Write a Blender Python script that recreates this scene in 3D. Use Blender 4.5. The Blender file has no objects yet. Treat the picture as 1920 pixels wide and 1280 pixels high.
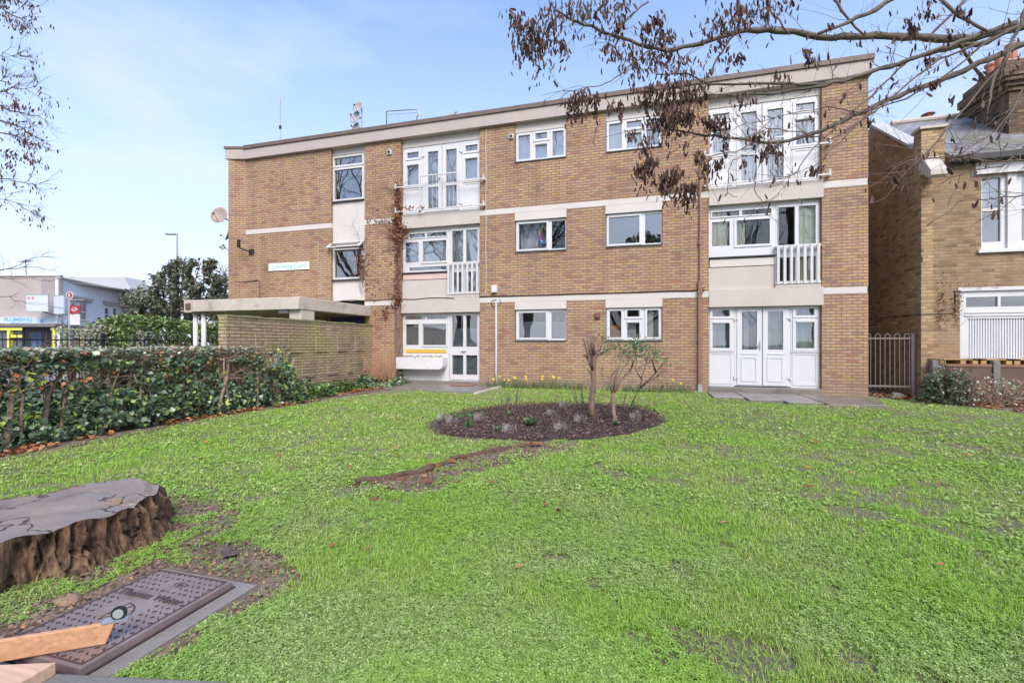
import bpy, math, random
import numpy as np
from mathutils import Vector, Matrix
R = math.radians
rng = np.random.default_rng(7)
random.seed(7)
scn = bpy.context.scene
col = scn.collection

# ------------------------------------------------------------------ camera, sky, sun, exposure
YAW = math.atan(250 / 870); CA, SA = math.cos(YAW), math.sin(YAW); CZ = 1.3; FPX = 870.0; HY = 643.0
D = 13.18                                    # plane of the main brick facade
cam = bpy.data.cameras.new('camera'); cam.lens = 36 * 870 / 1920; cam.sensor_width = 36
cam.shift_y = 3 / 1920; cam.clip_end = 2000; cam.clip_start = 0.05
co = bpy.data.objects.new('camera', cam); col.objects.link(co)
co.location = (0, 0, CZ); co.rotation_euler = (R(90), 0, YAW); scn.camera = co

SUN_EL, SUN_AZ = 44, 154                      # hazy sun behind the camera, to its right
world = bpy.data.worlds.new('World'); scn.world = world; world.use_nodes = True
nt = world.node_tree; nt.nodes.clear()
def N(nt, t, **k):
    n = nt.nodes.new(t)
    for a, b in k.items(): setattr(n, a, b)
    return n
out = N(nt, 'ShaderNodeOutputWorld'); bg = N(nt, 'ShaderNodeBackground'); bg.inputs[1].default_value = 0.132
sky = N(nt, 'ShaderNodeTexSky', sky_type='NISHITA', sun_disc=False, sun_elevation=R(SUN_EL), sun_rotation=R(SUN_AZ),
        altitude=50, air_density=1.0, dust_density=1.6, ozone_density=1.6)
# thin veil of winter cloud mixed over the clear sky, thicker near the horizon
tc = N(nt, 'ShaderNodeTexCoord'); sep = N(nt, 'ShaderNodeSeparateXYZ'); nt.links.new(tc.outputs['Generated'], sep.inputs[0])
mr = N(nt, 'ShaderNodeMapRange'); mr.inputs[1].default_value = 0.0; mr.inputs[2].default_value = 0.62
mr.inputs[3].default_value = 0.95; mr.inputs[4].default_value = 0.16; nt.links.new(sep.outputs[2], mr.inputs[0])
mp = N(nt, 'ShaderNodeMapping'); mp.inputs['Scale'].default_value = (1.1, 1.1, 3.6); nt.links.new(tc.outputs['Generated'], mp.inputs[0])
nz = N(nt, 'ShaderNodeTexNoise'); nz.inputs['Scale'].default_value = 2.6; nz.inputs['Detail'].default_value = 5
nt.links.new(mp.outputs[0], nz.inputs['Vector'])
cr = N(nt, 'ShaderNodeMapRange'); cr.inputs[1].default_value = 0.53; cr.inputs[2].default_value = 0.72
cr.inputs[3].default_value = 0.0; cr.inputs[4].default_value = 0.22; nt.links.new(nz.outputs[0], cr.inputs[0])
ad = N(nt, 'ShaderNodeMath', operation='ADD', use_clamp=True); nt.links.new(mr.outputs[0], ad.inputs[0]); nt.links.new(cr.outputs[0], ad.inputs[1])
mx = N(nt, 'ShaderNodeMix', data_type='RGBA'); nt.links.new(ad.outputs[0], mx.inputs[0]); hs = N(nt, 'ShaderNodeHueSaturation'); hs.inputs['Hue'].default_value = .499; hs.inputs['Saturation'].default_value = 1.2; hs.inputs['Value'].default_value = 1.16; nt.links.new(sky.outputs[0], hs.inputs['Color']); nt.links.new(hs.outputs[0], mx.inputs[6])
mx.inputs[7].default_value = (3.2, 3.45, 4.3, 1)
nt.links.new(mx.outputs[2], bg.inputs[0]); nt.links.new(bg.outputs[0], out.inputs[0])

sl = bpy.data.lights.new('sun', 'SUN'); sl.energy = 1.75; sl.angle = R(32); sl.color = (1.0, 0.955, 0.90)
so = bpy.data.objects.new('sun', sl); col.objects.link(so)
# Nishita: rotation 0 = +Y, turning clockwise seen from above
sd = Vector((math.sin(R(SUN_AZ)) * math.cos(R(SUN_EL)), math.cos(R(SUN_AZ)) * math.cos(R(SUN_EL)), math.sin(R(SUN_EL))))
so.rotation_euler = sd.to_track_quat('Z', 'Y').to_euler()
scn.view_settings.view_transform = 'Standard'; scn.view_settings.look = 'None'
scn.view_settings.exposure = 1.14; scn.view_settings.gamma = 1
scn.cycles.max_bounces = 8; scn.cycles.transparent_max_bounces = 16; scn.cycles.use_denoising = True
scn.cycles.sample_clamp_indirect = 6

# ------------------------------------------------------------------ helpers
def at(px, py, Y=D):                          # photo pixel -> point on the plane y = Y
    u = (px - 960) / FPX; t = Y / (u * SA + CA)
    return Vector((t * (u * CA - SA), Y, CZ - (py - HY) / FPX * t))
def gp(px, py, z=0.0):                        # photo pixel -> point at height z
    t = (CZ - z) * FPX / (py - HY); u = (px - 960) / FPX
    return Vector((t * (u * CA - SA), t * (u * SA + CA), z))
def dp(px, py, t):                            # photo pixel -> point at distance t
    u = (px - 960) / FPX
    return Vector((t * (u * CA - SA), t * (u * SA + CA), CZ - (py - HY) / FPX * t))
def X(px, Y=D): return at(px, 0, Y).x

def tag(o, label=None, cat=None, group=None, kind=None):
    if label: o['label'] = label
    if cat: o['category'] = cat
    if group: o['group'] = group
    if kind: o['kind'] = kind
    return o
def empty(name, loc=(0, 0, 0), rz=0.0):
    o = bpy.data.objects.new(name, None); col.objects.link(o); o.location = loc; o.rotation_euler = (0, 0, rz)
    o.empty_display_size = 0.2; return o
def thing(name, label, cat, group=None, loc=(0, 0, 0), rz=0.0):
    return tag(empty(name, loc, rz), label, cat, group)
def copy_tree(o, parent=None):
    c = o.copy(); col.objects.link(c); c.parent = parent
    for ch in list(o.children): copy_tree(ch, c)
    return c

class MB:
    def __init__(s): s.v = []; s.f = []
    def poly(s, pts, f=None):
        b = len(s.v); s.v += [tuple(p) for p in pts]; s.f.append(tuple(range(b, b + len(pts)))); return s
    def hexa(s, p):                           # 8 points: bottom ring then top ring
        b = len(s.v); s.v += [tuple(q) for q in p]
        for q in ((3, 2, 1, 0), (4, 5, 6, 7), (0, 1, 5, 4), (1, 2, 6, 5), (2, 3, 7, 6), (3, 0, 4, 7)):
            s.f.append(tuple(b + i for i in q))
        return s
    def box(s, x0, x1, y0, y1, z0, z1):
        return s.hexa([(x0, y0, z0), (x1, y0, z0), (x1, y1, z0), (x0, y1, z0), (x0, y0, z1), (x1, y0, z1), (x1, y1, z1), (x0, y1, z1)])
    def prism(s, pts, z0, z1):                # footprint, counter-clockwise
        b = len(s.v); n = len(pts); s.v += [(p[0], p[1], z0) for p in pts] + [(p[0], p[1], z1) for p in pts]
        s.f.append(tuple(b + i for i in reversed(range(n)))); s.f.append(tuple(b + n + i for i in range(n)))
        for i in range(n): j = (i + 1) % n; s.f.append((b + i, b + j, b + n + j, b + n + i))
        return s
    def slab(s, pts, axis, a0, a1):           # outline in the plane across an axis, extruded along it
        b = len(s.v); n = len(pts)
        for a in (a0, a1):
            for p in pts: s.v.append((p[0], a, p[1]) if axis == 'y' else (a, p[0], p[1]))
        s.f.append(tuple(b + i for i in range(n))); s.f.append(tuple(b + n + i for i in reversed(range(n))))
        for i in range(n): j = (i + 1) % n; s.f.append((b + j, b + i, b + n + i, b + n + j))
        return s
    def tube(s, pts, rad, n=6, cap=True):
        pts = [Vector(p) for p in pts]
        if not hasattr(rad, '__len__'): rad = [rad] * len(pts)
        up = Vector((0.31, 0.17, 0.93)); b = len(s.v); m = len(pts)
        for i, p in enumerate(pts):
            d = (pts[min(i + 1, m - 1)] - pts[max(i - 1, 0)])
            if d.length < 1e-9: d = Vector((0, 0, 1))
            d.normalize(); a = d.cross(up)
            if a.length < 0.1: a = d.cross(Vector((1, 0, 0)))
            a.normalize(); c = d.cross(a)
            for k in range(n):
                w = 2 * math.pi * k / n; s.v.append(tuple(p + (a * math.cos(w) + c * math.sin(w)) * rad[i]))
        for i in range(m - 1):
            for k in range(n):
                k2 = (k + 1) % n; s.f.append((b + i * n + k, b + (i + 1) * n + k, b + (i + 1) * n + k2, b + i * n + k2))
        if cap:
            s.f.append(tuple(b + k for k in range(n))); s.f.append(tuple(b + (m - 1) * n + k for k in reversed(range(n))))
        return s
    def lathe(s, prof, c=(0, 0, 0), axis=(0, 0, 1), n=20):   # prof: (radius, height)
        q = Vector((0, 0, 1)).rotation_difference(Vector(axis)); b = len(s.v); m = len(prof); c = Vector(c)
        for r, h in prof:
            for k in range(n):
                w = 2 * math.pi * k / n; s.v.append(tuple(c + q @ Vector((r * math.cos(w), r * math.sin(w), h))))
        for i in range(m - 1):
            for k in range(n):
                k2 = (k + 1) % n; s.f.append((b + i * n + k, b + i * n + k2, b + (i + 1) * n + k2, b + (i + 1) * n + k))
        s.f.append(tuple(b + k for k in reversed(range(n)))); s.f.append(tuple(b + (m - 1) * n + k for k in range(n)))
        return s
    def ball(s, c, r, n=14):
        return s.lathe([(max(r * math.sin(math.pi * i / 10), 1e-4), -r * math.cos(math.pi * i / 10)) for i in range(11)], c, n=n)
    def plate(s, x0, x1, z0, z1, y0, y1, holes=(), axis='y'):   # a slab with rectangular holes cut through it
        xs = sorted({x0, x1} | {min(max(h[i], x0), x1) for h in holes for i in (0, 1)})
        zs = sorted({z0, z1} | {min(max(h[i], z0), z1) for h in holes for i in (2, 3)})
        def solid(i, j):
            if i < 0 or j < 0 or i >= len(xs) - 1 or j >= len(zs) - 1: return False
            cx = (xs[i] + xs[i + 1]) / 2; cz = (zs[j] + zs[j + 1]) / 2
            return not any(h[0] < cx < h[1] and h[2] < cz < h[3] for h in holes)
        def P(x, y, z): return (x, y, z) if axis == 'y' else (y, x, z)
        def q(*p): s.poly(p if axis == 'y' else p[::-1])
        for i in range(len(xs) - 1):
            for j in range(len(zs) - 1):
                if not solid(i, j): continue
                a, b, c, d = xs[i], xs[i + 1], zs[j], zs[j + 1]
                q(P(a, y0, c), P(b, y0, c), P(b, y0, d), P(a, y0, d)); q(P(b, y1, c), P(a, y1, c), P(a, y1, d), P(b, y1, d))
                if not solid(i - 1, j): q(P(a, y1, c), P(a, y0, c), P(a, y0, d), P(a, y1, d))
                if not solid(i + 1, j): q(P(b, y0, c), P(b, y1, c), P(b, y1, d), P(b, y0, d))
                if not solid(i, j - 1): q(P(a, y1, c), P(b, y1, c), P(b, y0, c), P(a, y0, c))
                if not solid(i, j + 1): q(P(a, y0, d), P(b, y0, d), P(b, y1, d), P(a, y1, d))
        return s
    def pieces(s):                            # the unconnected pieces as separate builders
        key = {}; root = {}
        def find(a):
            while root[a] != a: root[a] = root[root[a]]; a = root[a]
            return a
        ks = [tuple(round(c, 3) for c in v) for v in s.v]
        for k in ks: root.setdefault(k, k)
        for f in s.f:
            a = find(ks[f[0]])
            for i in f[1:]: root[find(ks[i])] = a
        out_ = {}
        for f in s.f: out_.setdefault(find(ks[f[0]]), []).append(f)
        r_ = []
        for fs in out_.values():
            m = MB()
            for f in fs: m.poly([s.v[i] for i in f])
            m2 = MB(); idx = {}
            for f in m.f:
                g = []
                for i in f:
                    k = tuple(round(c, 4) for c in m.v[i])
                    if k not in idx: idx[k] = len(m2.v); m2.v.append(m.v[i])
                    g.append(idx[k])
                if len(set(g)) > 2: m2.f.append(tuple(g))
            r_.append(m2)
        return r_
    def build(s, name, m, parent=None, smooth=False, bevel=0, merge=False):
        me = bpy.data.meshes.new(name); me.from_pydata(s.v, [], s.f)
        if merge:
            import bmesh
            bm = bmesh.new(); bm.from_mesh(me); bmesh.ops.remove_doubles(bm, verts=bm.verts, dist=1e-5); bm.to_mesh(me); bm.free()
        me.materials.append(m)
        if smooth: me.polygons.foreach_set('use_smooth', [True] * len(me.polygons))
        me.update(); o = bpy.data.objects.new(name, me); col.objects.link(o); o.parent = parent
        if bevel:
            b = o.modifiers.new('bevel', 'BEVEL'); b.width = bevel; b.segments = 2; b.limit_method = 'ANGLE'
        return o
def one(name, label, cat, mb, m, group=None, kind=None, **k):
    return tag(mb.build(name, m, None, **k), label, cat, group, kind)

def rotmats(n, tilt=None, yaw=None, r=None):
    """random rotations: tilt away from +Z by tilt (array), then yaw; r spins about the leaf's own normal first"""
    yaw = rng.uniform(0, 2 * np.pi, n) if yaw is None else yaw
    tilt = rng.uniform(0, np.pi, n) if tilt is None else tilt
    r = rng.uniform(0, 2 * np.pi, n) if r is None else r
    def rz(a):
        m = np.zeros((n, 3, 3)); m[:, 0, 0] = np.cos(a); m[:, 0, 1] = -np.sin(a); m[:, 1, 0] = np.sin(a); m[:, 1, 1] = np.cos(a); m[:, 2, 2] = 1; return m
    def rx(a):
        m = np.zeros((n, 3, 3)); m[:, 1, 1] = np.cos(a); m[:, 1, 2] = -np.sin(a); m[:, 2, 1] = np.sin(a); m[:, 2, 2] = np.cos(a); m[:, 0, 0] = 1; return m
    return rz(yaw) @ rx(tilt) @ rz(r)
def scatter(name, tv, tf, pos, rot, sc, m, parent=None, smooth=False):
    tv = np.asarray(tv, float); n = len(pos); k = len(tv)
    sc = np.broadcast_to(np.asarray(sc, float).reshape(n, -1) if np.ndim(sc) else np.full((n, 1), sc), (n, 3))
    v = np.einsum('nij,nkj->nki', rot, tv[None] * sc[:, None, :]) + np.asarray(pos)[:, None, :]
    me = bpy.data.meshes.new(name); me.vertices.add(n * k); me.vertices.foreach_set('co', v.reshape(-1).astype(np.float32))
    lens = np.array([len(f) for f in tf]); idx = np.concatenate([np.array(f) for f in tf])
    li = (idx[None] + (np.arange(n) * k)[:, None]).reshape(-1); ll = np.tile(lens, n)
    me.loops.add(len(li)); me.loops.foreach_set('vertex_index', li.astype(np.int32))
    me.polygons.add(len(ll)); me.polygons.foreach_set('loop_start', np.concatenate([[0], np.cumsum(ll)[:-1]]).astype(np.int32))
    me.polygons.foreach_set('loop_total', ll.astype(np.int32))
    if smooth: me.polygons.foreach_set('use_smooth', np.ones(len(ll), bool))
    me.materials.append(m); me.update(calc_edges=True); me.validate()
    o = bpy.data.objects.new(name, me); col.objects.link(o); o.parent = parent; return o
# leaf templates, unit size, lying in XY with a little fold
IVY = [(0, -.45, 0), (.28, -.42, .03), (.5, -.05, .07), (.25, .1, .03), (0, .58, -.04), (-.25, .1, .03), (-.5, -.05, .07), (-.28, -.42, .03), (0, 0, -.02)]
IVYF = [(8, 0, 1, 2, 3), (8, 3, 4), (8, 4, 5), (8, 5, 6, 7, 0)]
OVAL = [(0, -.5, 0), (.2, -.2, .05), (.22, .15, .05), (0, .5, -.05), (-.22, .15, .05), (-.2, -.2, .05), (0, 0, 0)]
OVALF = [(6, 0, 1), (6, 1, 2), (6, 2, 3), (6, 3, 4), (6, 4, 5), (6, 5, 0)]
CURL = [(0, -.5, 0), (.3, -.25, .14), (.42, .1, .2), (.1, .5, .02), (-.3, .3, .16), (-.38, -.1, .1), (0, 0, -.03)]

# value noise for ground height and bare patches
_g = rng.random((6, 256, 256))
def vnoise(x, y, s, k=0):
    x = np.asarray(x, float) / s + 97.3; y = np.asarray(y, float) / s + 61.7
    xi = np.floor(x).astype(int); yi = np.floor(y).astype(int); fx = x - xi; fy = y - yi
    fx = fx * fx * (3 - 2 * fx); fy = fy * fy * (3 - 2 * fy); g = _g[k]
    a = g[xi % 256, yi % 256]; b = g[(xi + 1) % 256, yi % 256]; c = g[xi % 256, (yi + 1) % 256]; d = g[(xi + 1) % 256, (yi + 1) % 256]
    return (a * (1 - fx) + b * fx) * (1 - fy) + (c * (1 - fx) + d * fx) * fy
def gh(x, y): return 0.05 * (vnoise(x, y, 1.6, 0) - .5) + 0.02 * (vnoise(x, y, .45, 1) - .5) + 0.012 * (vnoise(x, y, .13, 2) - .5)

# ------------------------------------------------------------------ materials
MATS = {}
def new_mat(name):
    m = bpy.data.materials.new(name); m.use_nodes = True; nt = m.node_tree; b = nt.nodes['Principled BSDF']; return m, nt, b
def ramp(nt, stops, fac, interp='LINEAR'):
    r = N(nt, 'ShaderNodeValToRGB'); r.color_ramp.interpolation = interp; e = r.color_ramp.elements
    while len(e) < len(stops): e.new(0.5)
    for i, (p, c) in enumerate(stops): e[i].position = p; e[i].color = (*c, 1)
    nt.links.new(fac, r.inputs[0]); return r.outputs[0]
def noise(nt, scale, detail=4, vec=None, rough=.55):
    n = N(nt, 'ShaderNodeTexNoise'); n.inputs['Scale'].default_value = scale; n.inputs['Detail'].default_value = detail
    n.inputs['Roughness'].default_value = rough
    if vec: nt.links.new(vec, n.inputs['Vector'])
    return n
def mixc(nt, fac, a, b, mode='MIX'):
    m = N(nt, 'ShaderNodeMix', data_type='RGBA', blend_type=mode)
    for i, s in ((0, fac), (6, a), (7, b)):
        if hasattr(s, 'links') or hasattr(s, 'node'): nt.links.new(s, m.inputs[i])
        elif isinstance(s, tuple): m.inputs[i].default_value = (*s, 1)
        else: m.inputs[i].default_value = s
    return m.outputs[2]
def wpos(nt):
    g = N(nt, 'ShaderNodeNewGeometry'); return g
def plain(name, c, rough=.5, var=.12, scale=3.0, bump=0.0, bscale=60, metal=0, dirt=None, spec=.5):
    """a surface with uneven tone, optional dirt colour in noise blotches and a fine bump"""
    if name in MATS: return MATS[name]
    m, nt, b = new_mat(name); g = wpos(nt); n = noise(nt, scale, 6, g.outputs['Position'])
    lo = tuple(x * (1 - var) for x in c); hi = tuple(min(1, x * (1 + var)) for x in c)
    cc = ramp(nt, [(.3, lo), (.7, hi)], n.outputs[0])
    if dirt:
        n2 = noise(nt, dirt[1], 8, g.outputs['Position'], .7); mp = N(nt, 'ShaderNodeMapRange'); mp.inputs[1].default_value = dirt[2]; mp.inputs[2].default_value = dirt[2] + .16
        nt.links.new(n2.outputs[0], mp.inputs[0]); cc = mixc(nt, mp.outputs[0], cc, dirt[0])
    nt.links.new(cc, b.inputs['Base Color']); b.inputs['Roughness'].default_value = rough; b.inputs['Metallic'].default_value = metal
    b.inputs['Specular IOR Level'].default_value = spec
    if bump:
        n3 = noise(nt, bscale, 5, g.outputs['Position']); bp = N(nt, 'ShaderNodeBump'); bp.inputs['Strength'].default_value = bump
        bp.inputs['Distance'].default_value = .02; nt.links.new(n3.outputs[0], bp.inputs['Height']); nt.links.new(bp.outputs[0], b.inputs['Normal'])
    MATS[name] = m; return m
def brick(name, stops, mortar, rot=0.0, moss=None, big=None, rowh=.075, bw=.232, mort=.0085, bstr=.8):
    m, nt, b = new_mat(name); g = wpos(nt)
    sp = N(nt, 'ShaderNodeSeparateXYZ'); nt.links.new(g.outputs['Position'], sp.inputs[0])
    sn = N(nt, 'ShaderNodeSeparateXYZ'); nt.links.new(g.outputs['Normal'], sn.inputs[0])
    ab = N(nt, 'ShaderNodeMath', operation='ABSOLUTE'); nt.links.new(sn.outputs[0], ab.inputs[0])
    gt = N(nt, 'ShaderNodeMath', operation='GREATER_THAN'); nt.links.new(ab.outputs[0], gt.inputs[0]); gt.inputs[1].default_value = .7
    mu = N(nt, 'ShaderNodeMix', data_type='FLOAT'); nt.links.new(gt.outputs[0], mu.inputs[0]); nt.links.new(sp.outputs[0], mu.inputs[2]); nt.links.new(sp.outputs[1], mu.inputs[3])
    cb = N(nt, 'ShaderNodeCombineXYZ'); nt.links.new(mu.outputs[0], cb.inputs[0]); nt.links.new(sp.outputs[2], cb.inputs[1])
    # courses wander very slightly
    wn = noise(nt, 2.2, 2, g.outputs['Position']); sc = N(nt, 'ShaderNodeVectorMath', operation='SCALE'); nt.links.new(wn.outputs[1], sc.inputs[0]); sc.inputs[3].default_value = .010
    va = N(nt, 'ShaderNodeVectorMath', operation='ADD'); nt.links.new(cb.outputs[0], va.inputs[0]); nt.links.new(sc.outputs[0], va.inputs[1])
    bt = N(nt, 'ShaderNodeTexBrick'); nt.links.new(va.outputs[0], bt.inputs['Vector'])
    bt.inputs['Color1'].default_value = (0, 0, 0, 1); bt.inputs['Color2'].default_value = (1, 1, 1, 1); bt.inputs['Mortar'].default_value = (.5, .5, .5, 1)
    bt.inputs['Scale'].default_value = 1; bt.inputs['Mortar Size'].default_value = mort; bt.inputs['Mortar Smooth'].default_value = .25
    bt.inputs['Brick Width'].default_value = bw; bt.inputs['Row Height'].default_value = rowh; bt.inputs['Bias'].default_value = 0
    cc = ramp(nt, stops, bt.outputs[0])
    n1 = noise(nt, 45, 5, g.outputs['Position']); cc = mixc(nt, .35, cc, ramp(nt, [(.3, (.45, .42, .40)), (.7, (1.0, 1.0, 1.0))], n1.outputs[0]), 'MULTIPLY')
    n2 = noise(nt, .9, 6, g.outputs['Position'], .65)
    cc = mixc(nt, .55, cc, ramp(nt, [(.32, (.66, .63, .62)), (.62, (1.0, 1.0, 1.0))], n2.outputs[0]), 'MULTIPLY')
    if moss:
        n3 = noise(nt, moss[1], 7, g.outputs['Position'], .65); mp = N(nt, 'ShaderNodeMapRange'); mp.inputs[1].default_value = moss[2]; mp.inputs[2].default_value = moss[2] + .22; mp.inputs[4].default_value = .7
        nt.links.new(n3.outputs[0], mp.inputs[0]); cc = mixc(nt, mp.outputs[0], cc, moss[0])
    ms_ = N(nt, 'ShaderNodeMapping'); ms_.inputs['Scale'].default_value = (3.2, 3.2, .35); nt.links.new(g.outputs['Position'], ms_.inputs[0]); ns = noise(nt, 1.0, 6, ms_.outputs[0], .65)
    cc = mixc(nt, bt.outputs['Fac'], cc, mortar); cc = mixc(nt, .42, cc, ramp(nt, [(.36, (.68, .63, .60)), (.56, (1.0, 1.0, 1.0))], ns.outputs[0]), 'MULTIPLY')
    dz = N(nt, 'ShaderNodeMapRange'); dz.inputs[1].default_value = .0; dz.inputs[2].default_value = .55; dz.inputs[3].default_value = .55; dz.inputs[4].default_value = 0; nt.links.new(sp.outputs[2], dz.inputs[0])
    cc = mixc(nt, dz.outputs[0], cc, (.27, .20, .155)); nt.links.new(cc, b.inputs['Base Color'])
    b.inputs['Roughness'].default_value = .9; b.inputs['Specular IOR Level'].default_value = .25
    hh = N(nt, 'ShaderNodeMath', operation='MULTIPLY_ADD'); nt.links.new(bt.outputs['Fac'], hh.inputs[0]); hh.inputs[1].default_value = -1; nt.links.new(n1.outputs[0], hh.inputs[2])
    bp = N(nt, 'ShaderNodeBump'); bp.inputs['Strength'].default_value = bstr; bp.inputs['Distance'].default_value = .012
    nt.links.new(hh.outputs[0], bp.inputs['Height']); nt.links.new(bp.outputs[0], b.inputs['Normal'])
    return m
def leafm(name, stops, rough=.5, trans=.25, spec=.4):
    """foliage: every leaf (mesh island) takes its own tone from the ramp"""
    m, nt, b = new_mat(name); g = wpos(nt); cc = ramp(nt, stops, g.outputs['Random Per Island'])
    nt.links.new(cc, b.inputs['Base Color']); b.inputs['Roughness'].default_value = rough; b.inputs['Specular IOR Level'].default_value = spec
    if trans:
        tr = N(nt, 'ShaderNodeBsdfTranslucent'); nt.links.new(cc, tr.inputs[0]); ms = N(nt, 'ShaderNodeMixShader'); ms.inputs[0].default_value = trans
        nt.links.new(b.outputs[0], ms.inputs[1]); nt.links.new(tr.outputs[0], ms.inputs[2]); nt.links.new(ms.outputs[0], nt.nodes['Material Output'].inputs[0])
    return m
def glassm(name, tint, refl):
    m, nt, b = new_mat(name); nt.nodes.remove(b)
    tr = N(nt, 'ShaderNodeBsdfTransparent'); tr.inputs[0].default_value = (*tint, 1); gl = N(nt, 'ShaderNodeBsdfGlossy'); gl.inputs['Roughness'].default_value = .01
    fr = N(nt, 'ShaderNodeFresnel'); fr.inputs[0].default_value = 1.5
    a = N(nt, 'ShaderNodeMath', operation='ADD', use_clamp=True); nt.links.new(fr.outputs[0], a.inputs[0]); a.inputs[1].default_value = refl
    g = wpos(nt); n = noise(nt, 1.3, 1, g.outputs['Position']); bp = N(nt, 'ShaderNodeBump'); bp.inputs['Strength'].default_value = .25; bp.inputs['Distance'].default_value = .02
    nt.links.new(n.outputs[0], bp.inputs['Height']); nt.links.new(bp.outputs[0], gl.inputs['Normal'])
    ms = N(nt, 'ShaderNodeMixShader'); nt.links.new(a.outputs[0], ms.inputs[0]); nt.links.new(tr.outputs[0], ms.inputs[1]); nt.links.new(gl.outputs[0], ms.inputs[2])
    nt.links.new(ms.outputs[0], nt.nodes['Material Output'].inputs[0]); return m

YEL = (.50, .345, .18); BUF = (.48, .32, .195); PNK = (.465, .285, .20); RED = (.41, .20, .135); GRY = (.34, .24, .18); OCH = (.49, .325, .135)
M_BRICK = brick('stock_brick', [(0, GRY), (.12, RED), (.2, PNK), (.42, BUF), (.58, PNK), (.72, YEL), (.88, BUF), (1, OCH)], (.20, .15, .125), bw=.226, mort=.010)  # mortar colour also carries the shade of its recessed joints
M_BRICKR = brick('old_yellow_brick', [(0, (.27, .18, .11)), (.25, (.45, .30, .17)), (.55, (.55, .38, .20)), (.8, (.47, .32, .18)), (1, (.60, .44, .25))], (.30, .22, .15), moss=((.26, .18, .12), 1.6, .53), mort=.009)
M_BRICKF = brick('pale_stock_brick', [(0, (.25, .17, .10)), (.3, (.36, .25, .15)), (.6, (.42, .30, .18)), (1, (.36, .24, .14))], (.27, .20, .14), moss=((.22, .15, .10), .8, .52))
M_BRICKM = brick('mossy_brick', [(0, (.33, .26, .18)), (.4, (.47, .37, .24)), (.7, (.50, .37, .29)), (1, (.43, .36, .19))], (.16, .125, .085), moss=((.43, .42, .15), 1.1, .49), bw=.29, mort=.010)
M_CONC = plain('painted_concrete', (.49, .43, .395), .75, .05, 1.4, .1, 90, dirt=((.42, .36, .31), 2.2, .56))
M_WPANEL = plain('white_render_panel', (.56, .515, .485), .7, .04, 1.5, .06, 60, dirt=((.50, .46, .41), 3, .6))
M_FASC = plain('fascia_paint', (.41, .345, .32), .7, .05, 1.0, .05, 50, dirt=((.37, .31, .275), 1.6, .56))
M_CAP = plain('brown_metal_edge', (.14, .095, .08), .6, .15, 3)
M_PORCH = plain('weathered_concrete', (.50, .44, .375), .9, .12, 1.6, .3, 70, dirt=((.33, .28, .225), 3.0, .55))
M_UPVC = plain('white_upvc', (.60, .595, .615), .35, .03, 2.0, dirt=((.58, .56, .56), 5, .66))
M_WOODW = plain('white_painted_timber', (.58, .57, .575), .5, .04, 3.0, .05, 80, dirt=((.55, .50, .45), 9, .66))
M_SILL = plain('dark_slate_sill', (.05, .045, .045), .7, .2, 5)
M_PINK = plain('faded_pink_panel', (.60, .42, .38), .7, .06, 4)
M_YELP = plain('ochre_panel', (.60, .36, .05), .55, .05, 4)
M_GLASS = glassm('window_glass', (.95, .97, .98), .17)
M_GLASS2 = glassm('window_glass_clear', (.96, .97, .97), .03)
M_ROOM = plain('room_wall', (.24, .22, .22), .9, .15, 1)
M_NET = plain('net_curtain', (.80, .82, .86), .9, .06, 4)
M_CURT = plain('cream_curtain', (.80, .80, .62), .9, .06, 4)
M_GCURT = plain('pale_green_curtain', (.60, .72, .68), .9, .08, 4)
M_BLIND = plain('grey_blind', (.66, .67, .72), .6, .06, 4)
M_METW = plain('white_painted_steel', (.55, .54, .54), .4, .05, 6, dirt=((.45, .36, .30), 14, .66))
M_GALV = plain('galvanised_steel', (.42, .42, .44), .45, .12, 8, metal=.5)
M_BLACK = plain('black_paint', (.02, .02, .022), .45, .2, 8)
M_RBROWN = plain('red_brown_pipe', (.24, .12, .085), .55, .15, 6)
M_SOIL = plain('bare_soil', (.15, .108, .082), .95, .25, 2.5, .9, 35, dirt=((.21, .16, .125), 3, .5))
M_WET = plain('wet_paving', (.20, .175, .155), .35, .15, 2.2, .2, 60, dirt=((.12, .10, .085), 2.0, .52))
M_ASPH = plain('asphalt', (.06, .06, .062), .85, .2, 4, .3, 120)
M_KERB = plain('kerb_concrete', (.19, .18, .17), .9, .15, 6, .5, 90)
M_BARK = plain('ash_bark', (.12, .098, .078), .9, .28, 9, .6, 45, dirt=((.16, .16, .07), 5, .56))
M_TWIG = plain('brown_twig', (.125, .085, .065), .85, .2, 14)
M_STEM = plain('hedge_stem', (.28, .195, .145), .9, .25, 12, .7, 60)
M_RTWIG = plain('red_twig', (.42, .215, .14), .8, .25, 14)
M_IVY = leafm('ivy_leaf', [(0, (.06, .11, .065)), (.35, (.11, .175, .105)), (.7, (.18, .26, .165)), (.86, (.27, .35, .18)), (.93, (.42, .54, .12)), (1, (.52, .60, .16))], .3, .18, .55)
M_IVYB = leafm('ivy_leaf_top_lit', [(0, (.12, .19, .13)), (.5, (.24, .33, .24)), (.85, (.40, .46, .36)), (1, (.48, .52, .26))], .35, .15, .6)  # hedge-top ivy, light on the upturned leaves put into the colour
M_IVYT = leafm('ivy_leaf_dull_lit', [(0, (.15, .19, .11)), (.4, (.32, .36, .24)), (.7, (.50, .50, .39)), (.85, (.46, .33, .25)), (1, (.58, .44, .36))], .33, .15, .5)  # dull clipped leaves, lightened in colour for light reflected off their tops
M_IVYG = leafm('ground_ivy_leaf', [(0, (.02, .055, .02)), (.4, (.05, .12, .03)), (.8, (.13, .22, .05)), (1, (.26, .36, .07))], .35, .2, .5)
M_LAUR = leafm('laurel_leaf', [(0, (.05, .09, .03)), (.4, (.11, .18, .05)), (.75, (.22, .32, .08)), (1, (.38, .48, .16))], .28, .2, .6)
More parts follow.
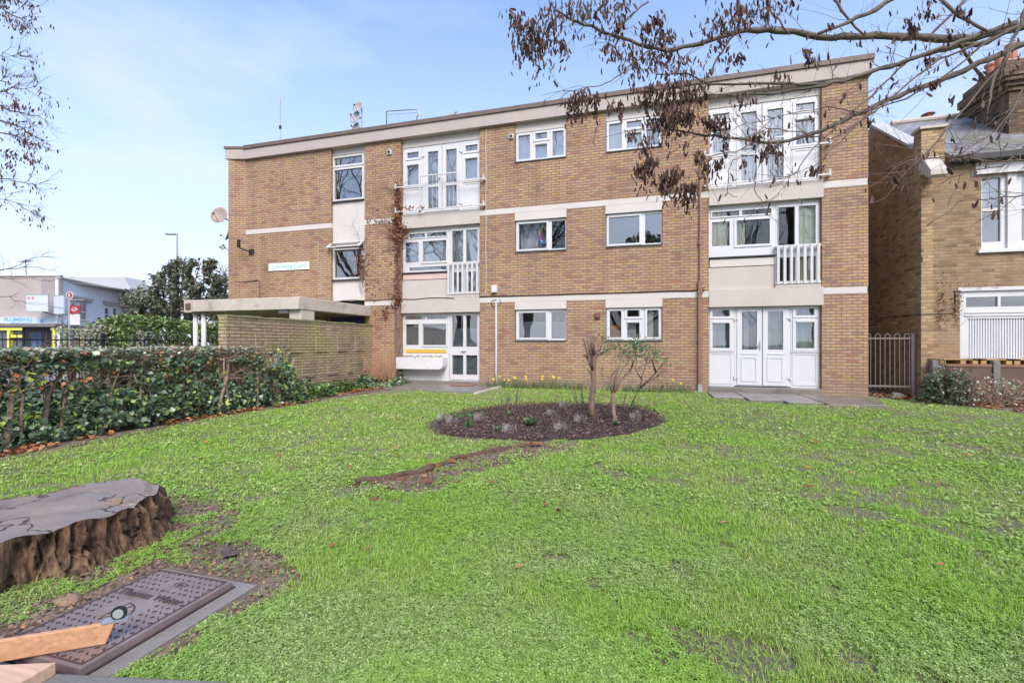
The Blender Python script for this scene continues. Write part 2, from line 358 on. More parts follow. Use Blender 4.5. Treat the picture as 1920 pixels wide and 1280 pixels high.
M_EVG = leafm('dark_evergreen_leaf', [(0, (.04, .055, .035)), (.4, (.075, .105, .06)), (.8, (.13, .16, .10)), (1, (.24, .26, .18))], .35, .15, .5)
M_DEAD = leafm('dead_leaf', [(0, (.20, .075, .035)), (.4, (.32, .12, .05)), (.75, (.42, .20, .09)), (1, (.50, .30, .16))], .75, .1, .2)
M_DEADV = leafm('creeper_dead_leaf', [(0, (.10, .035, .02)), (.5, (.22, .085, .05)), (1, (.36, .17, .10))], .7, .1, .2)
M_KEYS = leafm('ash_key', [(0, (.05, .027, .024)), (.5, (.09, .05, .042)), (1, (.19, .115, .095))], .7, .15, .2)
M_GREY = leafm('lavender_leaf', [(0, (.24, .20, .18)), (1, (.48, .43, .40))], .8, .1, .1)
M_MULCH = leafm('bark_chip', [(0, (.04, .024, .022)), (.45, (.10, .058, .052)), (.8, (.17, .105, .09)), (1, (.32, .21, .17))], .6, 0, .3)
M_SHR = leafm('shrub_leaf', [(0, (.08, .15, .06)), (.6, (.17, .28, .12)), (1, (.32, .42, .22))], .45, .25, .4)
M_DAFL = leafm('daffodil_leaf', [(0, (.06, .14, .05)), (1, (.14, .27, .09))], .5, .25, .3)
M_DAFY = plain('daffodil_yellow', (.80, .56, .03), .6, .1, 20)
def wood(name, c, ang):
    m, nt, b = new_mat(name); g = wpos(nt); mp = N(nt, 'ShaderNodeMapping'); mp.inputs['Rotation'].default_value = (0, 0, ang); mp.inputs['Scale'].default_value = (3, 60, 60); nt.links.new(g.outputs['Position'], mp.inputs[0])
    n = noise(nt, 1.0, 6, mp.outputs[0], .6); n2 = noise(nt, 18, 6, g.outputs['Position'], .7); cc = ramp(nt, [(.3, tuple(x * .72 for x in c)), (.7, tuple(x * 1.12 for x in c))], n.outputs[0])
    cc = mixc(nt, ramp(nt, [(.58, (0, 0, 0)), (.72, (.6, .6, .6))], n2.outputs[0]), cc, tuple(x * .4 for x in c)); nt.links.new(cc, b.inputs['Base Color']); b.inputs['Roughness'].default_value = .7
    bp = N(nt, 'ShaderNodeBump'); bp.inputs['Strength'].default_value = .4; bp.inputs['Distance'].default_value = .004; nt.links.new(n.outputs[0], bp.inputs['Height']); nt.links.new(bp.outputs[0], b.inputs['Normal']); return m
M_WOODO = wood('orange_stained_timber', (.60, .32, .17), -.62); M_WOODL = wood('sawn_timber', (.62, .41, .28), -.35)
M_IRON = plain('wet_sheen_iron', (.21, .155, .15), .3, .2, 7, .15, 120, dirt=((.15, .095, .07), 6, .52), spec=.7)  # base colour lightened to stand in for reflections on the wet iron
M_IRON2 = plain('shaded_cast_iron', (.075, .05, .05), .4, .15, 6)  # darker copy of the iron, shade round the relief put into colour
M_PALL = plain('pallet_timber', (.40, .25, .11), .8, .15, 5, .3, 60)
M_SLATE = plain('slate_roof', (.26, .25, .27), .45, .15, 5, .3, 30)
M_TERRA = plain('terracotta', (.42, .17, .10), .8, .15, 6)
M_DISHB = plain('grey_brown_dish', (.33, .26, .235), .5, .08, 3, dirt=((.36, .20, .13), 2.6, .5))
M_DISHG = plain('grey_dish', (.36, .34, .36), .5, .08, 3)

# bark of the old stump and its wet sawn top
def stump_top():
    m, nt, b = new_mat('wet_sawn_wood'); g = wpos(nt); n = noise(nt, 3, 6, g.outputs['Position']); w = N(nt, 'ShaderNodeTexWave', wave_type='RINGS', rings_direction='Z')
    mp = N(nt, 'ShaderNodeMapping'); mp.inputs['Location'].default_value = (3.55, -1.95, 0); nt.links.new(g.outputs['Position'], mp.inputs[0]); nt.links.new(mp.outputs[0], w.inputs[0])
    w.inputs['Scale'].default_value = 11; w.inputs['Distortion'].default_value = 9; w.inputs['Detail'].default_value = 3
    c = mixc(nt, .22, ramp(nt, [(.3, (.13, .092, .075)), (.5, (.23, .18, .155)), (.7, (.30, .24, .21))], n.outputs[0]), ramp(nt, [(0, (.08, .06, .052)), (1, (.24, .20, .18))], w.outputs[0]))
    nk = noise(nt, 2.4, 3, g.outputs['Position']); ck = N(nt, 'ShaderNodeMath', operation='SUBTRACT'); nt.links.new(nk.outputs[0], ck.inputs[0]); ck.inputs[1].default_value = .5
    ca = N(nt, 'ShaderNodeMath', operation='ABSOLUTE'); nt.links.new(ck.outputs[0], ca.inputs[0]); crk = ramp(nt, [(.002, (0, 0, 0)), (.010, (1, 1, 1))], ca.outputs[0])
    c = mixc(nt, crk, (.035, .022, .016), c); n5 = noise(nt, 9, 6, g.outputs['Position'], .7); c = mixc(nt, ramp(nt, [(.52, (0, 0, 0)), (.66, (.7, .7, .7))], n5.outputs[0]), c, (.22, .13, .08))
    bp = N(nt, 'ShaderNodeBump'); bp.inputs['Strength'].default_value = .8; bp.inputs['Distance'].default_value = .015; nt.links.new(crk, bp.inputs['Height']); nt.links.new(bp.outputs[0], b.inputs['Normal'])
    nt.links.new(c, b.inputs['Base Color']); b.inputs['Specular IOR Level'].default_value = .55
    rr = N(nt, 'ShaderNodeMapRange'); rr.inputs[1].default_value = .35; rr.inputs[2].default_value = .65; rr.inputs[3].default_value = .25; rr.inputs[4].default_value = .65
    nt.links.new(n.outputs[0], rr.inputs[0]); nt.links.new(rr.outputs[0], b.inputs['Roughness']); return m
def stump_bark():
    m, nt, b = new_mat('stump_bark'); g = wpos(nt); mp = N(nt, 'ShaderNodeMapping'); mp.inputs['Scale'].default_value = (12, 12, 2.6); nt.links.new(g.outputs['Position'], mp.inputs[0])
    n = noise(nt, 2.2, 9, mp.outputs[0], .75); n2 = noise(nt, 1.2, 3, g.outputs['Position'])
    c = ramp(nt, [(.36, (.02, .012, .008)), (.45, (.12, .066, .04)), (.55, (.28, .165, .095)), (.72, (.46, .30, .17))], n.outputs[0])
    c = mixc(nt, ramp(nt, [(.45, (0, 0, 0)), (.6, (.3, .3, .3))], n2.outputs[0]), c, (.20, .09, .06)); nt.links.new(c, b.inputs['Base Color']); b.inputs['Roughness'].default_value = .7
    bp = N(nt, 'ShaderNodeBump'); bp.inputs['Strength'].default_value = 1; bp.inputs['Distance'].default_value = .05; nt.links.new(n.outputs[0], bp.inputs['Height']); nt.links.new(bp.outputs[0], b.inputs['Normal']); return m
def lawn_mat():
    m, nt, b = new_mat('lawn_ground'); g = wpos(nt); n = noise(nt, 1.7, 8, g.outputs['Position'], .65); n2 = noise(nt, 40, 6, g.outputs['Position'], .7)
    c = mixc(nt, ramp(nt, [(.47, (0, 0, 0)), (.58, (1, 1, 1))], n2.outputs[0]), (.15, .11, .085), (.20, .27, .07))
    c = mixc(nt, ramp(nt, [(.56, (0, 0, 0)), (.64, (1, 1, 1))], n.outputs[0]), c, (.19, .145, .11)); nt.links.new(c, b.inputs['Base Color']); b.inputs['Roughness'].default_value = .95
    bp = N(nt, 'ShaderNodeBump'); bp.inputs['Strength'].default_value = 1; bp.inputs['Distance'].default_value = .02; nt.links.new(n2.outputs[0], bp.inputs['Height']); nt.links.new(bp.outputs[0], b.inputs['Normal']); return m
def grass_mat(name, stops):
    m, nt, b = new_mat(name); g = wpos(nt); c = ramp(nt, stops, g.outputs['Random Per Island']); n = noise(nt, .8, 5, g.outputs['Position'], .6)
    c = mixc(nt, ramp(nt, [(.42, (0, 0, 0)), (.6, (.7, .7, .7))], n.outputs[0]), c, (.29, .53, .05)); nt.links.new(c, b.inputs['Base Color']); b.inputs['Roughness'].default_value = .5; b.inputs['Specular IOR Level'].default_value = .3
    tr = N(nt, 'ShaderNodeBsdfTranslucent'); nt.links.new(c, tr.inputs[0]); ms = N(nt, 'ShaderNodeMixShader'); ms.inputs[0].default_value = .35
    nt.links.new(b.outputs[0], ms.inputs[1]); nt.links.new(tr.outputs[0], ms.inputs[2]); nt.links.new(ms.outputs[0], nt.nodes['Material Output'].inputs[0]); return m
M_STOP = stump_top(); M_SBARK = stump_bark(); M_LAWN = lawn_mat()
M_GRASS = grass_mat('grass_blade', [(0, (.20, .33, .05)), (.4, (.33, .48, .085)), (.8, (.48, .62, .15)), (.93, (.63, .67, .31)), (1, (.64, .57, .37))])
M_CLOV = grass_mat('clover_leaf', [(0, (.20, .32, .07)), (.6, (.37, .50, .15)), (1, (.56, .65, .31))])

# ================================================================== the block of flats
flats = thing('apartment_block', 'long three storey flat roofed brick block of flats with white window bays', 'building', loc=(0, D, 0))
SPLIT = {'brick_wall', 'floor_slab_edge', 'head_panel', 'spandrel_panel', 'concrete_band', 'room_floor', 'room_partition', 'brick_flank', 'fascia', 'roof_edge', 'door_step'}
def P(mb, name, m, **k):                       # a part of the block (coordinates are world coordinates)
    if name in SPLIT:
        q = mb.pieces()
        if len(q) > 1:
            for x in q: o = P0_(x, name, m, **k)
            return o
    return P0_(mb, name, m, **k)
def P0_(mb, name, m, **k):
    o = mb.build(name, m, flats, **k); o.matrix_parent_inverse = Matrix.Translation((0, -D, 0)); return o
def child(o, par):                             # a sub-part given in world coordinates
    o.parent = par; o.matrix_parent_inverse = Matrix.Translation((0, 0, 0)); return o
XL, XB0, XB1, XA0, XA1, XC0, XC1, XR = -13.586, -10.05, -8.77, -7.45, -4.80, 1.607, 4.21, 5.19
XW1 = (-3.70, -2.17); XW2 = (-1.065, .443); YW = D + .12; YS = D + .075
GF, F1, F2 = (1.37, 2.28), (3.97, 4.90), (6.62, 7.50)
w = MB()
for x0, x1 in ((XL, XB0), (XB1, XA0), (XA1, XC0), (XC1, XR)):
    mid = x0 == XA1
    for (z0, z1), f in zip(((-.3, 2.51), (2.67, 5.13), (5.29, 7.80)), (GF, F1, F2)):
        w.plate(x0, x1, z0, z1, D, D + .3, [(a, b, f[0], 9) for a, b in (XW1, XW2)] if mid else [])
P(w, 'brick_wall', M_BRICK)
w = MB()                                       # end facet of the front, flank walls and rear wall
w.prism([(-14.13, 12.96), (XL, D), (XL, D + .3), (-14.0, 13.25)], -.3, 7.80)
w.plate(13.25, 22, -.3, 7.8, -14.13, -13.85, axis='x'); w.plate(D + .3, 22, -.3, 7.8, XR - .3, XR, axis='x'); w.plate(-14.13, XR, -.3, 7.8, 22, 22.3)
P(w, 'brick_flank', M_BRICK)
b = MB()
for z0, z1 in ((5.132, 5.288), (2.512, 2.668)):
    for x0, x1 in ((XL + .002, XB0), (XB1, XA0), (XA1, XC0), (XC1, XR - .02)): b.box(x0, x1, D - .006, D + .28, z0, z1)
for o in (1, 2):
    b.box(*(XW1 if o == 1 else XW2), D - .003, D + .25, F1[1] + .004, 5.131); b.box(*(XW1 if o == 1 else XW2), D - .003, D + .25, GF[1] + .004, 2.511)
P(b, 'concrete_band', M_WPANEL)
b = MB()
for x0, x1 in ((XA0, XA1), (XC0, XC1)):
    b.box(x0 + .004, x1 + (.03 if x0 > 0 else .004), D - .02, D + .4, 4.91, 5.352); b.box(x0 + .004, x1 + (.03 if x0 > 0 else .004), D - .02, D + .4, 2.24, 2.70)
P(b, 'floor_slab_edge', M_CONC, bevel=.008)
b = MB()
b.slab([(XL + .03, 7.762), (XR + .05, 7.762), (XR + .05, 8.10), (XL + .03, 8.10)], 'y', D - .11, D + .45)
b.hexa([(-14.22, 12.90, 7.775), (XL + .028, D - .085, 7.775), (XL + .028, D + .45, 7.775), (-14.22, 13.4, 7.775), (-14.22, 12.90, 8.12), (XL + .028, D - .085, 8.12), (XL + .028, D + .45, 8.12), (-14.22, 13.4, 8.12)])
b.box(XR - .3, XR + .05, D + .45, 22.3, 7.762, 8.10); b.box(-14.22, -13.9, 13.4, 22.3, 7.762, 8.10)
P(b, 'fascia', M_FASC, bevel=.006)
b = MB(); b.box(XL + .01, XR + .08, D - .15, D + .5, 8.102, 8.222)
b.hexa([(-14.24, 12.87, 8.122), (XL + .008, D - .115, 8.122), (XL + .008, D + .5, 8.122), (-14.24, 13.4, 8.122), (-14.24, 12.87, 8.21), (XL + .008, D - .115, 8.21), (XL + .008, D + .5, 8.21), (-14.24, 13.4, 8.21)])
P(b, 'roof_edge', M_CAP)
P(MB().box(-14.1, XR, D + .5, 22.2, 7.9, 8.08), 'roof', M_CAP)
b = MB()                                       # head panels and soffits over the top-floor windows
for x0, x1, y in ((XB0, XB1, YW), (XA0, XA1, YW), (XC0, XC1, YW), (*XW1, YS), (*XW2, YS)):
    b.box(x0 + .002, x1 - .002, y - .02, y + .2, 7.56 if x0 in (XB0,) else 7.505, 7.76)
P(b, 'head_panel', M_WPANEL)
# rooms behind the glass
b = MB()
for z in (.05, 2.55, 5.2): b.box(-13.8, XR - .35, D + .42, 17, z, z + .12)
P(b, 'room_floor', M_ROOM)
b = MB(); b.box(-13.8, XR - .35, 17, 17.1, .2, 7.8)
for x in (-10.3, -7.6, -4.6, -1.7, 1.3): b.box(x, x + .1, D + .42, 16.99, .18, 7.8)
P(b, 'room_partition', M_ROOM)

def window(x0, x1, z0, z1, y, lights, sashes=(), m=M_UPVC, name='window', depth=.07, pane=M_GLASS, label=None, sill=True, vents=()):
    """frame with openings; lights are the glass rectangles (x0, x1, z0, z1), sashes raised casements around some of them"""
    f = MB().plate(x0, x1, z0, z1, y, y + depth, lights)
    for s in sashes:
        f.plate(*s, y - .022, y - .001, [l for l in lights if s[0] < (l[0] + l[1]) / 2 < s[1] and s[2] < (l[2] + l[3]) / 2 < s[3]])
    for v in vents: f.box(v[0], v[1], y - .05, y - .023, v[2], v[3])
    o = P(f, name, m)
    if label: o['label'] = label
    g = MB()
    for l in lights: g.box(l[0] - .005, l[1] + .005, y + .03, y + .036, l[2] - .005, l[3] + .005)
    child(g.build('pane', pane), o)
    if sill: child(MB().box(x0 - .01, x1 + .01, y - .10, y + .02, z0 - .035, z0 - .002).build('sill', M_SILL), o)
    return o
def curtain(par, x0, x1, z0, z1, y, m, name='curtain', folds=9, amp=.025):
    n = max(4, int((x1 - x0) * folds * 6)); mb = MB()
    pts = [(x0 + (x1 - x0) * i / n, y + amp * math.sin(i / n * (x1 - x0) * folds * 6.28) + .008 * math.sin(i * 1.7)) for i in range(n + 1)]
    for (a, ya), (c, yc) in zip(pts, pts[1:]): mb.poly([(a, ya, z0), (c, yc, z0), (c, yc, z1), (a, ya, z1)])
    return child(mb.build(name, m, smooth=True), par)
def blind(par, x0, x1, z0, z1, y, step=.028, m=M_BLIND, name='venetian_blind'):
    mb = MB(); z = z0
    while z < z1: mb.hexa([(x0, y, z), (x1, y, z), (x1, y + .014, z + .018), (x0, y + .014, z + .018), (x0, y, z + .002), (x1, y, z + .002), (x1, y + .014, z + .020), (x0, y + .014, z + .020)]); z += step
    return child(mb.build(name, m), par)
def vblind(par, x0, x1, z0, z1, y, m, step=.09):
    mb = MB(); x = x0
    while x < x1: mb.poly([(x, y, z0), (x + .072, y + .03, z0), (x + .072, y + .03, z1), (x, y, z1)]); x += step
    return child(mb.build('vertical_blind', m), par)
def xs(y, *p): return [X(q, y) for q in p]

# ---- stair window column
a, b_, c, d = xs(YW, 626, 681, 623.5, 683.5)
o = window(c, d, 6.01, 7.56, YW, [(a + .03, b_ - .03, 6.09, 7.07), (a + .03, b_ - .03, 7.22, 7.47)], [(c + .02, d - .02, 7.16, 7.53), (c + .02, d - .02, 6.03, 7.12)], M_WOODW, label='tall stair window with a narrow top light')
o = window(c, d, 3.40, 4.62, YW, [(a + .03, b_ - .03, 3.48, 4.40), (a + .03, b_ - .03, 4.45, 4.58)], [(c + .02, d - .02, 3.42, 4.425)], M_WOODW, label='stair window with its top light propped open')
f = MB().hexa([(c, YW - .34, 4.42), (d, YW - .34, 4.42), (d, YW - .31, 4.42), (c, YW - .31, 4.42), (c, YW - .04, 4.64), (d, YW - .04, 4.64), (d, YW, 4.64), (c, YW, 4.64)])
f = MB(); up = Vector((0, -.30, -.22)); 
def tilted(x0, x1, s0, s1, th=.03):
    A = Vector((0, YW - .03, 4.66)); q0 = A + up * s0; q1 = A + up * s1; t = Vector((0, .03, -.02))
    return [(x0, q1.y, q1.z), (x1, q1.y, q1.z), (x1, q1.y + t.y, q1.z + t.z), (x0, q1.y + t.y, q1.z + t.z), (x0, q0.y, q0.z), (x1, q0.y, q0.z), (x1, q0.y + t.y, q0.z + t.z), (x0, q0.y + t.y, q0.z + t.z)]
for q in ((c - .03, d + .01, 0, .16), (c - .03, d + .01, .84, 1), (c - .03, c + .05, .16, .84), (d - .07, d + .01, .16, .84)): f.hexa(tilted(*q))
child(f.build('open_top_light', M_WOODW), o)
g = MB().hexa([tuple(Vector(v) + Vector((0, .012, 0))) for v in tilted(c + .05, d - .07, .16, .84)]); child(g.build('pane', M_GLASS), o)
b = MB(); b.box(XB0 + .002, XB1 - .002, YW - .03, YW + .06, 4.65, 5.965); b.box(XB0 + .002, XB1 - .002, YW - .03, YW + .06, 2.70, 3.36)
P(b, 'spandrel_panel', M_WPANEL)

# ---- bays with french doors on the top floor (and the ground floor of the right bay)
def french(x0, x1, z0, z1, gx, zt, zm, zd, zp=None, lower_glass=True, blinds=None, step=None):
    """x of glass: left side light, two doors, right side light; zt/zm/zd = top light, main light, door glass"""
    y = YW; (l0, l1), (d0, d1), (e0, e1), (r0, r1) = gx; m0 = (l1 + d0) / 2 - .03; m1 = (e1 + r0) / 2 + .03; mid = (d1 + e0) / 2
    for (a, b, g0, g1) in ((x0, m0, l0, l1), (m1, x1, r0, r1)):
        o = window(a, b - .004, z0, z1, y, [(g0, g1, *zt), (g0, g1, *zm)], [(g0 - .07, g1 + .07, zt[0] - .06, zt[1] + .06), (g0 - .07, g1 + .07, zm[0] - .07, zm[1] + .09)],
                   sill=False, vents=[(g0, g1, zm[1] + .01, zm[1] + .065)])
        f = MB().plate(g0 - .08, g1 + .08, z0 + .06, zm[0] - .11, y - .012, y - .001, [(g0 - .03, g1 + .03, z0 + .13, zm[0] - .16)]); f.box(a + .02, b - .02, y - .03, y - .001, zm[0] - .105, zm[0] - .08)
        child(f.build('lower_panel', M_UPVC), o)
        blinds(o, g0 - .05, g1 + .05, zm[0] - .05, zt[1] + .05, 's') if blinds else None
    for (a, b, g0, g1, s) in ((m0, mid - .003, d0, d1, 1), (mid + .003, m1, e0, e1, -1)):
        li = [(g0, g1, *zd)] + ([(g0, g1, *zp)] if zp else [])
        o = window(a, b - .004, z0 + .02, z1, y + .005, li, [(a + .06 if s > 0 else a + .01, b - (.01 if s > 0 else .06), z0 + .05, z1 - .05)], name='french_door', sill=False)
        if not zp:
            f = MB().plate(g0 - .02, g1 + .02, z0 + .14, zd[0] - .17, y - .030, y - .019, [(g0 + .03, g1 - .03, z0 + .19, zd[0] - .22)]); f.box(g0 - .01, g1 + .01, y - .032, y - .019, zd[0] - .12, zd[0] - .095)
            child(f.build('lower_panel', M_UPVC), o)
        h = MB()
        for z in (z0 + .22, z1 - .32): h.box(a - .01 if s > 0 else b - .09, a + .09 if s > 0 else b + .01, y - .035, y - .0225, z, z + .03); h.box(a - .015 if s > 0 else b - .02, a + .02 if s > 0 else b + .015, y - .04, y - .0225, z - .03, z + .07)
        child(h.build('hinge', M_UPVC), o)
        if s > 0:
            z = z0 + 1.06; child(MB().box(b - .075, b - .045, y - .035, y - .019, z - .1, z + .12).box(b - .17, b - .045, y - .07, y - .05, z, z + .022).box(b - .068, b - .052, y - .06, y - .035, z, z + .022).build('handle', M_GALV), o)
        blinds(o, g0 - .05, g1 + .05, z0 + .1, zd[1] + .05, 'd') if blinds else None
Yw = YW
def vb(o, x0, x1, z0, z1, k): vblind(o, x0, x1, z0, z1, YW + .16, M_NET)
gA = [xs(Yw, *p) for p in ((764, 785.5), (802.5, 822), (836.5, 856.5), (873, 895.5))]
french(XA0 + .004, XA1 - .004, 5.37, 7.50, gA, (7.17, 7.35), (6.32, 6.93), (6.27, 7.30), (5.50, 6.18), blinds=vb)
gC = [xs(Yw, *p) for p in ((1336, 1367), (1390, 1418.5), (1438.5, 1468.5), (1492, 1527))]
french(XC0 + .004, XC1 - .004, 5.37, 7.50, gC, (7.17, 7.35), (6.32, 6.93), (6.27, 7.30), (5.50, 6.18), blinds=vb)
def gc(o, x0, x1, z0, z1, k):
    if k == 'd' and x0 < 2.6: curtain(o, x0 + .15, x0 + .27, z0, z1, YW + .3, M_NET, folds=5); return
    curtain(o, x0, x1, z0, z1, YW + .2, M_GCURT, folds=8)
gC0 = [xs(Yw, *p) for p in ((1336, 1368), (1391, 1419), (1439.5, 1468), (1492, 1526.5))]
french(XC0 + .004, XC1 - .004, .165, 2.235, gC0, (2.00, 2.17), (1.17, 1.82), (1.13, 2.12), blinds=gc)

# ---- first-floor windows of the bays
def bay1(x0, x1, top, main, door, strip, zsill, pink, cur, mdoor):
    y = YW; lx = [xs(y, *p) for p in top]; mx_ = [xs(y, *p) for p in main]; dx = [xs(y, *p) for p in door]; xm = X(842.5, y) if x0 < 0 else X(1454, y)
    li = [(a, b, 4.63, 4.76) for a, b in lx] + [(a, b, 3.86, 4.50) for a, b in mx_]
    if strip: li.append((lx[0][0], mx_[1][1], 3.59, 3.70))
    o = window(x0 + .004, xm - .003, zsill, 4.905, y, li, [(mx_[1][0] - .06, mx_[1][1] + .05, 3.80, 4.56)] + [(a - .03, b + .03, 4.60, 4.79) for a, b in lx], M_WOODW if x0 < 0 else M_UPVC, pane=M_GLASS if x0 < 0 else M_GLASS2)
    cur(o, lx[0][0] - .05, mx_[1][1] + .05, zsill + .05, 4.85)
    dl = [(a, b, 3.74, 4.76) for a, b in dx] + [(a, b, 2.86, 3.48) for a, b in dx]
    o2 = window(xm, x1 - .004, 2.80, 4.905, y, dl, [(xm + .05, x1 - .04, 2.83, 4.82)], M_WOODW if x0 < 0 else M_UPVC, name='balcony_door', sill=False, pane=M_GLASS if x0 < 0 else M_GLASS2)
    mdoor(o2, dx[0][0] - .05, dx[1][1] + .05, 2.85, 4.85)
    b = MB().box(x0 + .003, xm - .01, y - .05, y + .05, 2.71, 3.28); P(b, 'spandrel_panel', M_CONC)
    b = MB().box(x0 + .03, xm - .03, y - .06, y + .05, 3.30, 3.30 + (.17 if pink else .2)); P(b, 'coloured_panel' if pink else 'spandrel_strip', M_PINK if pink else M_WPANEL)
    # slatted guard
    r = MB(); xa = xm - .03; xb = x1 - .02; yy = D - .01
    r.box(xa, xb, yy, yy + .04, 3.71, 3.775); r.box(xa, xb, yy, yy + .04, 2.80, 2.86)
    r.box(xa, xa + .04, yy + .04, YW, 2.80, 3.77)
    n = 7
    for i in range(n):
        cx = xa + .06 + (xb - xa - .12) * i / (n - 1); r.box(cx - .032, cx + .032, yy - .024, yy - .002, 2.785, 3.765)
    P(r, 'slatted_guard', M_METW, bevel=.003)
    P(MB().box(xa, xb, D - .015, YW, 2.705, 2.775), 'balcony_floor', M_CONC)
def netc(o, x0, x1, z0, z1): curtain(o, x0, x1, z0, z1, YW + .15, M_NET, 'net_curtain', folds=7, amp=.015)
bay1(XA0, XA1, ((768, 797), (801, 838)), ((760, 785), (793, 837)), ((848, 869), (874, 896)), True, 3.53, True, netc, netc)
def crC(o, x0, x1, z0, z1):
    curtain(o, x0, x0 + .44, z0, z1, YW + .10, M_CURT, folds=8); curtain(o, x0 + .54, x0 + .86, z0, z1, YW + .11, M_CURT, folds=8)
def crC2(o, x0, x1, z0, z1): curtain(o, x1 - .48, x1 + .02, z0, z1, YW + .10, M_CURT, folds=8)
bay1(XC0, XC1, ((1335, 1386), (1391, 1446)), ((1335, 1368), (1381, 1443)), ((1459, 1490), (1497, 1529)), False, 3.56, False, crC, crC2)

# ---- ground floor of the left bay: window over a planter, glazed door
y = YW; lx = [xs(y, *p) for p in ((761, 797), (801, 839))]; mx_ = [xs(y, *p) for p in ((761, 785), (793, 837))]; dx = [xs(y, *p) for p in ((848, 869), (874, 895.5))]; xm = X(843, y)
o = window(XA0 + .004, xm - .003, .98, 2.235, y, [(a, b, 2.05, 2.16) for a, b in lx] + [(a, b, 1.24, 1.90) for a, b in mx_] , [(mx_[1][0] - .05, mx_[1][1] + .05, 1.18, 1.95)], M_WOODW, sill=False)
child(MB().box(lx[0][0], mx_[1][1], y - .012, y - .001, .99, 1.10).build('ochre_panel', M_YELP), o)
blind(o, lx[0][0] - .03, mx_[1][1] + .03, 1.2, 1.86, YW + .1)
o = window(xm, XA1 - .004, .13, 2.235, y, [(a, b, 1.19, 2.15) for a, b in dx] + [(a, b, .33, .93) for a, b in dx], [(xm + .05, XA1 - .04, .17, 2.2)], M_WOODW, name='glazed_door', sill=False)
blind(o, dx[0][0] - .03, dx[1][1] + .03, .25, 1.75, YW + .1)
child(MB().box(X(866, y), X(874, y), y - .06, y - .023, 1.03, 1.07).build('handle', M_GALV), o)
P(MB().box(XA0 + .006, xm - .01, y - .02, y + .07, .13, .975), 'lower_panel', M_WOODW)
P(MB().box(XA0, XA1, D - .04, D + .3, -.2, .125), 'door_step', M_WET, bevel=.01); P(MB().box(XC0, XC1, D - .02, D + .3, -.2, .16), 'door_step', M_WET, bevel=.01)
pl = MB(); x0, x1 = XA0 - .03, xm - .06
pl.slab([(x0, .86), (x0, .50), (x1 - .12, .50), (x1 - .03, .54), (x1, .62), (x1, .86)], 'y', D - .26, YW - .03)
planter = P(pl, 'window_planter', plain('peeling_white_timber', (.62, .60, .60), .8, .05, 3, dirt=((.20, .15, .13), 9, .60)))

# ---- kitchen windows between the bays
def tri(xa, xb, z0, z1, gp_, vent=True, **k):
    y = YS; (l0, l1), (c0, c1), (r0, r1) = [xs(y, *p) for p in gp_]
    li = [(l0, l1, z0 + .09, z1 - .08), (c0, c1, z1 - .25, z1 - .07), (c0, c1, z0 + .08, z1 - .43), (r0, r1, z0 + .09, z1 - .08)]
    return window(xa + .012, xb - .012, z0 + .01, z1, y, li, [(xa + .03, l1 + .06, z0 + .04, z1 - .02), (c0 - .07, c1 + .07, z1 - .31, z1 - .02), (r0 - .06, xb - .03, z0 + .04, z1 - .02)], vents=[(c0, c1, z1 - .41, z1 - .36)], **k)
def duo(xa, xb, z0, z1, gp_, **k):
    y = YS; (l0, l1), (r0, r1) = [xs(y, *p) for p in gp_]
    return window(xa + .012, xb - .012, z0 + .01, z1, y, [(l0, l1, z0 + .09, z1 - .09), (r0, r1, z0 + .06, z1 - .07)], [(xa + .03, l1 + .06, z0 + .04, z1 - .03)], **k)
o = tri(*XW1, *F2, ((972.5, 994), (1004, 1026), (1036, 1057))); curtain(o, XW1[0] + .03, XW1[1] - .03, F2[0] + .05, F2[1], YS + .13, M_NET, 'net_curtain', 10, .012)
o = tri(*XW2, *F2, ((1142, 1166), (1175, 1203), (1213, 1236))); curtain(o, XW2[0] + .03, XW2[1] - .6, F2[0] + .05, F2[1], YS + .13, M_NET, 'net_curtain', 6, .012)
o = duo(*XW1, *F1, ((973, 1025), (1034.5, 1060)), pane=M_GLASS2); curtain(o, XW1[0] + .05, XW1[0] + .85, F1[0] + .05, F1[1], YS + .45, M_NET, 'net_curtain', 2, .01)
o = duo(*XW2, *F1, ((1141.5, 1199), (1209.5, 1239)))
o = duo(*XW1, *GF, ((973.5, 1024), (1034, 1060))); blind(o, XW1[0] + .05, XW1[1] - .05, GF[0] + .06, GF[1] - .36, YS + .1)
child(MB().ball((X(1046, YS + .45), YS + .45, 2.06), .105).build('globe_lamp', plain('white_globe', (.62, .56, .52), .6, .05)), o)
o = tri(*XW2, *GF, ((1143.5, 1165), (1176, 1199), (1213.5, 1235)), pane=M_GLASS2)
child(MB().box(X(1143, D), X(1167, D), YS + .25, YS + .27, 1.4, 1.80).build('orange_board', plain('orange_board', (.55, .26, .09), .7, .08)), o)
child(MB().box(X(1176, D), X(1192, D), YS + .22, YS + .25, 1.4, 1.88).build('pale_board', M_NET), o)
curtain(o, X(1214, D), X(1225, D), 1.4, 2.25, YS + .2, M_CURT, folds=10, amp=.012)
child(MB().box(XW2[0] + .05, XW2[1] - .05, YS + .9, YS + .92, 1.0, 2.4).build('kitchen_wall', plain('kitchen_wall', (.35, .30, .22), .8, .1)), o)

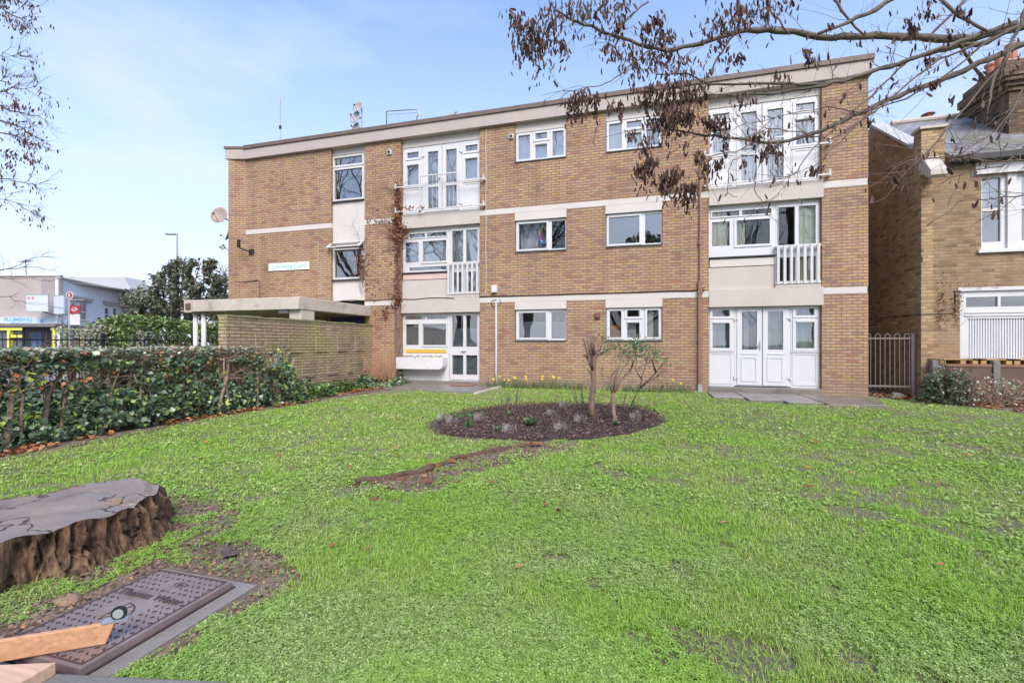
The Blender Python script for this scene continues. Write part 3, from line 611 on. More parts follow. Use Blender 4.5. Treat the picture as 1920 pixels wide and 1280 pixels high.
# ---- steel guards in front of the top-floor doors
def juliet(xa, xb, ga, gb, y):
    r = MB(); z0, zs, zt = 5.43, 6.20, 6.47
    def rail(x0, x1, z): r.box(x0, x1, y, y + .03, z - .016, z + .016)
    rail(xa, xb, z0); rail(xa, ga, zs); rail(gb, xb, zs); rail(ga, gb, zt)
    for x in (ga, gb): r.box(x - .013, x + .013, y + .002, y + .028, z0, zt)
    for i in range(1, 9): x = ga + (gb - ga) * i / 9; r.tube([(x, y + .015, z0), (x, y + .015, zt)], .0065, 6)
    for x in (xa, xb):
        for z in (z0, zs): r.box(x - .03, x + .03, y + .03, D - .001, z - .03, z + .03); r.box(x - .02, x + .02, y - .01, y + .03, z - .04, z + .12)
    return P(r, 'balcony_guard', M_METW)
juliet(X(742, D - .12), X(907, D - .12), X(787.5, D - .12), X(858, D - .12), D - .14)
juliet(X(1322, D - .12), X(1556, D - .12), X(1386, D - .12), X(1470, D - .12), D - .14)
# ---- pipes, cables and fittings fixed to the wall
p = MB(); x = X(1312.5, D - .06)
p.box(x - .045, x + .045, D - .10, D - .02, .22, 2.95); p.tube([(x, D - .05, 2.9), (x, D - .05, 6.0)], .022, 8); p.box(x - .06, x + .06, D - .11, D - .02, 2.6, 2.68); p.tube([(x, D - .05, 3.9), (x, D - .05, 4.0)], .045, 8)
dpipe = P(p, 'downpipe', M_RBROWN); P(MB().box(x - .05, x + .05, D - .11, D - .01, -.05, .22), 'downpipe_shoe', M_GALV)
p = MB(); x = X(930, D - .05); p.tube([(x + .02, D - .04, .0), (x, D - .04, .4), (x, D - .04, 2.55)], .032, 8); P(p, 'grey_conduit', plain('pale_grey_pipe', (.42, .42, .44), .5, .06), smooth=True)
P(MB().tube([(x, D - .015, 2.6), (x - .14, D - .02, 2.56), (x - .17, D - .02, 2.48), (x - .1, D - .03, 2.4), (x + .1, D - .03, 2.4), (x + .15, D - .02, 2.5), (x + .1, D - .02, 2.6)], .008, 5), 'looped_cable', M_BLACK)
x2 = X(927, D - .05); P(MB().box(x2 - .085, x2 + .085, D - .10, D - .001, 2.80, 3.02), 'junction_box', M_UPVC, bevel=.015)
p = MB(); x3 = X(911, D - .02); pts = [(x3 + .01 * math.sin(i * 1.3), D - .012, 8.2 - i * .3) for i in range(19)] + [(x3 - .05, D - .02, 2.78), (x3 - .12, D - .02, 2.74)]
p.tube(pts, .008, 5); P(p, 'hanging_cable', M_METW)
P(MB().tube([(x3 - .06 + .06 * math.cos(a), D - .02, 2.78 + .07 * math.sin(a)) for a in [i * .7 for i in range(19)]], .006, 5), 'cable_coil', M_METW)
p = MB(); zz = 2.69; p.tube([(XB1 - .9 + i * .45, D - .03, zz + .02 * math.sin(i * 1.9)) for i in range(10)], .012, 5)
p.tube([(XA1 + i * .42, D - .012, 2.685 + .006 * math.sin(i * 2.1)) for i in range(16)], .016, 5); p.tube([(XA1 + i * .42, D - .03, 2.70 + .008 * math.sin(i * 1.1)) for i in range(16)], .010, 5)
P(p, 'wall_cable', plain('brown_cable', (.11, .07, .055), .7, .2))
p = MB(); p.tube([(XC0 - .3, D - .03, 2.68), (XC0 - .12, D - .05, 2.66), (XC0 - .1, D - .05, 2.75), (XC0 - .3, D - .04, 2.74)], .01, 5); P(p, 'cable_joint', M_BLACK)
def vent(px, py, s, m, name, lab, cat, mat2):
    c = at(px, py, D); t = thing(name, lab, cat, loc=(c.x, D, c.z)); s2 = s / 2
    MB().box(-s2, s2, -.05, -.001, -s2, s2).build('housing', m, t, bevel=.01); MB().lathe([(s * .28, 0), (s * .28, .03)], (0, -.052, 0), (0, -1, 0), 14).build('grille', mat2, t); return t
vent(731, 286, .15, M_METW, 'wall_vent', 'small white wall vent with dark round hole beside the left top floor french doors', 'vent', M_BLACK)
vent(959, 256.5, .14, M_UPVC, 'security_sensor', 'small white box sensor beside the top floor window with net curtains', 'sensor', M_BLACK)
vent(1120, 592, .16, plain('dark_red_housing', (.16, .06, .055), .5, .1), 'alarm_sounder', 'dark red square fire alarm sounder between the two ground floor kitchen windows', 'alarm', plain('dark_red_face', (.22, .09, .085), .4, .1))
c = at(466, 465, D); t = thing('wall_lamp', 'black floodlight on a bent arm on the brick wall above the name board', 'lamp', loc=(c.x, D, c.z))
MB().box(.05, .24, -.04, -.001, -.24, -.05).build('back_plate', M_BLACK, t); MB().tube([(.14, -.04, -.15), (.02, -.25, -.1), (-.06, -.34, -.04)], .025, 8).build('arm', M_BLACK, t)
MB().box(-.10, -.03, -.40, -.30, -.05, .22).build('lamp_head', M_BLACK, t, bevel=.01)
P(MB().tube([(XL - .5, 13.0, 3.45), (XL, D - .02, 3.47), (XL + .55, D - .02, 3.5), (XL + .62, D - .02, 3.44), (XL + .62, D - .02, 2.6)], .012, 5), 'conduit', plain('brown_conduit', (.12, .075, .055), .6, .1))
P(MB().hexa([(-14.16, 12.9, 2.78), (XL - .02, 13.12, 2.78), (XL - .02, D, 2.78), (-14.1, 13.0, 2.78), (-14.16, 12.9, 2.88), (XL - .02, 13.12, 2.88), (XL - .02, D, 2.88), (-14.1, 13.0, 2.88)]), 'flashing', M_CAP)

# ---- name board
def text(s, size, m, parent, loc, rot=(R(90), 0, 0), ext=.003, align='CENTER', name='lettering', sx=1.0, bold=0.0):
    c = bpy.data.curves.new(name, 'FONT'); c.body = s; c.size = size; c.extrude = ext; c.align_x = align; c.align_y = 'CENTER'; c.offset = bold
    o = bpy.data.objects.new(name, c); col.objects.link(o); dg = bpy.context.evaluated_depsgraph_get(); me = bpy.data.meshes.new_from_object(o.evaluated_get(dg))
    bpy.data.objects.remove(o); me.materials.clear(); me.materials.append(m); o = bpy.data.objects.new(name, me); col.objects.link(o)
    o.parent = parent; o.location = loc; o.rotation_euler = rot; o.scale = (sx, 1, 1); return o
a = at(505, 508, D); b = at(580.5, 491, D); cx = (a.x + b.x) / 2; wd = b.x - a.x
t = thing('name_board', 'white name board with pale blue lettering on the brick wall above the entrance canopy', 'sign', loc=(cx, D - .002, (a.z + b.z) / 2))
MB().box(-wd / 2, wd / 2, -.03, 0, -.125, .125).build('board', plain('white_board', (.78, .80, .80), .4, .02), t, bevel=.004)
text('John Strype Court', .205, plain('pale_blue_letters', (.16, .52, .78), .5, .02), t, (0, -.034, 0), sx=.86, bold=.002)

# ---- dishes, mast and guard rail on the roof, dishes on the flank
def dish(loc, r, aim, m, lab, grp=None, arm=None, roof=None):
    t = thing('satellite_dish', lab, 'satellite dish', grp, loc); ax = Vector(aim).normalized()
    MB().lathe([(.02, -.09), (r * .4, -.07), (r * .75, -.035), (r, .0), (r, .012), (r * .75, -.022), (r * .4, -.055), (.02, -.075)][:5] + [(r * .75, -.02), (r * .4, -.05), (.02, -.07)], (0, 0, 0), ax, 26).build('reflector', m, t, smooth=True)
    q = Vector((0, 0, 1)).rotation_difference(ax); e = q @ Vector((0, 0, r * 1.0)) + Vector((0, 0, -r * .35)); s = Vector((0, 0, -r * .95))
    MB().tube([q @ Vector((0, 0, -.08)), s * .9, e], .012, 6).build('feed_arm', M_GALV, t); MB().ball(e, .035, 8).build('receiver', M_BLACK, t)
    if arm is not None: MB().tube([q @ Vector((0, 0, -.08)), arm], .025, 8).build('bracket', M_GALV, t)
    return t
dish(at(411, 403, 12.9), .30, (.25, -1, .25), M_DISHB, 'large grey brown satellite dish sticking out past the left end of the block', arm=(.45, .18, -.28))
dish(at(425.5, 441, 14.3), .21, (-.5, -.6, .2), M_DISHG, 'small grey satellite dish half hidden behind the left corner of the block', 'small dishes on the flank wall', arm=(.3, .1, 0))
dish(at(418, 463, 14.6), .12, (-.2, -1, .1), M_DISHG, 'tiny round dish on a thin arm below the half hidden one, left of the block', 'small dishes on the flank wall', arm=(.5, .1, -.35))
YR = 15.5
m0 = at(679, 245, YR); m1 = at(678, 192, YR); t = thing('dish_mast', 'thin steel mast carrying a stack of three satellite dishes on the roof', 'mast', loc=(m0.x, YR, 8.08))
MB().tube([(0, 0, 0), (-.02, 0, m1.z - 8.08)], .025, 8).build('pole', M_GALV, t); MB().lathe([(.2, 0), (.2, .03)], (0, 0, 0)).build('foot', M_GALV, t)
for (px, py, r_, ax, w_) in ((671, 200, .22, (-.05, -1, .2), 'topmost'), (666, 220, .25, (-.12, -1, .3), 'middle'), (667, 239, .21, (-.3, -1, .3), 'lowest')):
    c = at(px, py, YR - .1); dish(c, r_, ax, M_DISHG, w_ + ' satellite dish of the three stacked on the roof mast', 'satellite dishes on the roof mast', arm=(m0.x - c.x, YR - c.y, 0))
YR = 15.2; a0 = at(525, 262, YR); a1 = at(527, 182, YR); t = thing('aerial_mast', 'thin aerial mast with a drooping rod at its top, alone on the flat roof', 'aerial', loc=(a0.x, YR, 8.08)); H_ = a1.z - 8.08
MB().tube([(0, 0, 0), (.02, 0, H_)], .018, 6).build('pole', M_GALV, t); MB().tube([(.02, 0, H_), (.32, 0, H_ - .45)], .012, 5).build('drooping_rod', M_GALV, t)
MB().box(-.03, .05, -.03, .03, H_ * .58, H_ * .62).box(-.09, .03, -.03, .03, H_ * .25, H_ * .28).build('clamp', M_BLACK, t)
YR = 14.6; t = thing('roof_guard_rail', 'grey metal guard rail with curved end standing behind the roof edge', 'railing', loc=(0, YR, 8.08)); g = MB()
A = [at(724.5, 232, YR), at(724.5, 209, YR), at(782, 205, YR), at(787, 213, YR), at(788, 226, YR)]; A[0].z = 8.08; A[-1].z = 8.08
loc_ = lambda v: (v.x, 0, v.z - 8.08)
g.tube([loc_(v) for v in A], .024, 8); g.tube([(loc_(v)[0], 0, loc_(v)[2]) for v in (at(781, 228, YR), at(782, 219, YR), at(786.5, 215, YR), at(793, 218, YR), at(796, 226, YR))], .02, 6); g.build('frame', M_GALV, t, smooth=True)
g = MB()
for i in range(12): v = at(729 + i * 4.7, 214.5 - i * .35, YR); g.tube([(v.x, 0, 0), (v.x, 0, v.z - 8.08)], .006, 4)
v0 = loc_(at(727, 214.8, YR)); v1 = loc_(at(784, 211, YR)); g.tube([v0, v1], .008, 4); g.build('bars', M_GALV, t)
# pigeon on the roof edge
c = at(848, 216.5, D + .1); c.z = 8.222; t = thing('pigeon', 'small grey pigeon perched on the brown roof edge', 'bird', loc=c)
b = MB(); b.tube([(-.20, 0, .055), (-.13, 0, .075), (-.06, 0, .10), (.02, 0, .12), (.07, 0, .15), (.095, 0, .19), (.12, 0, .20), (.145, 0, .195), (.17, 0, .19)], [.012, .025, .055, .062, .045, .026, .03, .02, .004], 10)
b.tube([(.0, .02, .07), (.0, .02, .0)], .006, 4).tube([(.0, -.02, .07), (.0, -.02, .0)], .006, 4); b.build('body', M_DISHG, t, smooth=True)

# ---- balloon in the first-floor window
c = at(1019.5, 441, YS + .28); t = thing('foil_balloon', 'rainbow foil balloon shaped like a zero floating behind the first floor window', 'balloon', loc=c)
m, nt_, bb = new_mat('rainbow_foil'); tcn = N(nt_, 'ShaderNodeTexCoord'); sp = N(nt_, 'ShaderNodeSeparateXYZ'); nt_.links.new(tcn.outputs['Generated'], sp.inputs[0])
nt_.links.new(ramp(nt_, [(0, (.12, .45, .85)), (.2, (.25, .6, .9)), (.35, (.85, .18, .62)), (.55, (.85, .35, .6)), (.72, (.85, .68, .25)), (1, (.45, .75, .4))], sp.outputs[2]), bb.inputs['Base Color']); bb.inputs['Roughness'].default_value = .25; bb.inputs['Metallic'].default_value = .3
b = MB(); pts = [(.115 * math.cos(a), 0, .255 * math.sin(a)) for a in [i * math.pi / 12 for i in range(25)]]; b.tube(pts, .062, 10, cap=False); b.build('balloon_skin', m, t, smooth=True)
MB().tube([(0, 0, -.31), (.01, 0, -.55)], .002, 3).build('ribbon', M_NET, t)

# ================================================================== entrance canopy and mossy screen wall
t = thing('entrance_canopy', 'flat weathered concrete canopy over the entrance with two white tubular columns', 'canopy', loc=(-8.55, 9.93, 0)); ox, oy = 8.55, -9.93
b = MB(); b.box(-3.55, 0, 0, 3.245, 2.17, 2.49); b.build('concrete_roof', M_PORCH, t, bevel=.015)
b = MB(); b.box(-3.82, -3.552, -.02, 3.2, 2.15, 2.50); b.build('gutter_end', M_PORCH, t, bevel=.01)
MB().box(-3.73, -3.57, -.05, -.022, 2.24, 2.40).build('rain_outlet', plain('rusty_outlet', (.12, .07, .05), .8, .2), t)
for x in (-3.66, -3.36): MB().tube([(x, .2, 0), (x, .2, 2.15)], .062, 14).build('column', M_UPVC, t, smooth=True)
MB().box(-.40, .0 - .02, .12, .62, 1.905, 2.168).build('corner_block', M_PORCH, t, bevel=.01)
MB().box(-.75, -.45, .12, .3, 2.08, 2.167).build('soffit_lamp', M_METW, t, bevel=.02)
P(MB().box(-10.0, XB1 - .02, D - .015, D - .003, .1, 2.15), 'entrance_door', plain('dark_blue_door', (.015, .02, .10), .4, .1))
t = thing('screen_wall', 'low mossy brick screen wall running from the canopy towards the hedge', 'wall', loc=(-8.5, 7.75, 0))
w = MB(); w.box(-.22, 0, 0, 5.415, -.2, 1.86); w.build('brickwork', M_BRICKM, t)
w = MB()
for i, yy in enumerate((.75, 1.75, 2.75, 3.65, 4.5)):
    w.box(.001, .03, yy, yy + .48, 1.06, 1.51); w.box(.001, .03, yy + .49, yy + .95 - .2 * (i > 2), .42, .81)
w.build('raised_brickwork', M_BRICKM, t)
w = MB()
for i in range(12):
    y0 = i * .452; dz = .012 * math.sin(i * 2.3); w.box(-.245, .02, y0 + .003, y0 + .449, 1.862 + dz * .2, 1.905 + dz)
w.build('coping', plain('mossy_coping', (.23, .21, .12), .9, .2, 5, .4, 60), t)

# ================================================================== neighbouring house on the right
HX = 6.26; HYF = 13.2
house = thing('brick_house', 'old yellow brick house with slate roof and white garage beside the flats', 'house', loc=(HX, HYF, 0))
def H(mb, name, m, **k):
    o = mb.build(name, m, house, **k); o.matrix_parent_inverse = Matrix.Translation((-HX, -HYF, 0)); return o
RY, RZ = 15.75, 7.55
H(MB().slab([(HYF, -.3), (19, -.3), (19, 5.6), (RY, RZ + .03), (HYF + .35, 6.0), (HYF + .3, 6.30), (HYF, 6.33)], 'x', HX, HX + .25), 'side_wall', M_BRICKR)
gx0, wx0 = X(1800, HYF), X(1840, HYF)
H(MB().plate(HX + .252, 14, -.3, 5.42, HYF, HYF + .25, [(gx0, gx0 + 3.2, .3, 2.56), (wx0, wx0 + 2.2, 3.42, 5.15)]), 'front_wall', M_BRICKF)
H(MB().box(HX + .252, HX + .46, HYF + .003, HYF + .3, 5.42, 6.33), 'parapet_pier', M_BRICKR)
H(MB().box(HX - .04, HX + .50, HYF - .05, HYF + .36, 6.335, 6.40), 'pier_coping', M_PORCH)
H(MB().slab([(HYF + .35, 6.03), (RY, RZ + .03), (RY, RZ + .10), (HYF + .35, 6.10)], 'x', HX - .04, HX + .29), 'verge', plain('pale_lead', (.42, .42, .43), .5, .1))
def slate():
    m, nt, b = new_mat('slates'); g = wpos(nt); sp = N(nt, 'ShaderNodeSeparateXYZ'); nt.links.new(g.outputs['Position'], sp.inputs[0]); cb = N(nt, 'ShaderNodeCombineXYZ')
    nt.links.new(sp.outputs[0], cb.inputs[0]); nt.links.new(sp.outputs[2], cb.inputs[1]); bt = N(nt, 'ShaderNodeTexBrick'); nt.links.new(cb.outputs[0], bt.inputs['Vector'])
    bt.inputs['Color1'].default_value = (.18, .175, .19, 1); bt.inputs['Color2'].default_value = (.30, .29, .31, 1); bt.inputs['Mortar'].default_value = (.08, .075, .08, 1)
    bt.inputs['Scale'].default_value = 1; bt.inputs['Mortar Size'].default_value = .008; bt.inputs['Brick Width'].default_value = .25; bt.inputs['Row Height'].default_value = .11
    n = noise(nt, 1.6, 6, g.outputs['Position']); c = mixc(nt, ramp(nt, [(.48, (0, 0, 0)), (.64, (.7, .7, .7))], n.outputs[0]), bt.outputs[0], (.17, .18, .13)); nt.links.new(c, b.inputs['Base Color']); b.inputs['Roughness'].default_value = .32
    bp = N(nt, 'ShaderNodeBump'); bp.inputs['Strength'].default_value = .6; bp.inputs['Distance'].default_value = .01; bp.invert = True; nt.links.new(bt.outputs['Fac'], bp.inputs['Height']); nt.links.new(bp.outputs[0], b.inputs['Normal']); return m
M_SLT = slate()
H(MB().slab([(HYF - .12, 5.62), (RY, RZ), (19, 5.4), (19, 5.3), (RY, RZ - .1), (HYF - .12, 5.52)], 'x', HX + .52, 14).slab([(HYF + .36, 6.0), (RY, RZ - .006), (RY, RZ - .08), (HYF + .36, 5.92)], 'x', HX + .27, HX + .518), 'roof', M_SLT)
H(MB().tube([(HX + .5, RY, RZ + .03), (14, RY, RZ + .03)], .07, 8), 'ridge', M_PORCH)
H(MB().box(HX + .47, 14, HYF - .22, HYF - .002, 5.44, 5.60), 'gutter', M_BLACK, bevel=.02)
H(MB().box(wx0 - .12, 14, HYF - .05, HYF - .003, 5.16, 5.42), 'window_head', M_WOODW)
H(MB().slab([(HYF - .50, 5.10), (HYF - .42, 5.05), (HYF - .34, 5.15), (HYF - .28, 5.12), (HYF - .22, 5.24), (HYF - .14, 5.2), (HYF - .08, 5.34), (HYF - .004, 5.34), (HYF - .004, 5.62), (HYF - .16, 5.62), (HYF - .50, 5.22)], 'x', HX - .06, HX + .26), 'corbel', M_CONC, bevel=.01)
H(MB().box(HX + .95, HX + 1.2, HYF - .012, HYF - .001, 5.12, 5.3), 'air_brick', plain('dark_grey_vent', (.12, .12, .13), .7, .1))
f = MB(); y = HYF + .08; f.plate(wx0, wx0 + 2.2, 3.44, 5.15, y, y + .08, [(wx0 + .06, wx0 + .40, 3.62, 4.33), (wx0 + .06, wx0 + .40, 4.40, 5.08), (wx0 + .78, wx0 + 2.0, 3.62, 4.33), (wx0 + .78, wx0 + 2.0, 4.40, 5.08)])
f.box(wx0 + .50, wx0 + .66, y - .05, y - .001, 3.44, 5.15)
o = H(f, 'window', M_WOODW); child(MB().box(wx0 - .08, wx0 + 2.3, HYF - .07, y - .001, 3.36, 3.438).build('sill', M_WOODW), o)
child(MB().box(wx0 + .05, wx0 + 2.1, y + .04, y + .046, 3.5, 5.1).build('pane', M_GLASS), o); curtain(o, wx0 + .06, wx0 + 2.1, 4.5, 5.12, y + .25, M_NET, 'roller_blind', 1, .002)
H(MB().box(HX + .5, 13.9, HYF + 1.2, HYF + 1.3, 0, 5.4), 'room_wall', M_ROOM)
f = MB(); y = HYF + .03; gx1 = gx0 + 3.2; f.plate(gx0, gx1, .3, 2.56, y, y + .1, [(gx0 + .13, gx0 + .72, 2.13, 2.36), (gx0 + .77, gx0 + 1.36, 2.13, 2.36), (gx0 + 1.42, gx0 + 2.0, 2.13, 2.36), (gx0 + .16, gx1 - .12, .4, 1.86)])
f.box(gx0 - .04, gx1, y - .05, y - .001, 2.50, 2.58); f.box(gx0 + .1, gx1, y - .02, y - .001, 1.92, 1.95); f.box(gx0 + .1, gx1, y - .02, y - .001, 1.99, 2.02)
o = H(f, 'garage_front', M_WOODW); child(MB().box(gx0 + .1, gx1 - .1, y + .04, y + .046, 2.1, 2.4).build('pane', M_GLASS), o)
f = MB(); xx = gx0 + .16
while xx < gx1 - .12: f.box(xx, xx + .026, y + .020, y + .06, .4, 1.86); f.box(xx + .026, xx + .05, y + .038, y + .06, .4, 1.86); xx += .05
child(f.build('ribbed_door', M_UPVC), o)
H(MB().tube([(HX + .01, HYF + 3, 2.0), (HX - .012, HYF - .014, 1.98), (gx0 - .14, HYF - .014, 1.99), (gx0 - .10, HYF - .014, 2.06), (gx0 - .10, HYF - .014, 2.5)], .009, 5), 'wall_cable', M_BLACK)
ch = MB(); ch.plate(14.05, 15.35, 5.9, 7.35, 8.42, 9.8, axis='x')
for z, e in ((7.35, .06), (7.45, .12), (7.55, .18), (7.65, .22), (7.85, .14)): ch.box(8.42 - e, 9.8 + e, 14.05 - e, 15.35 + e, z, z + (.098 if z < 7.6 else .196))
cst = H(ch, 'chimney', brick('sooty_brick', [(0, (.09, .06, .05)), (.5, (.19, .13, .09)), (1, (.27, .19, .11))], (.10, .08, .065), moss=((.13, .13, .06), 1.6, .52))); child(MB().box(8.38, 9.85, 14.0, 15.4, 8.05, 8.12).build('chimney_cap', M_PORCH), cst)
for (x, y_) in ((8.62, 14.3), (8.66, 14.75), (8.7, 15.15), (9.2, 14.5)):
    child(MB().lathe([(.15, 0), (.14, .04), (.11, .08), (.10, .38), (.13, .42), (.13, .47), (.09, .47), (.085, .1)], (x, y_, 8.12), n=16).build('chimney_pot', M_TERRA, smooth=False), cst)
v = at(1740, 218, RY + .8); H(MB().lathe([(.10, -.5), (.10, 0), (.17, .05), (.05, .11), (.02, .13)], (v.x, v.y, v.z), n=12), 'roof_pot', M_TERRA)

# gate between the flats and the house
GY = 13.42; t = thing('bow_top_gate', 'grey bow topped steel railing gate closing the gap beside the flats', 'gate', loc=(5.22, GY, .18)); g = MB(); WG = HX - 5.22 - .02
g.box(0, WG, -.02, .02, 1.22, 1.25); g.box(0, WG, -.02, .02, .05, .09); g.box(WG - .08, WG, -.03, .03, -.2, 1.36); M_GATE = plain('grey_brown_gate', (.20, .165, .155), .6, .12, 8)
g.build('frame', M_GATE, t); g = MB()
for i in range(5):
    x0 = .01 + i * .2; pts = [(x0, 0, .0), (x0, 0, 1.3)] + [(x0 + .05 - .05 * math.cos(a), 0, 1.3 + .05 * math.sin(a)) for a in (.5, 1.05, 1.57, 2.1, 2.65)] + [(x0 + .1, 0, 1.3), (x0 + .1, 0, .0)]; g.tube(pts, .009, 6)
g.build('bow_bars', M_GATE, t)
# low fence: brown gravel boards between concrete posts, pallets behind it
FY = 12.55
for i, px in enumerate((1751, 1866)):
    v = at(px, 690, FY); t = one('fence_post', ('short white topped concrete post beside the dark green bush', 'short concrete post in the middle of the brown board fence')[i], 'post', MB().box(v.x - .06, v.x + .06, FY - .06, FY + .06, -.2, at(px, 675 if i == 0 else 676, FY).z), M_KERB, 'concrete posts of the low board fence', bevel=.01)
v0, v1 = X(1751, FY), X(1866, FY)
for i, (a, b) in enumerate(((v0 + .07, v1 - .07), (v1 + .07, v1 + 1.6))):
    t = thing('fence_board', ('brown gravel board between the two short concrete posts', 'brown gravel board running out of frame beyond the second concrete post')[i], 'fence', 'boards of the low fence', loc=(a, FY, 0))
    MB().box(0, b - a, -.02, .02, .0, .78).build('board', plain('brown_board', (.12, .075, .055), .8, .15, 5), t); MB().box(0, b - a, -.035, .035, .782, .84).build('capping', plain('brown_capping', (.22, .11, .07), .8, .15, 5), t)
for i, (px, lab) in enumerate(((1792, 'wooden pallet behind the board fence, nearest the gate'), (1852, 'wooden pallet behind the board fence, middle one'), (1915, 'wooden pallet behind the board fence, cut off by the photo edge'))):
    v = at(px, 680, 13.0); t = thing('wooden_pallet', lab, 'pallet', 'pallets stacked by the garage', loc=(v.x, 12.95, .78)); b = MB()
    for k in range(5): b.box(-.42, .42, -.22 + k * .1, -.14 + k * .1, .145, .165)
    b.build('deck_boards', M_PALL, t); b = MB()
    for k in (-.42, -.05, .32): b.box(k, k + .1, -.21, .24, .04, .143)
    [x.build('block', M_PALL, t) for x in b.pieces()]; b = MB(); b.box(-.42, .42, -.22, -.12, .0, .038).box(-.42, .42, .14, .24, .0, .038); b.build('base_boards', M_PALL, t)
one('pallet_stack_base', 'rough brick plinth carrying the pallets behind the board fence', 'plinth', MB().box(X(1764, 13), 12, 12.72, 13.18, -.2, .775), M_BRICKF)

# ================================================================== ground, road and paths
def ground_z(x, y): return 0.0
one('ground', None, None, MB().poly([(-300, -300, -.09), (300, -300, -.09), (300, 300, -.09), (-300, 300, -.09)]), plain('ground_far', (.10, .12, .06), .95, .2, .5), kind='structure')
nx, ny = 300, 220; gx = np.linspace(-14.5, 14, nx); gy = np.linspace(-.5, 16.5, ny); GXX, GYY = np.meshgrid(gx, gy, indexing='ij'); ZZ = gh(GXX, GYY)
me = bpy.data.meshes.new('lawn'); vv = np.stack([GXX, GYY, ZZ], -1).reshape(-1, 3); ii = (np.arange(nx - 1)[:, None] * ny + np.arange(ny - 1)[None]).reshape(-1)
me.from_pydata(vv.tolist(), [], np.stack([ii, ii + ny, ii + ny + 1, ii + 1], -1).tolist()); me.polygons.foreach_set('use_smooth', [True] * len(me.polygons)); me.materials.append(M_LAWN)
lawn = bpy.data.objects.new('lawn', me); col.objects.link(lawn); tag(lawn, kind='structure')
def sheet(name, pts, m, z=.03, kind='structure', step=.12):
    """a thin sheet over the uneven ground, z above it; pts = outline"""
    P_ = np.array([(p[0], p[1]) for p in pts]); mb = MB(); c = P_.mean(0); n = len(P_); rings = 10; b = 0
    mb.v.append((c[0], c[1], float(gh(c[0], c[1])) + z))
    E_ = []
    for i in range(n):
        a, q = P_[i], P_[(i + 1) % n]; k = max(1, int(np.linalg.norm(q - a) / step))
        for j in range(k): E_.append(a + (q - a) * j / k)
    E_ = np.array(E_); k = len(E_)
    for r_ in range(1, rings + 1):
        f = r_ / rings
        for e in E_:
            p = c + (e - c) * f; zz = float(gh(p[0], p[1])) + (z if r_ < rings else -.03); mb.v.append((p[0], p[1], zz))
    for i in range(k):
        j = (i + 1) % k; mb.f.append((0, 1 + i, 1 + j))
        for r_ in range(rings - 1): o_ = 1 + r_ * k; mb.f.append((o_ + i, o_ + k + i, o_ + k + j, o_ + j))
    o = mb.build(name, m, smooth=True); tag(o, kind=kind); return o
def blob(cx, cy, rx, ry, rot=0, n=36, wob=.1, seed=1):
    r_ = random.Random(seed); ph = [r_.uniform(0, 6.28) for _ in range(4)]; pts = []
    for i in range(n):
        a = 2 * math.pi * i / n; w_ = 1 + wob * (math.sin(3 * a + ph[0]) + .6 * math.sin(5 * a + ph[1]) + .4 * math.sin(9 * a + ph[2])) / 2
        x, y = rx * w_ * math.cos(a), ry * w_ * math.sin(a); pts.append((cx + x * math.cos(rot) - y * math.sin(rot), cy + x * math.sin(rot) + y * math.cos(rot)))
    return pts
# soil under the hedges
soilL = [(-8.9, 2.0), (-6.75, 2.0), (-6.85, 3.6), (-7.05, 5.2), (-6.95, 7.0), (-6.9, 8.4), (-7.1, 10), (-6.6, 12.4), (-6.9, 13.2), (-8.9, 13.2)]
sheet('soil', soilL, M_SOIL, .008); sheet('soil', [(5.2, 13.5), (5.3, 12.9), (6.0, 12.5), (6.6, 11.2), (7.3, 9.0), (9.5, 9.0), (9.5, 13.3)], M_SOIL, .008)
stump_soil = blob(-3.45, 2.0, .98, .92, .3, seed=5, wob=.3); sheet('soil', stump_soil, M_SOIL, .006)
root_soil = [gp(*p)[:2] for p in ((700, 922), (800, 935), (870, 900), (960, 868), (1060, 846), (1080, 836), (1010, 828), (930, 838), (860, 862), (790, 885), (680, 905))]; sheet('soil', root_soil, M_SOIL, .006)
mh_soil = [(-3.1, 1.05), (-1.9, 1.15), (-1.84, 1.6), (-1.75, 2.05), (-2.0, 2.3), (-2.5, 2.45), (-3.0, 2.2)]; sheet('soil', mh_soil, M_SOIL, .009)
# paving
def flag(x0, x1, y0, y1, z=.045, sk=0): return MB().hexa([(x0, y0, -.1), (x1, y0 + sk, -.1), (x1, y1 + sk, -.1), (x0, y1, -.1), (x0, y0, z), (x1, y0 + sk, z), (x1, y1 + sk, z), (x0, y1, z)])
b = MB()
for (x0, x1, y0, y1) in ((-7.2, -5.6, 11.5, 13.1), (-5.58, -4.15, 11.2, 13.1)): b.v += []; bb_ = flag(x0, x1, y0, y1, .04); o_ = len(b.v); b.v += bb_.v; b.f += [tuple(o_ + i for i in q) for q in bb_.f]
one('paving', None, None, b, M_WET, kind='structure', bevel=.01)
one('path_edging', None, None, MB().hexa([(-4.15, 10.95, -.1), (-4.07, 10.95, -.1), (-3.97, 13.1, -.1), (-4.05, 13.1, -.1), (-4.15, 10.95, .06), (-4.07, 10.95, .06), (-3.97, 13.1, .06), (-4.05, 13.1, .06)]), M_PORCH, kind='structure')
b = MB()
for i, (x0, x1, y0, y1) in enumerate(((1.55, 2.22, 11.85, 13.12), (2.24, 2.92, 11.45, 13.12), (2.94, 3.62, 11.2, 13.12), (3.64, 4.3, 11.0, 13.0), (4.32, 4.75, 11.2, 12.6))): bb_ = flag(x0, x1, y0, y1, .035 + .006 * (i % 2)); o_ = len(b.v); b.v += bb_.v; b.f += [tuple(o_ + k for k in q) for q in bb_.f]
one('terrace_paving', None, None, b, M_WET, kind='structure', bevel=.01)
one('door_mat', 'thin brown mat on the paving in front of the glazed door', 'mat', MB().box(-5.55, -4.85, 12.62, 13.05, .042, .07), plain('brown_mat', (.22, .12, .08), .95, .2, 10), bevel=.008)
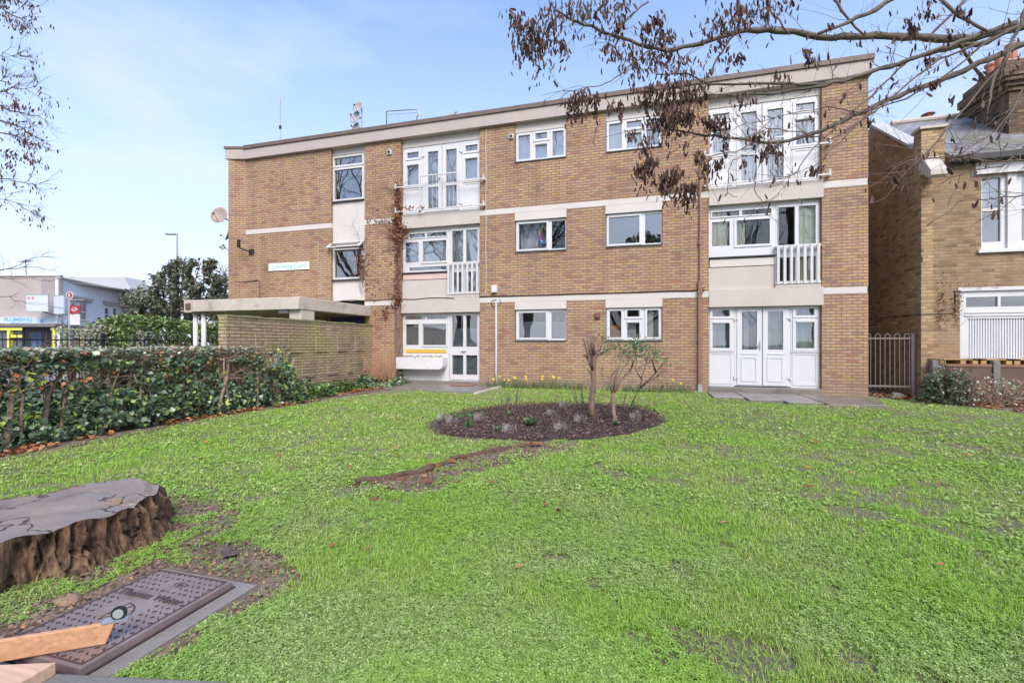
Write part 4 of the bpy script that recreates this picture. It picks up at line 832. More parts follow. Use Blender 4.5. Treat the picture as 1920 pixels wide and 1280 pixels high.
# street on the left: pavement, kerb, road, far pavement
dS = Vector((-.5346, .887, 0)); nS = Vector((-.887, -.5346, 0))
def strip(name, a0, a1, m, z, z0=-.2, l0=-60, l1=120):
    o = Vector((-14.5, 10, 0)); q = [o + nS * a0 + dS * l0, o + nS * a1 + dS * l0, o + nS * a1 + dS * l1, o + nS * a0 + dS * l1]
    b = MB(); b.hexa([(v.x, v.y, z0) for v in q] + [(v.x, v.y, z) for v in q]); return one(name, None, None, b, m, kind='structure')
strip('pavement', 3.0, 6.4, M_WET, .04); strip('kerb', 6.402, 6.55, M_KERB, .045); strip('road', 6.552, 17.5, M_ASPH, -.07); strip('far_kerb', 17.502, 17.65, M_KERB, .045); strip('far_pavement', 17.652, 24, M_KERB, .04)

# ================================================================== mulch bed and what grows in it
BX, BY = -1.42, 7.95
def bed_out(): 
    pix = ((806, 803), (815, 815), (850, 822), (930, 826), (1020, 829), (1110, 826), (1180, 815), (1235, 800), (1252, 788), (1235, 775), (1200, 765), (1130, 759), (1050, 757), (960, 760), (880, 768), (830, 782), (806, 793))
    return [gp(*p)[:2] for p in pix]
bed = bed_out(); sheet('bed_soil', bed, plain('mulch_base', (.07, .042, .037), .95, .3, 12, 1, 60), .035, step=.15)
def inpoly(x, y, poly):
    x = np.asarray(x); y = np.asarray(y); r_ = np.zeros(x.shape, bool); n = len(poly)
    for i in range(n):
        (x0, y0), (x1, y1) = poly[i][:2], poly[(i + 1) % n][:2]
        c = ((y0 > y) != (y1 > y)) & (x < (x1 - x0) * (y - y0) / (y1 - y0 + 1e-12) + x0); r_ ^= c
    return r_
def sample(poly, n, pad=0):
    p = np.array([q[:2] for q in poly]); lo, hi = p.min(0) - pad, p.max(0) + pad; out_ = []
    while sum(len(o) for o in out_) < n: s = rng.uniform(lo, hi, (n * 2, 2)); out_.append(s[inpoly(s[:, 0], s[:, 1], poly)])
    return np.concatenate(out_)[:n]
s = sample(bed, 12500); sp_ = np.where(rng.random(len(s)) < .12, .10, .025); s = np.stack([s[:, 0] + rng.normal(0, 1, len(s)) * sp_, s[:, 1] + rng.normal(0, 1, len(s)) * sp_, gh(s[:, 0], s[:, 1]) + .04 + rng.uniform(0, .018, len(s))], 1)
CH = [(-.5, -.2, 0), (.5, -.15, .05), (.45, .2, 0), (-.4, .16, .06)]; tag(scatter('mulch', CH, [(0, 1, 2, 3)], s, rotmats(len(s), np.abs(rng.normal(0, .5, len(s)))), rng.uniform(.018, .05, len(s)), M_MULCH), 'dark brown bark chippings covering the round flower bed', 'bark mulch', kind='stuff')

def twigs(mb, p, d, L, r, depth, spread=.6, up=.1, seg=4, n=4, curve=.25, tips=None, kids=(2, 4)):
    """a crooked shoot with side shoots, added to mb"""
    p = Vector(p); d = Vector(d).normalized(); pts = [p.copy()]; rad = [r]
    for i in range(seg):
        d = (d + Vector((random.gauss(0, curve), random.gauss(0, curve), random.gauss(0, curve) + up))).normalized(); p = p + d * (L / seg); pts.append(p.copy()); rad.append(r * (1 - .7 * (i + 1) / seg))
        if tips is not None: tips.append((p.copy(), d.copy()))
    mb.tube(pts, rad, n, cap=False)
    if depth > 0:
        for k in range(random.randint(*kids)):
            i = random.randint(1, seg - 1) if seg > 1 else 1; a = Vector((random.gauss(0, spread), random.gauss(0, spread), random.gauss(0, spread) + up))
            twigs(mb, pts[i], (pts[i] - pts[i - 1]).normalized() + a, L * random.uniform(.4, .65), rad[i] * .6, depth - 1, spread, up, max(2, seg - 1), n, curve, tips, kids)
def leaves_on(name, tips, n, size, m, par, tv=OVAL, tf=OVALF, jit=.05, droop=False, zr=None):
    idx = rng.integers(0, len(tips), n); pos = np.array([tips[i][0] for i in idx]) + rng.normal(0, jit, (n, 3))
    tl = rng.uniform(.2, 1.6, n) if not droop else rng.uniform(1.2, 1.9, n)
    return scatter(name, tv, tf, pos, rotmats(n, tl), rng.uniform(.7, 1.3, n) * size, m, par)
g0 = lambda px, py: (lambda v: Vector((v.x, v.y, float(gh(v.x, v.y)) + .02)))(gp(px, py))
# pollarded sapling: bare trunk ending in a fist of cut stems
v = g0(1110, 782); t = thing('pollarded_tree', 'pollarded sapling, bare trunk ending in cut stubs, standing in the mulch bed', 'tree', loc=v); tt = 8.14
def rel(px, py, dt=0, o=v): return dp(px, py, tt + dt) - o
MB().tube([(0, 0, -.05), rel(1109, 760), rel(1113, 720), rel(1112, 690, .02), rel(1116, 665), rel(1117, 640)], [.062, .052, .048, .045, .045, .04], 10).build('trunk', plain('brown_sapling_bark', (.27, .17, .12), .85, .25, 8, .6, 45), t, smooth=True)
b = MB()
for (a, c_, e, r_) in (((1112, 694), (1104, 668, -.05), (1094, 633, -.1), .026), ((1112, 680), (1108, 660, .05), (1101, 636, .05), .02), ((1114, 690), (1105, 678, .02), (1096, 664, .02), .018), ((1114, 672), (1110, 655, .1), (1107, 629, .12), .018), ((1115, 670), (1114, 650, -.1), (1111, 628, -.1), .018), ((1117, 660), (1117, 645), (1116, 632), .03), ((1111, 706), (1107, 700), (1102, 692), .015), ((1110, 690), (1106, 682, -.04), (1103, 672, -.08), .02), ((1114, 676), (1106, 664, .1), (1099, 648, .15), .018)):
    b.tube([rel(*a), rel(*c_), rel(*e)], [r_ * 1.2, r_, r_ * .85], 8)
b.build('cut_stems', plain('cut_stem_bark', (.20, .13, .10), .85, .25, 12, .4, 50), t, smooth=True)
b = MB(); tp = []
for q in range(5): twigs(b, rel(1118, 668, random.uniform(-.1, .1)), (.5, 0, random.uniform(.2, 1)), .42, .006, 1, .5, .1, tips=tp)
b.build('side_shoots', M_TWIG, t); leaves_on('leaves', tp, 130, .05, M_SHR, t)
# open shrub with tufts of leaves at the shoot ends
v = g0(1156, 796); tt = 7.45; t = thing('open_shrub', 'leggy shrub with pale trunk and green leaf tufts, beside the pollarded sapling', 'shrub', loc=v); b = MB()
def R_(px, py, dt=0): return dp(px, py, tt + dt) - v
b.tube([(0, 0, -.05), R_(1150, 770), R_(1149, 750), R_(1150, 735)], [.048, .032, .028, .026], 8)
ST = (((1150, 738), (1165, 712), (1180, 700), (1190, 675), (1192, 655)), ((1150, 738), (1158, 708), (1168, 690), (1178, 678)), ((1148, 738), (1143, 722), (1146, 706)), ((1165, 712), (1182, 690), (1196, 690)), ((1150, 750), (1135, 740), (1118, 737)), ((1150, 735), (1152, 712), (1160, 690), (1165, 670)), ((1180, 700), (1186, 680), (1200, 660)), ((1151, 742), (1143, 725), (1130, 712)))
tp = []
for k, st in enumerate(ST):
    pts = [R_(*p, dt=.08 * i * math.sin(k * 2.1)) for i, p in enumerate(st)]; r_ = .024 if k < 2 else .013; b.tube(pts, [r_ * (1 - .6 * i / (len(pts) - 1)) for i in range(len(pts))], 6)
    for q in range(3): twigs(b, pts[-1], (pts[-1] - pts[-2]).normalized() + Vector((random.gauss(0, .4), random.gauss(0, .4), .4)), .30, .006, 1, .5, .15, tips=tp if pts[-1].z > 1.0 else [])
b.build('stems', M_STEM, t, smooth=True)
cl = [(R_(1194, 654), .13, 190), (R_(1180, 660), .10, 60), (R_(1206, 646), .09, 60), (R_(1188, 645), .08, 60), (R_(1168, 668), .08, 25)]
pos = np.concatenate([rng.normal(0, s_, (n, 3)) * (1.1, 1, .7) + np.array(c_) for c_, s_, n in cl]); scatter('leaves', OVAL, OVALF, pos, rotmats(len(pos), rng.uniform(.2, 1.5, len(pos))), rng.uniform(.03, .065, len(pos)), M_SHR, t)
v = g0(1178, 772); tt = 8.75; t = thing('leaning_shrub', 'dark stemmed shrub leaning right with a leaf tuft at its end, behind the leggy shrub', 'shrub', loc=v); b = MB(); tp = []
ST = (((1178, 772), (1188, 750), (1200, 727), (1204, 705), (1212, 680)), ((1200, 727), (1216, 712), (1230, 698), (1243, 683)), ((1200, 727), (1215, 715), (1228, 708)), ((1204, 712), (1196, 700), (1190, 690)), ((1230, 698), (1224, 680), (1226, 668)), ((1172, 772), (1170, 756), (1171, 750)))
for k, st in enumerate(ST):
    pts = [R_(*p, dt=.06 * i * math.sin(k * 2.7)) for i, p in enumerate(st)]; pts[0].z -= .03 if k == 0 else 0; b.tube(pts, [.02 * (1 - .6 * i / (len(pts) - 1)) for i in range(len(pts))], 6)
    for q in range(3): twigs(b, pts[-1], (pts[-1] - pts[-2]).normalized() + Vector((random.gauss(0, .3), random.gauss(0, .4), .2)), .28, .006, 1, .5, .1)
b.build('stems', M_TWIG, t, smooth=True); cl = [(R_(1230, 666), .12, 110), (R_(1238, 676), .09, 60), (R_(1222, 684), .09, 20)]
pos = np.concatenate([rng.normal(0, s_, (n, 3)) * (1.1, 1, .7) + np.array(c_) for c_, s_, n in cl]); scatter('leaves', OVAL, OVALF, pos, rotmats(len(pos), rng.uniform(.2, 1.5, len(pos))), rng.uniform(.03, .07, len(pos)), M_SHR, t)
for (px, py, top, lab, n_, dx) in ((962, 783, 712, 'single bare dark sapling at the left of the mulch bed', 1, .01), (944, 782, 735, 'cluster of thin bare upright canes at the left end of the mulch bed', 4, .06), (1095, 765, 715, 'bare twiggy bush behind the pollarded sapling', 6, .2)):
    v = g0(px, py); tt = (v.y * CA - v.x * SA); hh_ = (dp(px, top, tt) - v).z; t = thing('bare_bush', lab, 'bush', loc=v); b = MB()
    for q in range(n_): twigs(b, (random.uniform(-dx, dx), random.uniform(-dx, dx), -.03), (random.uniform(-.5, .5) * dx * 4 - (.3 if n_ == 6 else -.08), 0, 1), hh_ * 1.05, .015 if n_ == 1 else .010, 1, .35, .12, 6, curve=.1)
    b.build('stems', M_TWIG, t)
def tuft(v, n, h, w, lean, m, name='leaves', par=None, wave=.3):
    ang = rng.uniform(0, 2 * np.pi, n); ln = rng.uniform(.1, lean, n); hh = rng.uniform(.6, 1.1, n) * h
    T = [(-.5, 0, 0), (.5, 0, 0), (.42, .12, .5), (-.42, .12, .5), (.2, .35, .85), (-.2, .35, .85), (0, .5, 1)]; F = [(0, 1, 2, 3), (3, 2, 4, 5), (5, 4, 6)]
    R0 = rotmats(n, -ln, ang, np.zeros(n)); pos = np.array(v) + np.stack([rng.normal(0, w * .3, n), rng.normal(0, w * .3, n), np.zeros(n)], 1)
    return scatter(name, T, F, pos, R0, np.stack([np.full(n, w * .09) * 1.0, hh * .5, hh], 1), m, par)
for i, (px, py, s_) in enumerate(((856, 786, 1), (880, 785, 1), (905, 782, 1.1), (878, 802, 1.2), (940, 812, .8))):
    lab = ('bright green grassy tuft furthest left in the mulch bed', 'bright green grassy tuft, second from the left in the mulch bed', 'bright green grassy tuft just left of the bare canes', 'bright green grassy tuft nearest the front left edge of the mulch bed', 'tiny green tuft at the front edge of the mulch bed')[i]
    v = g0(px, py); t = thing('green_tuft', lab, 'plant', 'green tufts in the mulch bed', loc=v); tuft((0, 0, 0), 40, .13 * s_, .16, .9, M_DAFL, par=t)
for i, (px, py, n_, w_) in enumerate(((995, 803, 30, .9), (957, 782, 12, .5), (1152, 800, 14, .5), (1185, 770, 10, .4))):
    lab = ('broad leaved pale green plant in the middle of the mulch bed', 'small leafy plant at the foot of the bare canes', 'small green plant at the foot of the leggy shrub', 'small pale plant at the foot of the leaning shrub')[i]
    v = g0(px, py); t = thing('leafy_plant', lab, 'plant', loc=v); k = n_; ang = rng.uniform(0, 6.28, k); tl = rng.uniform(.3, 1.1, k)
    T = [(0, 0, 0), (.5, .4, .1), (.45, .9, .12), (0, 1.3, 0), (-.45, .9, .12), (-.5, .4, .1), (0, .7, 0)]; F = [(0, 1, 6), (1, 2, 6), (2, 3, 6), (3, 4, 6), (4, 5, 6), (5, 0, 6)]
    scatter('leaves', T, F, np.zeros((k, 3)) + (0, 0, .01), rotmats(k, tl, ang, np.zeros(k)), rng.uniform(.07, .14, k)[:, None] * np.array([[.7, 1, 1]]) * (w_ + .2), M_SHR, t)
for i, (px, py) in enumerate(((848, 797), (830, 790), (1035, 785), (1058, 768), (1088, 796), (955, 815), (1052, 812), (1193, 789), (900, 792))):
    lab = ('grey lavender clump at the left end of the bed, in front of the grassy tufts', 'grey lavender clump at the far left tip of the mulch bed', 'twiggy grey lavender clump right of the broad leaved plant', 'grey lavender clump at the back of the mulch bed', 'grey lavender clump left of the leggy shrub base', 'grey lavender clump at the front left of the mulch bed', 'grey lavender clump at the front middle of the mulch bed', 'grey lavender clump at the right end of the mulch bed', 'grey lavender clump below the bare canes')[i]
    v = g0(px, py); t = thing('lavender', lab, 'plant', 'lavender clumps in the mulch bed', loc=v); k = 170; ang = rng.uniform(0, 6.28, k); r_ = rng.uniform(0, 1, k); pos = np.stack([np.cos(ang) * r_ * .10, np.sin(ang) * r_ * .10, rng.uniform(0, .08, k)], 1)
    scatter('foliage', [(-.5, 0, 0), (.5, 0, 0), (0, 0, 1)], [(0, 1, 2)], pos, rotmats(k, rng.uniform(0, .9, k), ang - np.pi / 2 * 0, np.zeros(k)), np.stack([np.full(k, .006), np.full(k, .006), rng.uniform(.05, .13, k)], 1), M_GREY, t)

# daffodils along the foot of the wall
DF = [(915, 728), (938, 728), (958, 729), (975, 729), (996, 730), (1013, 730), (1040, 731), (1062, 732), (1085, 733), (1145, 735), (1180, 737), (1200, 738), (1228, 739), (1255, 740), (1282, 741)]
FL = {1: 3, 2: 2, 3: 3, 5: 2, 6: 3, 13: 1, 14: 1}
T = [(-.5, 0, 0), (.5, 0, 0), (.42, .08, .5), (-.42, .08, .5), (.2, .3, .85), (-.2, .3, .85), (0, .5, 1)]; TF = [(0, 1, 2, 3), (3, 2, 4, 5), (5, 4, 6)]
for i, (px, py) in enumerate(DF):
    v = at(px, py, D - .35); v.z = float(gh(v.x, v.y)); fl = FL.get(i, 0); t = thing('daffodil_clump', 'daffodil leaves ' + ('with yellow flowers' if fl else 'without flowers') + ' at the wall foot, ' + ('nearest the white pipe', 'second', 'third', 'fourth', 'fifth', 'sixth', 'seventh', 'eighth', 'ninth', 'tenth', 'eleventh', 'twelfth', 'thirteenth', 'fourteenth', 'nearest the brown downpipe')[i] + ('' if i in (0, 14) else ' clump from the white pipe'), 'daffodils', 'daffodil clumps along the wall', loc=v)
    k = 60; ang = rng.uniform(0, 6.28, k); hh_ = rng.uniform(.14, .32, k) * (1.1 if fl else .9)
    scatter('leaves', T, TF, np.stack([rng.normal(0, .13, k), rng.normal(0, .06, k), np.zeros(k)], 1), rotmats(k, -rng.uniform(0, .45, k), ang, np.zeros(k)), np.stack([np.full(k, .012), hh_ * .5, hh_], 1), M_DAFL, t)
    for q in range(fl):
        x, h_ = random.uniform(-.2, .2), random.uniform(.22, .36); b = MB(); b.tube([(x, 0, 0), (x, -.01, h_)], .004, 4)
        ax = Vector((random.uniform(-.4, .4), -1, .1)).normalized(); c = Vector((x, -.02, h_)); f_ = b.build('flower_stem', M_DAFL, t)
        b = MB(); b.lathe([(.008, 0), (.012, .02), (.016, .03)], c, ax, 8); q1 = Vector((0, 0, 1)).rotation_difference(ax)
        for k_ in range(6):
            a = k_ * math.pi / 3; r1 = q1 @ Vector((math.cos(a), math.sin(a), 0)); r2 = q1 @ Vector((-math.sin(a), math.cos(a), 0)); b.poly([c, c + r1 * .02 + r2 * .012, c + r1 * .038, c + r1 * .02 - r2 * .012])
        b.build('flower', M_DAFY, f_)

# ================================================================== hedges and climbers
def hedge_leaves(name, n, box, size, m, par, tv=IVY, tf=IVYF, flat=.9, dens=None):
    x0, x1, y0, y1, z0, z1 = box; p = rng.uniform((x0, y0, z0), (x1, y1, z1), (n * 3, 3))
    if dens is not None: p = p[rng.random(len(p)) < dens(p)]
    p = p[:n]; k = len(p); return scatter(name, tv, tf, p, rotmats(k, np.clip(np.abs(rng.normal(flat, .45, k)), 0, 2.2)), rng.uniform(.6, 1.25, k) * size, m, par)
t = thing('ivy_hedge', 'long clipped hedge of ivy and bare stems along the left side of the lawn', 'hedge', loc=(-7.5, 5, 0))
def HP(o): o.matrix_parent_inverse = Matrix.Translation((7.5, -5, 0)); return o
hx0, hx1, hy0, hy1 = -8.05, -7.3, 1.5, 7.5
def topz(p): return 1.17 + .07 * (vnoise(p[:, 0], p[:, 1], .35, 3) - .5) * 2
def gapf(p):                                   # dense crust on top, ragged curtain on the face, open window at mid height
    z = p[:, 2]; nn = vnoise(p[:, 1], z * 1.3, .22, 4); n2 = vnoise(p[:, 1] * 1.0, z, .5, 5); d = np.where(z > .95, 1.0, np.where(z > .50, (nn > .56) * .6, (nn + .25 * n2 > .36) * .85)); return d * (z < topz(p) + .03)
HP(hedge_leaves('foliage', 11500, (hx0 - .05, hx1 + .06, hy0, hy1, .0, 1.24), .072, M_IVY, t, dens=lambda p: gapf(p) * np.where(p[:, 2] > .93, .15, 1)))
def faced(p): return gapf(p) * (vnoise(p[:, 1], p[:, 2], .3, 0) > .35)
HP(hedge_leaves('front_ivy', 3900, (hx1 - .14, hx1 + .09, hy0, hy1, .02, 1.05), .075, M_IVY, t, flat=1.15, dens=faced))
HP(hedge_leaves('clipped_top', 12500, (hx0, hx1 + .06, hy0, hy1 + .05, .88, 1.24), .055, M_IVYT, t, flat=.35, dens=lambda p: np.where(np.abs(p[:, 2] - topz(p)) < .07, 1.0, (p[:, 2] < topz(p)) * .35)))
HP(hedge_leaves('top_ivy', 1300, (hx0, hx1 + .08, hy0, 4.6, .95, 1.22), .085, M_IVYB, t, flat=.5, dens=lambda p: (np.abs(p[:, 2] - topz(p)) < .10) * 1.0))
HP(hedge_leaves('dead_leaves', 700, (hx0, hx1 + .1, hy0, hy1, .7, 1.2), .06, M_DEAD, t, CURL, OVALF))
# stems
b = MB(); yy = 1.7
stems = []
while yy < 7.4:
    x = random.uniform(-7.50, -7.27); lean = random.gauss(0, .13); r_ = random.choice((.013, .016, .022, .032)); b2 = MB()
    pts = [(x, yy, -.05), (x + random.gauss(0, .02), yy + lean * .3, .3), (x + random.gauss(0, .03), yy + lean * .8 + random.gauss(0, .03), .65), (x + random.gauss(0, .05), yy + lean * 1.4, 1.02)]
    b2.tube(pts, [r_ * 1.35, r_, r_ * .9, r_ * .6], 8)
    for q in range(4): twigs(b2, pts[random.choice((2, 3))], (random.gauss(0, .5), random.gauss(0, .7), random.uniform(.0, .8)), random.uniform(.25, .5), .009, 1, .7, .05, 4)
    HP(b2.build('stem', M_STEM, t, smooth=True)); yy += random.uniform(.17, .38)
b = MB()
for i in range(230): twigs(b, (random.uniform(-7.9, -7.28), random.uniform(1.7, 7.45), random.uniform(.7, 1.12)), (random.gauss(.2, .5), random.gauss(0, 1), random.gauss(.1, .5)), random.uniform(.2, .45), .0055, 1, .7, .02, 3, 3)
HP(b.build('clipped_twigs', M_STEM, t))
# right-hand end of the hedge thins into pale twigs
b = MB()
for i in range(90): twigs(b, (random.uniform(-7.8, -7.3), random.uniform(6.4, 7.65), random.uniform(.3, .9)), (random.gauss(.1, .3), random.gauss(0, .5), 1), random.uniform(.3, .5), .008, 1, .5, .1, 4, 4)
HP(b.build('pale_twigs', plain('pale_twig', (.33, .23, .15), .85, .2, 12), t))

def bush(name, lab, cat, c, rx, ry, h, n, size, m, stems=6, sm=M_STEM, tv=IVY, tf=IVYF, shell=.55, z0=0.0, grp=None, wob=.25, seed=0):
    t = thing(name, lab, cat, grp, c); u = rng.normal(size=(n, 3)); u[:, 2] = np.abs(u[:, 2]); u /= np.linalg.norm(u, axis=1)[:, None]
    a = np.arctan2(u[:, 1], u[:, 0]); w_ = 1 + wob * (vnoise(a * 1.5 + seed, u[:, 2] * 3, .9, 1) - .5) * 2; r_ = rng.uniform(shell, 1.0, n) ** .6 * w_
    p = u * r_[:, None] * (rx, ry, h - z0) + (0, 0, z0); k = vnoise(p[:, 0] + seed, p[:, 2], .18 * max(rx, .5), 2) > .3; p = p[k]; n = len(p)
    scatter('foliage', tv, tf, p, rotmats(n, np.abs(rng.normal(.9, .45, n))), rng.uniform(.6, 1.3, n) * size, m, t); b = MB()
    for i in range(stems):
        a_ = random.uniform(0, 6.28); q = random.uniform(.2, .8); b.tube([(0.1 * math.cos(a_) * rx, .1 * math.sin(a_) * ry, -.05), (q * .5 * rx * math.cos(a_), q * .5 * ry * math.sin(a_), h * .45), (q * rx * math.cos(a_) * .8, q * ry * math.sin(a_) * .8, h * .9)], [.03 * max(h, .7), .02 * max(h, .7), .007 * max(h, .7)], 7)
        for _ in range(2): twigs(b, (q * .5 * rx * math.cos(a_), q * .5 * ry * math.sin(a_), h * .45), (math.cos(a_ + 1), math.sin(a_ + 1), 1), h * .4, .008, 1, .5, .1)
    b.build('stems', sm, t, smooth=True); return t
bush('ivy_bush', 'rounded dark ivy bush with pale stems in front of the mossy screen wall', 'bush', (-7.45, 8.1, 0), .42, .52, 1.08, 1500, .08, M_IVY, 7, plain('pale_stem', (.36, .25, .16), .85, .2, 12), shell=.5)
# ground ivy and fallen leaves along the foot of the screen wall
def carpet(name, lab, cat, poly, n, size, m, zmax=.2, tv=IVY, tf=IVYF, flat=.7, thr=.0, sc=.5):
    s = sample(poly, n * 2); k = vnoise(s[:, 0], s[:, 1], sc, 3) > thr; s = s[k][:n]; n = len(s); hh_ = np.clip(vnoise(s[:, 0], s[:, 1], sc, 4) * 1.4 - .2, .05, 1)
    p = np.stack([s[:, 0], s[:, 1], gh(s[:, 0], s[:, 1]) + .02 + rng.random(n) * hh_ * zmax], 1)
    return tag(scatter(name, tv, tf, p, rotmats(n, np.abs(rng.normal(flat, .4, n))), rng.uniform(.6, 1.3, n) * size, m), lab, cat, kind='stuff')
carpet('ground_ivy', 'low bright ivy creeping at the foot of the mossy screen wall', 'ground cover', [(-8.4, 8.2), (-7.05, 8.3), (-7.2, 9.6), (-7.45, 10.8), (-7.5, 12.8), (-8.4, 12.9)], 3000, .075, M_IVYG, .34)
carpet('dark_ground_ivy', 'dark ivy clumps on the ground below the red twigged shrub', 'ground cover', [(-8.2, 11.6), (-7.0, 11.7), (-7.05, 13.0), (-8.4, 13.0)], 1300, .085, M_IVY, .42)
carpet('fallen_leaves', 'brown fallen leaves lying along the foot of the left hedge', 'leaf litter', [(-7.9, 1.6), (-6.82, 1.6), (-6.95, 3.6), (-7.12, 5.2), (-7.05, 7.0), (-6.95, 8.4), (-7.15, 10), (-6.9, 12.6), (-8.2, 12.6)], 2500, .075, M_DEAD, .05, CURL, OVALF, .4, .34, .4)
carpet('fallen_leaves', 'brown fallen leaves lying below the right hand bush and the gate', 'leaf litter', [(5.25, 13.8), (5.3, 13.0), (6.2, 12.3), (6.75, 11.0), (7.4, 9.6), (8.6, 9.6), (7.6, 12.2), (6.3, 13.8)], 750, .08, M_DEAD, .06, CURL, OVALF, .4, .3, .4)
# leaves dropped singly on the lawn
s = sample([(-6.3, 2.6), (6, 2.2), (7.5, 9), (-6, 9.5)], 150); s = np.stack([s[:, 0], s[:, 1], gh(s[:, 0], s[:, 1]) + .045], 1)
tag(scatter('scattered_leaves', CURL, OVALF, s, rotmats(len(s), rng.uniform(0, .6, len(s))), rng.uniform(.03, .07, len(s)), M_DEAD), 'single brown leaves scattered over the lawn', 'leaf litter', kind='stuff')
# red twigged shrub in the corner
t = thing('red_twig_shrub', 'dense bare red brown twiggy shrub in the corner between screen wall and planter', 'shrub', loc=(-7.75, 12.75, 0)); b = MB()
for i in range(80): twigs(b, (random.gauss(0, .2), random.gauss(-.12, .12), 0), (random.gauss(0, .5), random.gauss(-.1, .3), 1), random.uniform(.6, 1.25), .006, 1, .3, .12, 6, 3, .12)
b.build('stems', M_RTWIG, t)
# creeper on the brick pier
t = thing('creeper', 'leafless creeper with clinging dead brown leaves climbing the brick pier beside the left bay', 'climber', loc=(-7.55, D, 0))
def CP(o): o.matrix_parent_inverse = Matrix.Translation((7.55, -D, 0)); return o
b = MB()
for i in range(9):
    x0 = -7.62 + .022 * i * random.uniform(.7, 1.3); top = random.choice((6.3, 5.9, 5.2, 4.4, 6.2, 5.0)); pts = [(x0 + .05 * math.sin(z_ * 1.7 + i) + .012 * random.gauss(0, 1), D - .03 - .018 * (i % 3), z_) for z_ in [k * .3 for k in range(int(top / .3) + 1)]]
    b.tube(pts, [max(.02 * (1 - k / len(pts)), .006) * random.choice((1, 1.4, .7)) for k in range(len(pts))], 6)
for i in range(5):
    pts = [(-7.53 + .01 * i + .03 * math.sin(z_ * 2 + i), D - .035, z_) for z_ in [k * .3 for k in range(10)]]; b.tube(pts, .028 - .003 * i, 6)
CP(b.build('main_stems', plain('creeper_stem', (.21, .13, .105), .9, .3, 9), t, smooth=True)); b = MB(); tp = []
def flatwig(x, z, a, L, r_, d, tips):
    pts = [(x, D - .014, z)]; 
    for i in range(5): a += random.gauss(0, .25); x += math.cos(a) * L / 5; z += math.sin(a) * L / 5; pts.append((x, D - .014 - .004 * d, z)); tips.append((Vector(pts[-1]), 0))
    b.tube(pts, [r_ * (1 - .13 * i) for i in range(6)], 3, cap=False)
    if d > 0:
        for k in range(3): q = pts[random.randint(1, 5)]; flatwig(q[0], q[2], a + random.choice((-.8, .8, .5, -.5)), L * .6, r_ * .7, d - 1, tips)
for i in range(46): z_ = random.uniform(1.6, 6.3); flatwig(-7.55, z_, random.choice((2.2, 2.6, 1.9, .9)) + random.gauss(0, .2), random.uniform(.3, .8), .006, 1, tp)
tpw = []
for i in range(26): flatwig(random.uniform(-8.95, -8.75), random.uniform(2.75, 4.6), 1.6 + random.gauss(0, .5), random.uniform(.3, .8), .006, 1, tpw)
CP(b.build('side_twigs', plain('creeper_twig', (.15, .09, .07), .9, .2, 9), t))
def cl_leaves(n, f): 
    p = np.array([f() for _ in range(n)]); return p
def cz(): z_ = random.choice((random.gauss(4.6, .5), random.gauss(5.6, .35), random.gauss(4.9, .25), random.uniform(3.0, 6.2), random.gauss(2.65, .12))); return (-7.53 + random.gauss(0, .075 + (.07 if 4.6 < z_ < 5.1 else 0)), D - random.uniform(.03, .14), z_)
def cw(): z_ = random.uniform(3.4, 4.5); return (-8.93 + random.gauss(0, .055) - (.28 * random.random() if z_ > 4.05 and z_ < 4.25 and random.random() < .9 else 0), D + random.uniform(.02, .12), z_)
def cn(): return (random.uniform(-8.7, -7.6), D - random.uniform(.02, .05), random.choice((5.2 + random.gauss(0, .05), random.uniform(2.2, 6))))
def cg(): return (-7.35 + random.uniform(-.05, .75), D - .14, 5.5 + random.gauss(0, .05))
p = np.concatenate([cl_leaves(900, cz), cl_leaves(230, cw), cl_leaves(90, cn), cl_leaves(45, cg), np.array([(random.gauss(-8.0, .07), D - .03, random.gauss(2.25, .15)) for _ in range(45)]), np.array([(random.gauss(-7.3, .1), D - .02, random.gauss(4.75, .13)) for _ in range(70)])])
CP(scatter('dead_leaves', CURL, OVALF, p, rotmats(len(p), rng.uniform(.6, 2.2, len(p))), rng.uniform(.035, .085, len(p)), M_DEADV, t))
# moss and ivy on the planter edge
mo = [(random.uniform(XA0, -5.95), D - .25 + random.uniform(0, .2), .87 + random.uniform(0, .05)) for _ in range(420)]
o = scatter('moss', OVAL, OVALF, np.array(mo), rotmats(len(mo)), rng.uniform(.02, .05, len(mo)), leafm('moss', [(0, (.10, .13, .04)), (.6, (.22, .20, .07)), (1, (.32, .26, .12))], .9, .1, .1)); o.parent = planter
# right hand hedge
bush('glossy_bush', 'dark glossy evergreen bush beside the gate in front of the low board fence', 'bush', (6.22, 12.2, 0), .50, .42, .86, 2000, .075, M_EVG, 5, tv=OVAL, tf=OVALF, shell=.4)
t = bush('bramble_bush', 'low tangled brown twiggy bush in front of the board fence and concrete post', 'bush', (7.05, 11.95, 0), .85, .45, .60, 900, .05, M_IVYT, 4, shell=.3, wob=.2, seed=5); b = MB()
for i in range(230): twigs(b, (random.uniform(-.6, .9), random.uniform(-.35, .3), random.uniform(0, .3)), (random.gauss(.2, .8), random.gauss(-.2, .5), random.uniform(.2, .8)), random.uniform(.25, .45), .007, 1, .6, .0, 4, 3, .3)
b.build('bramble_twigs', plain('dry_bramble', (.27, .17, .12), .85, .25, 12), t)
p = at(1848, 520, HYF); t = thing('wall_creeper', 'small withered creeper on the pale brick wall left of the white garage', 'climber', loc=(7.0, HYF, 2.2)); q = [(random.choice((-.35 + random.gauss(0, .06), -.07 + random.gauss(0, .06))), -random.uniform(.01, .05), random.gauss(0, .28)) for _ in range(210)] + [(random.uniform(0, .8), -.07, .42 + random.gauss(0, .02)) for _ in range(30)]
scatter('dead_leaves', CURL, OVALF, np.array(q), rotmats(len(q), rng.uniform(.8, 2, len(q))), rng.uniform(.02, .045, len(q)), M_DEADV, t); b = MB()
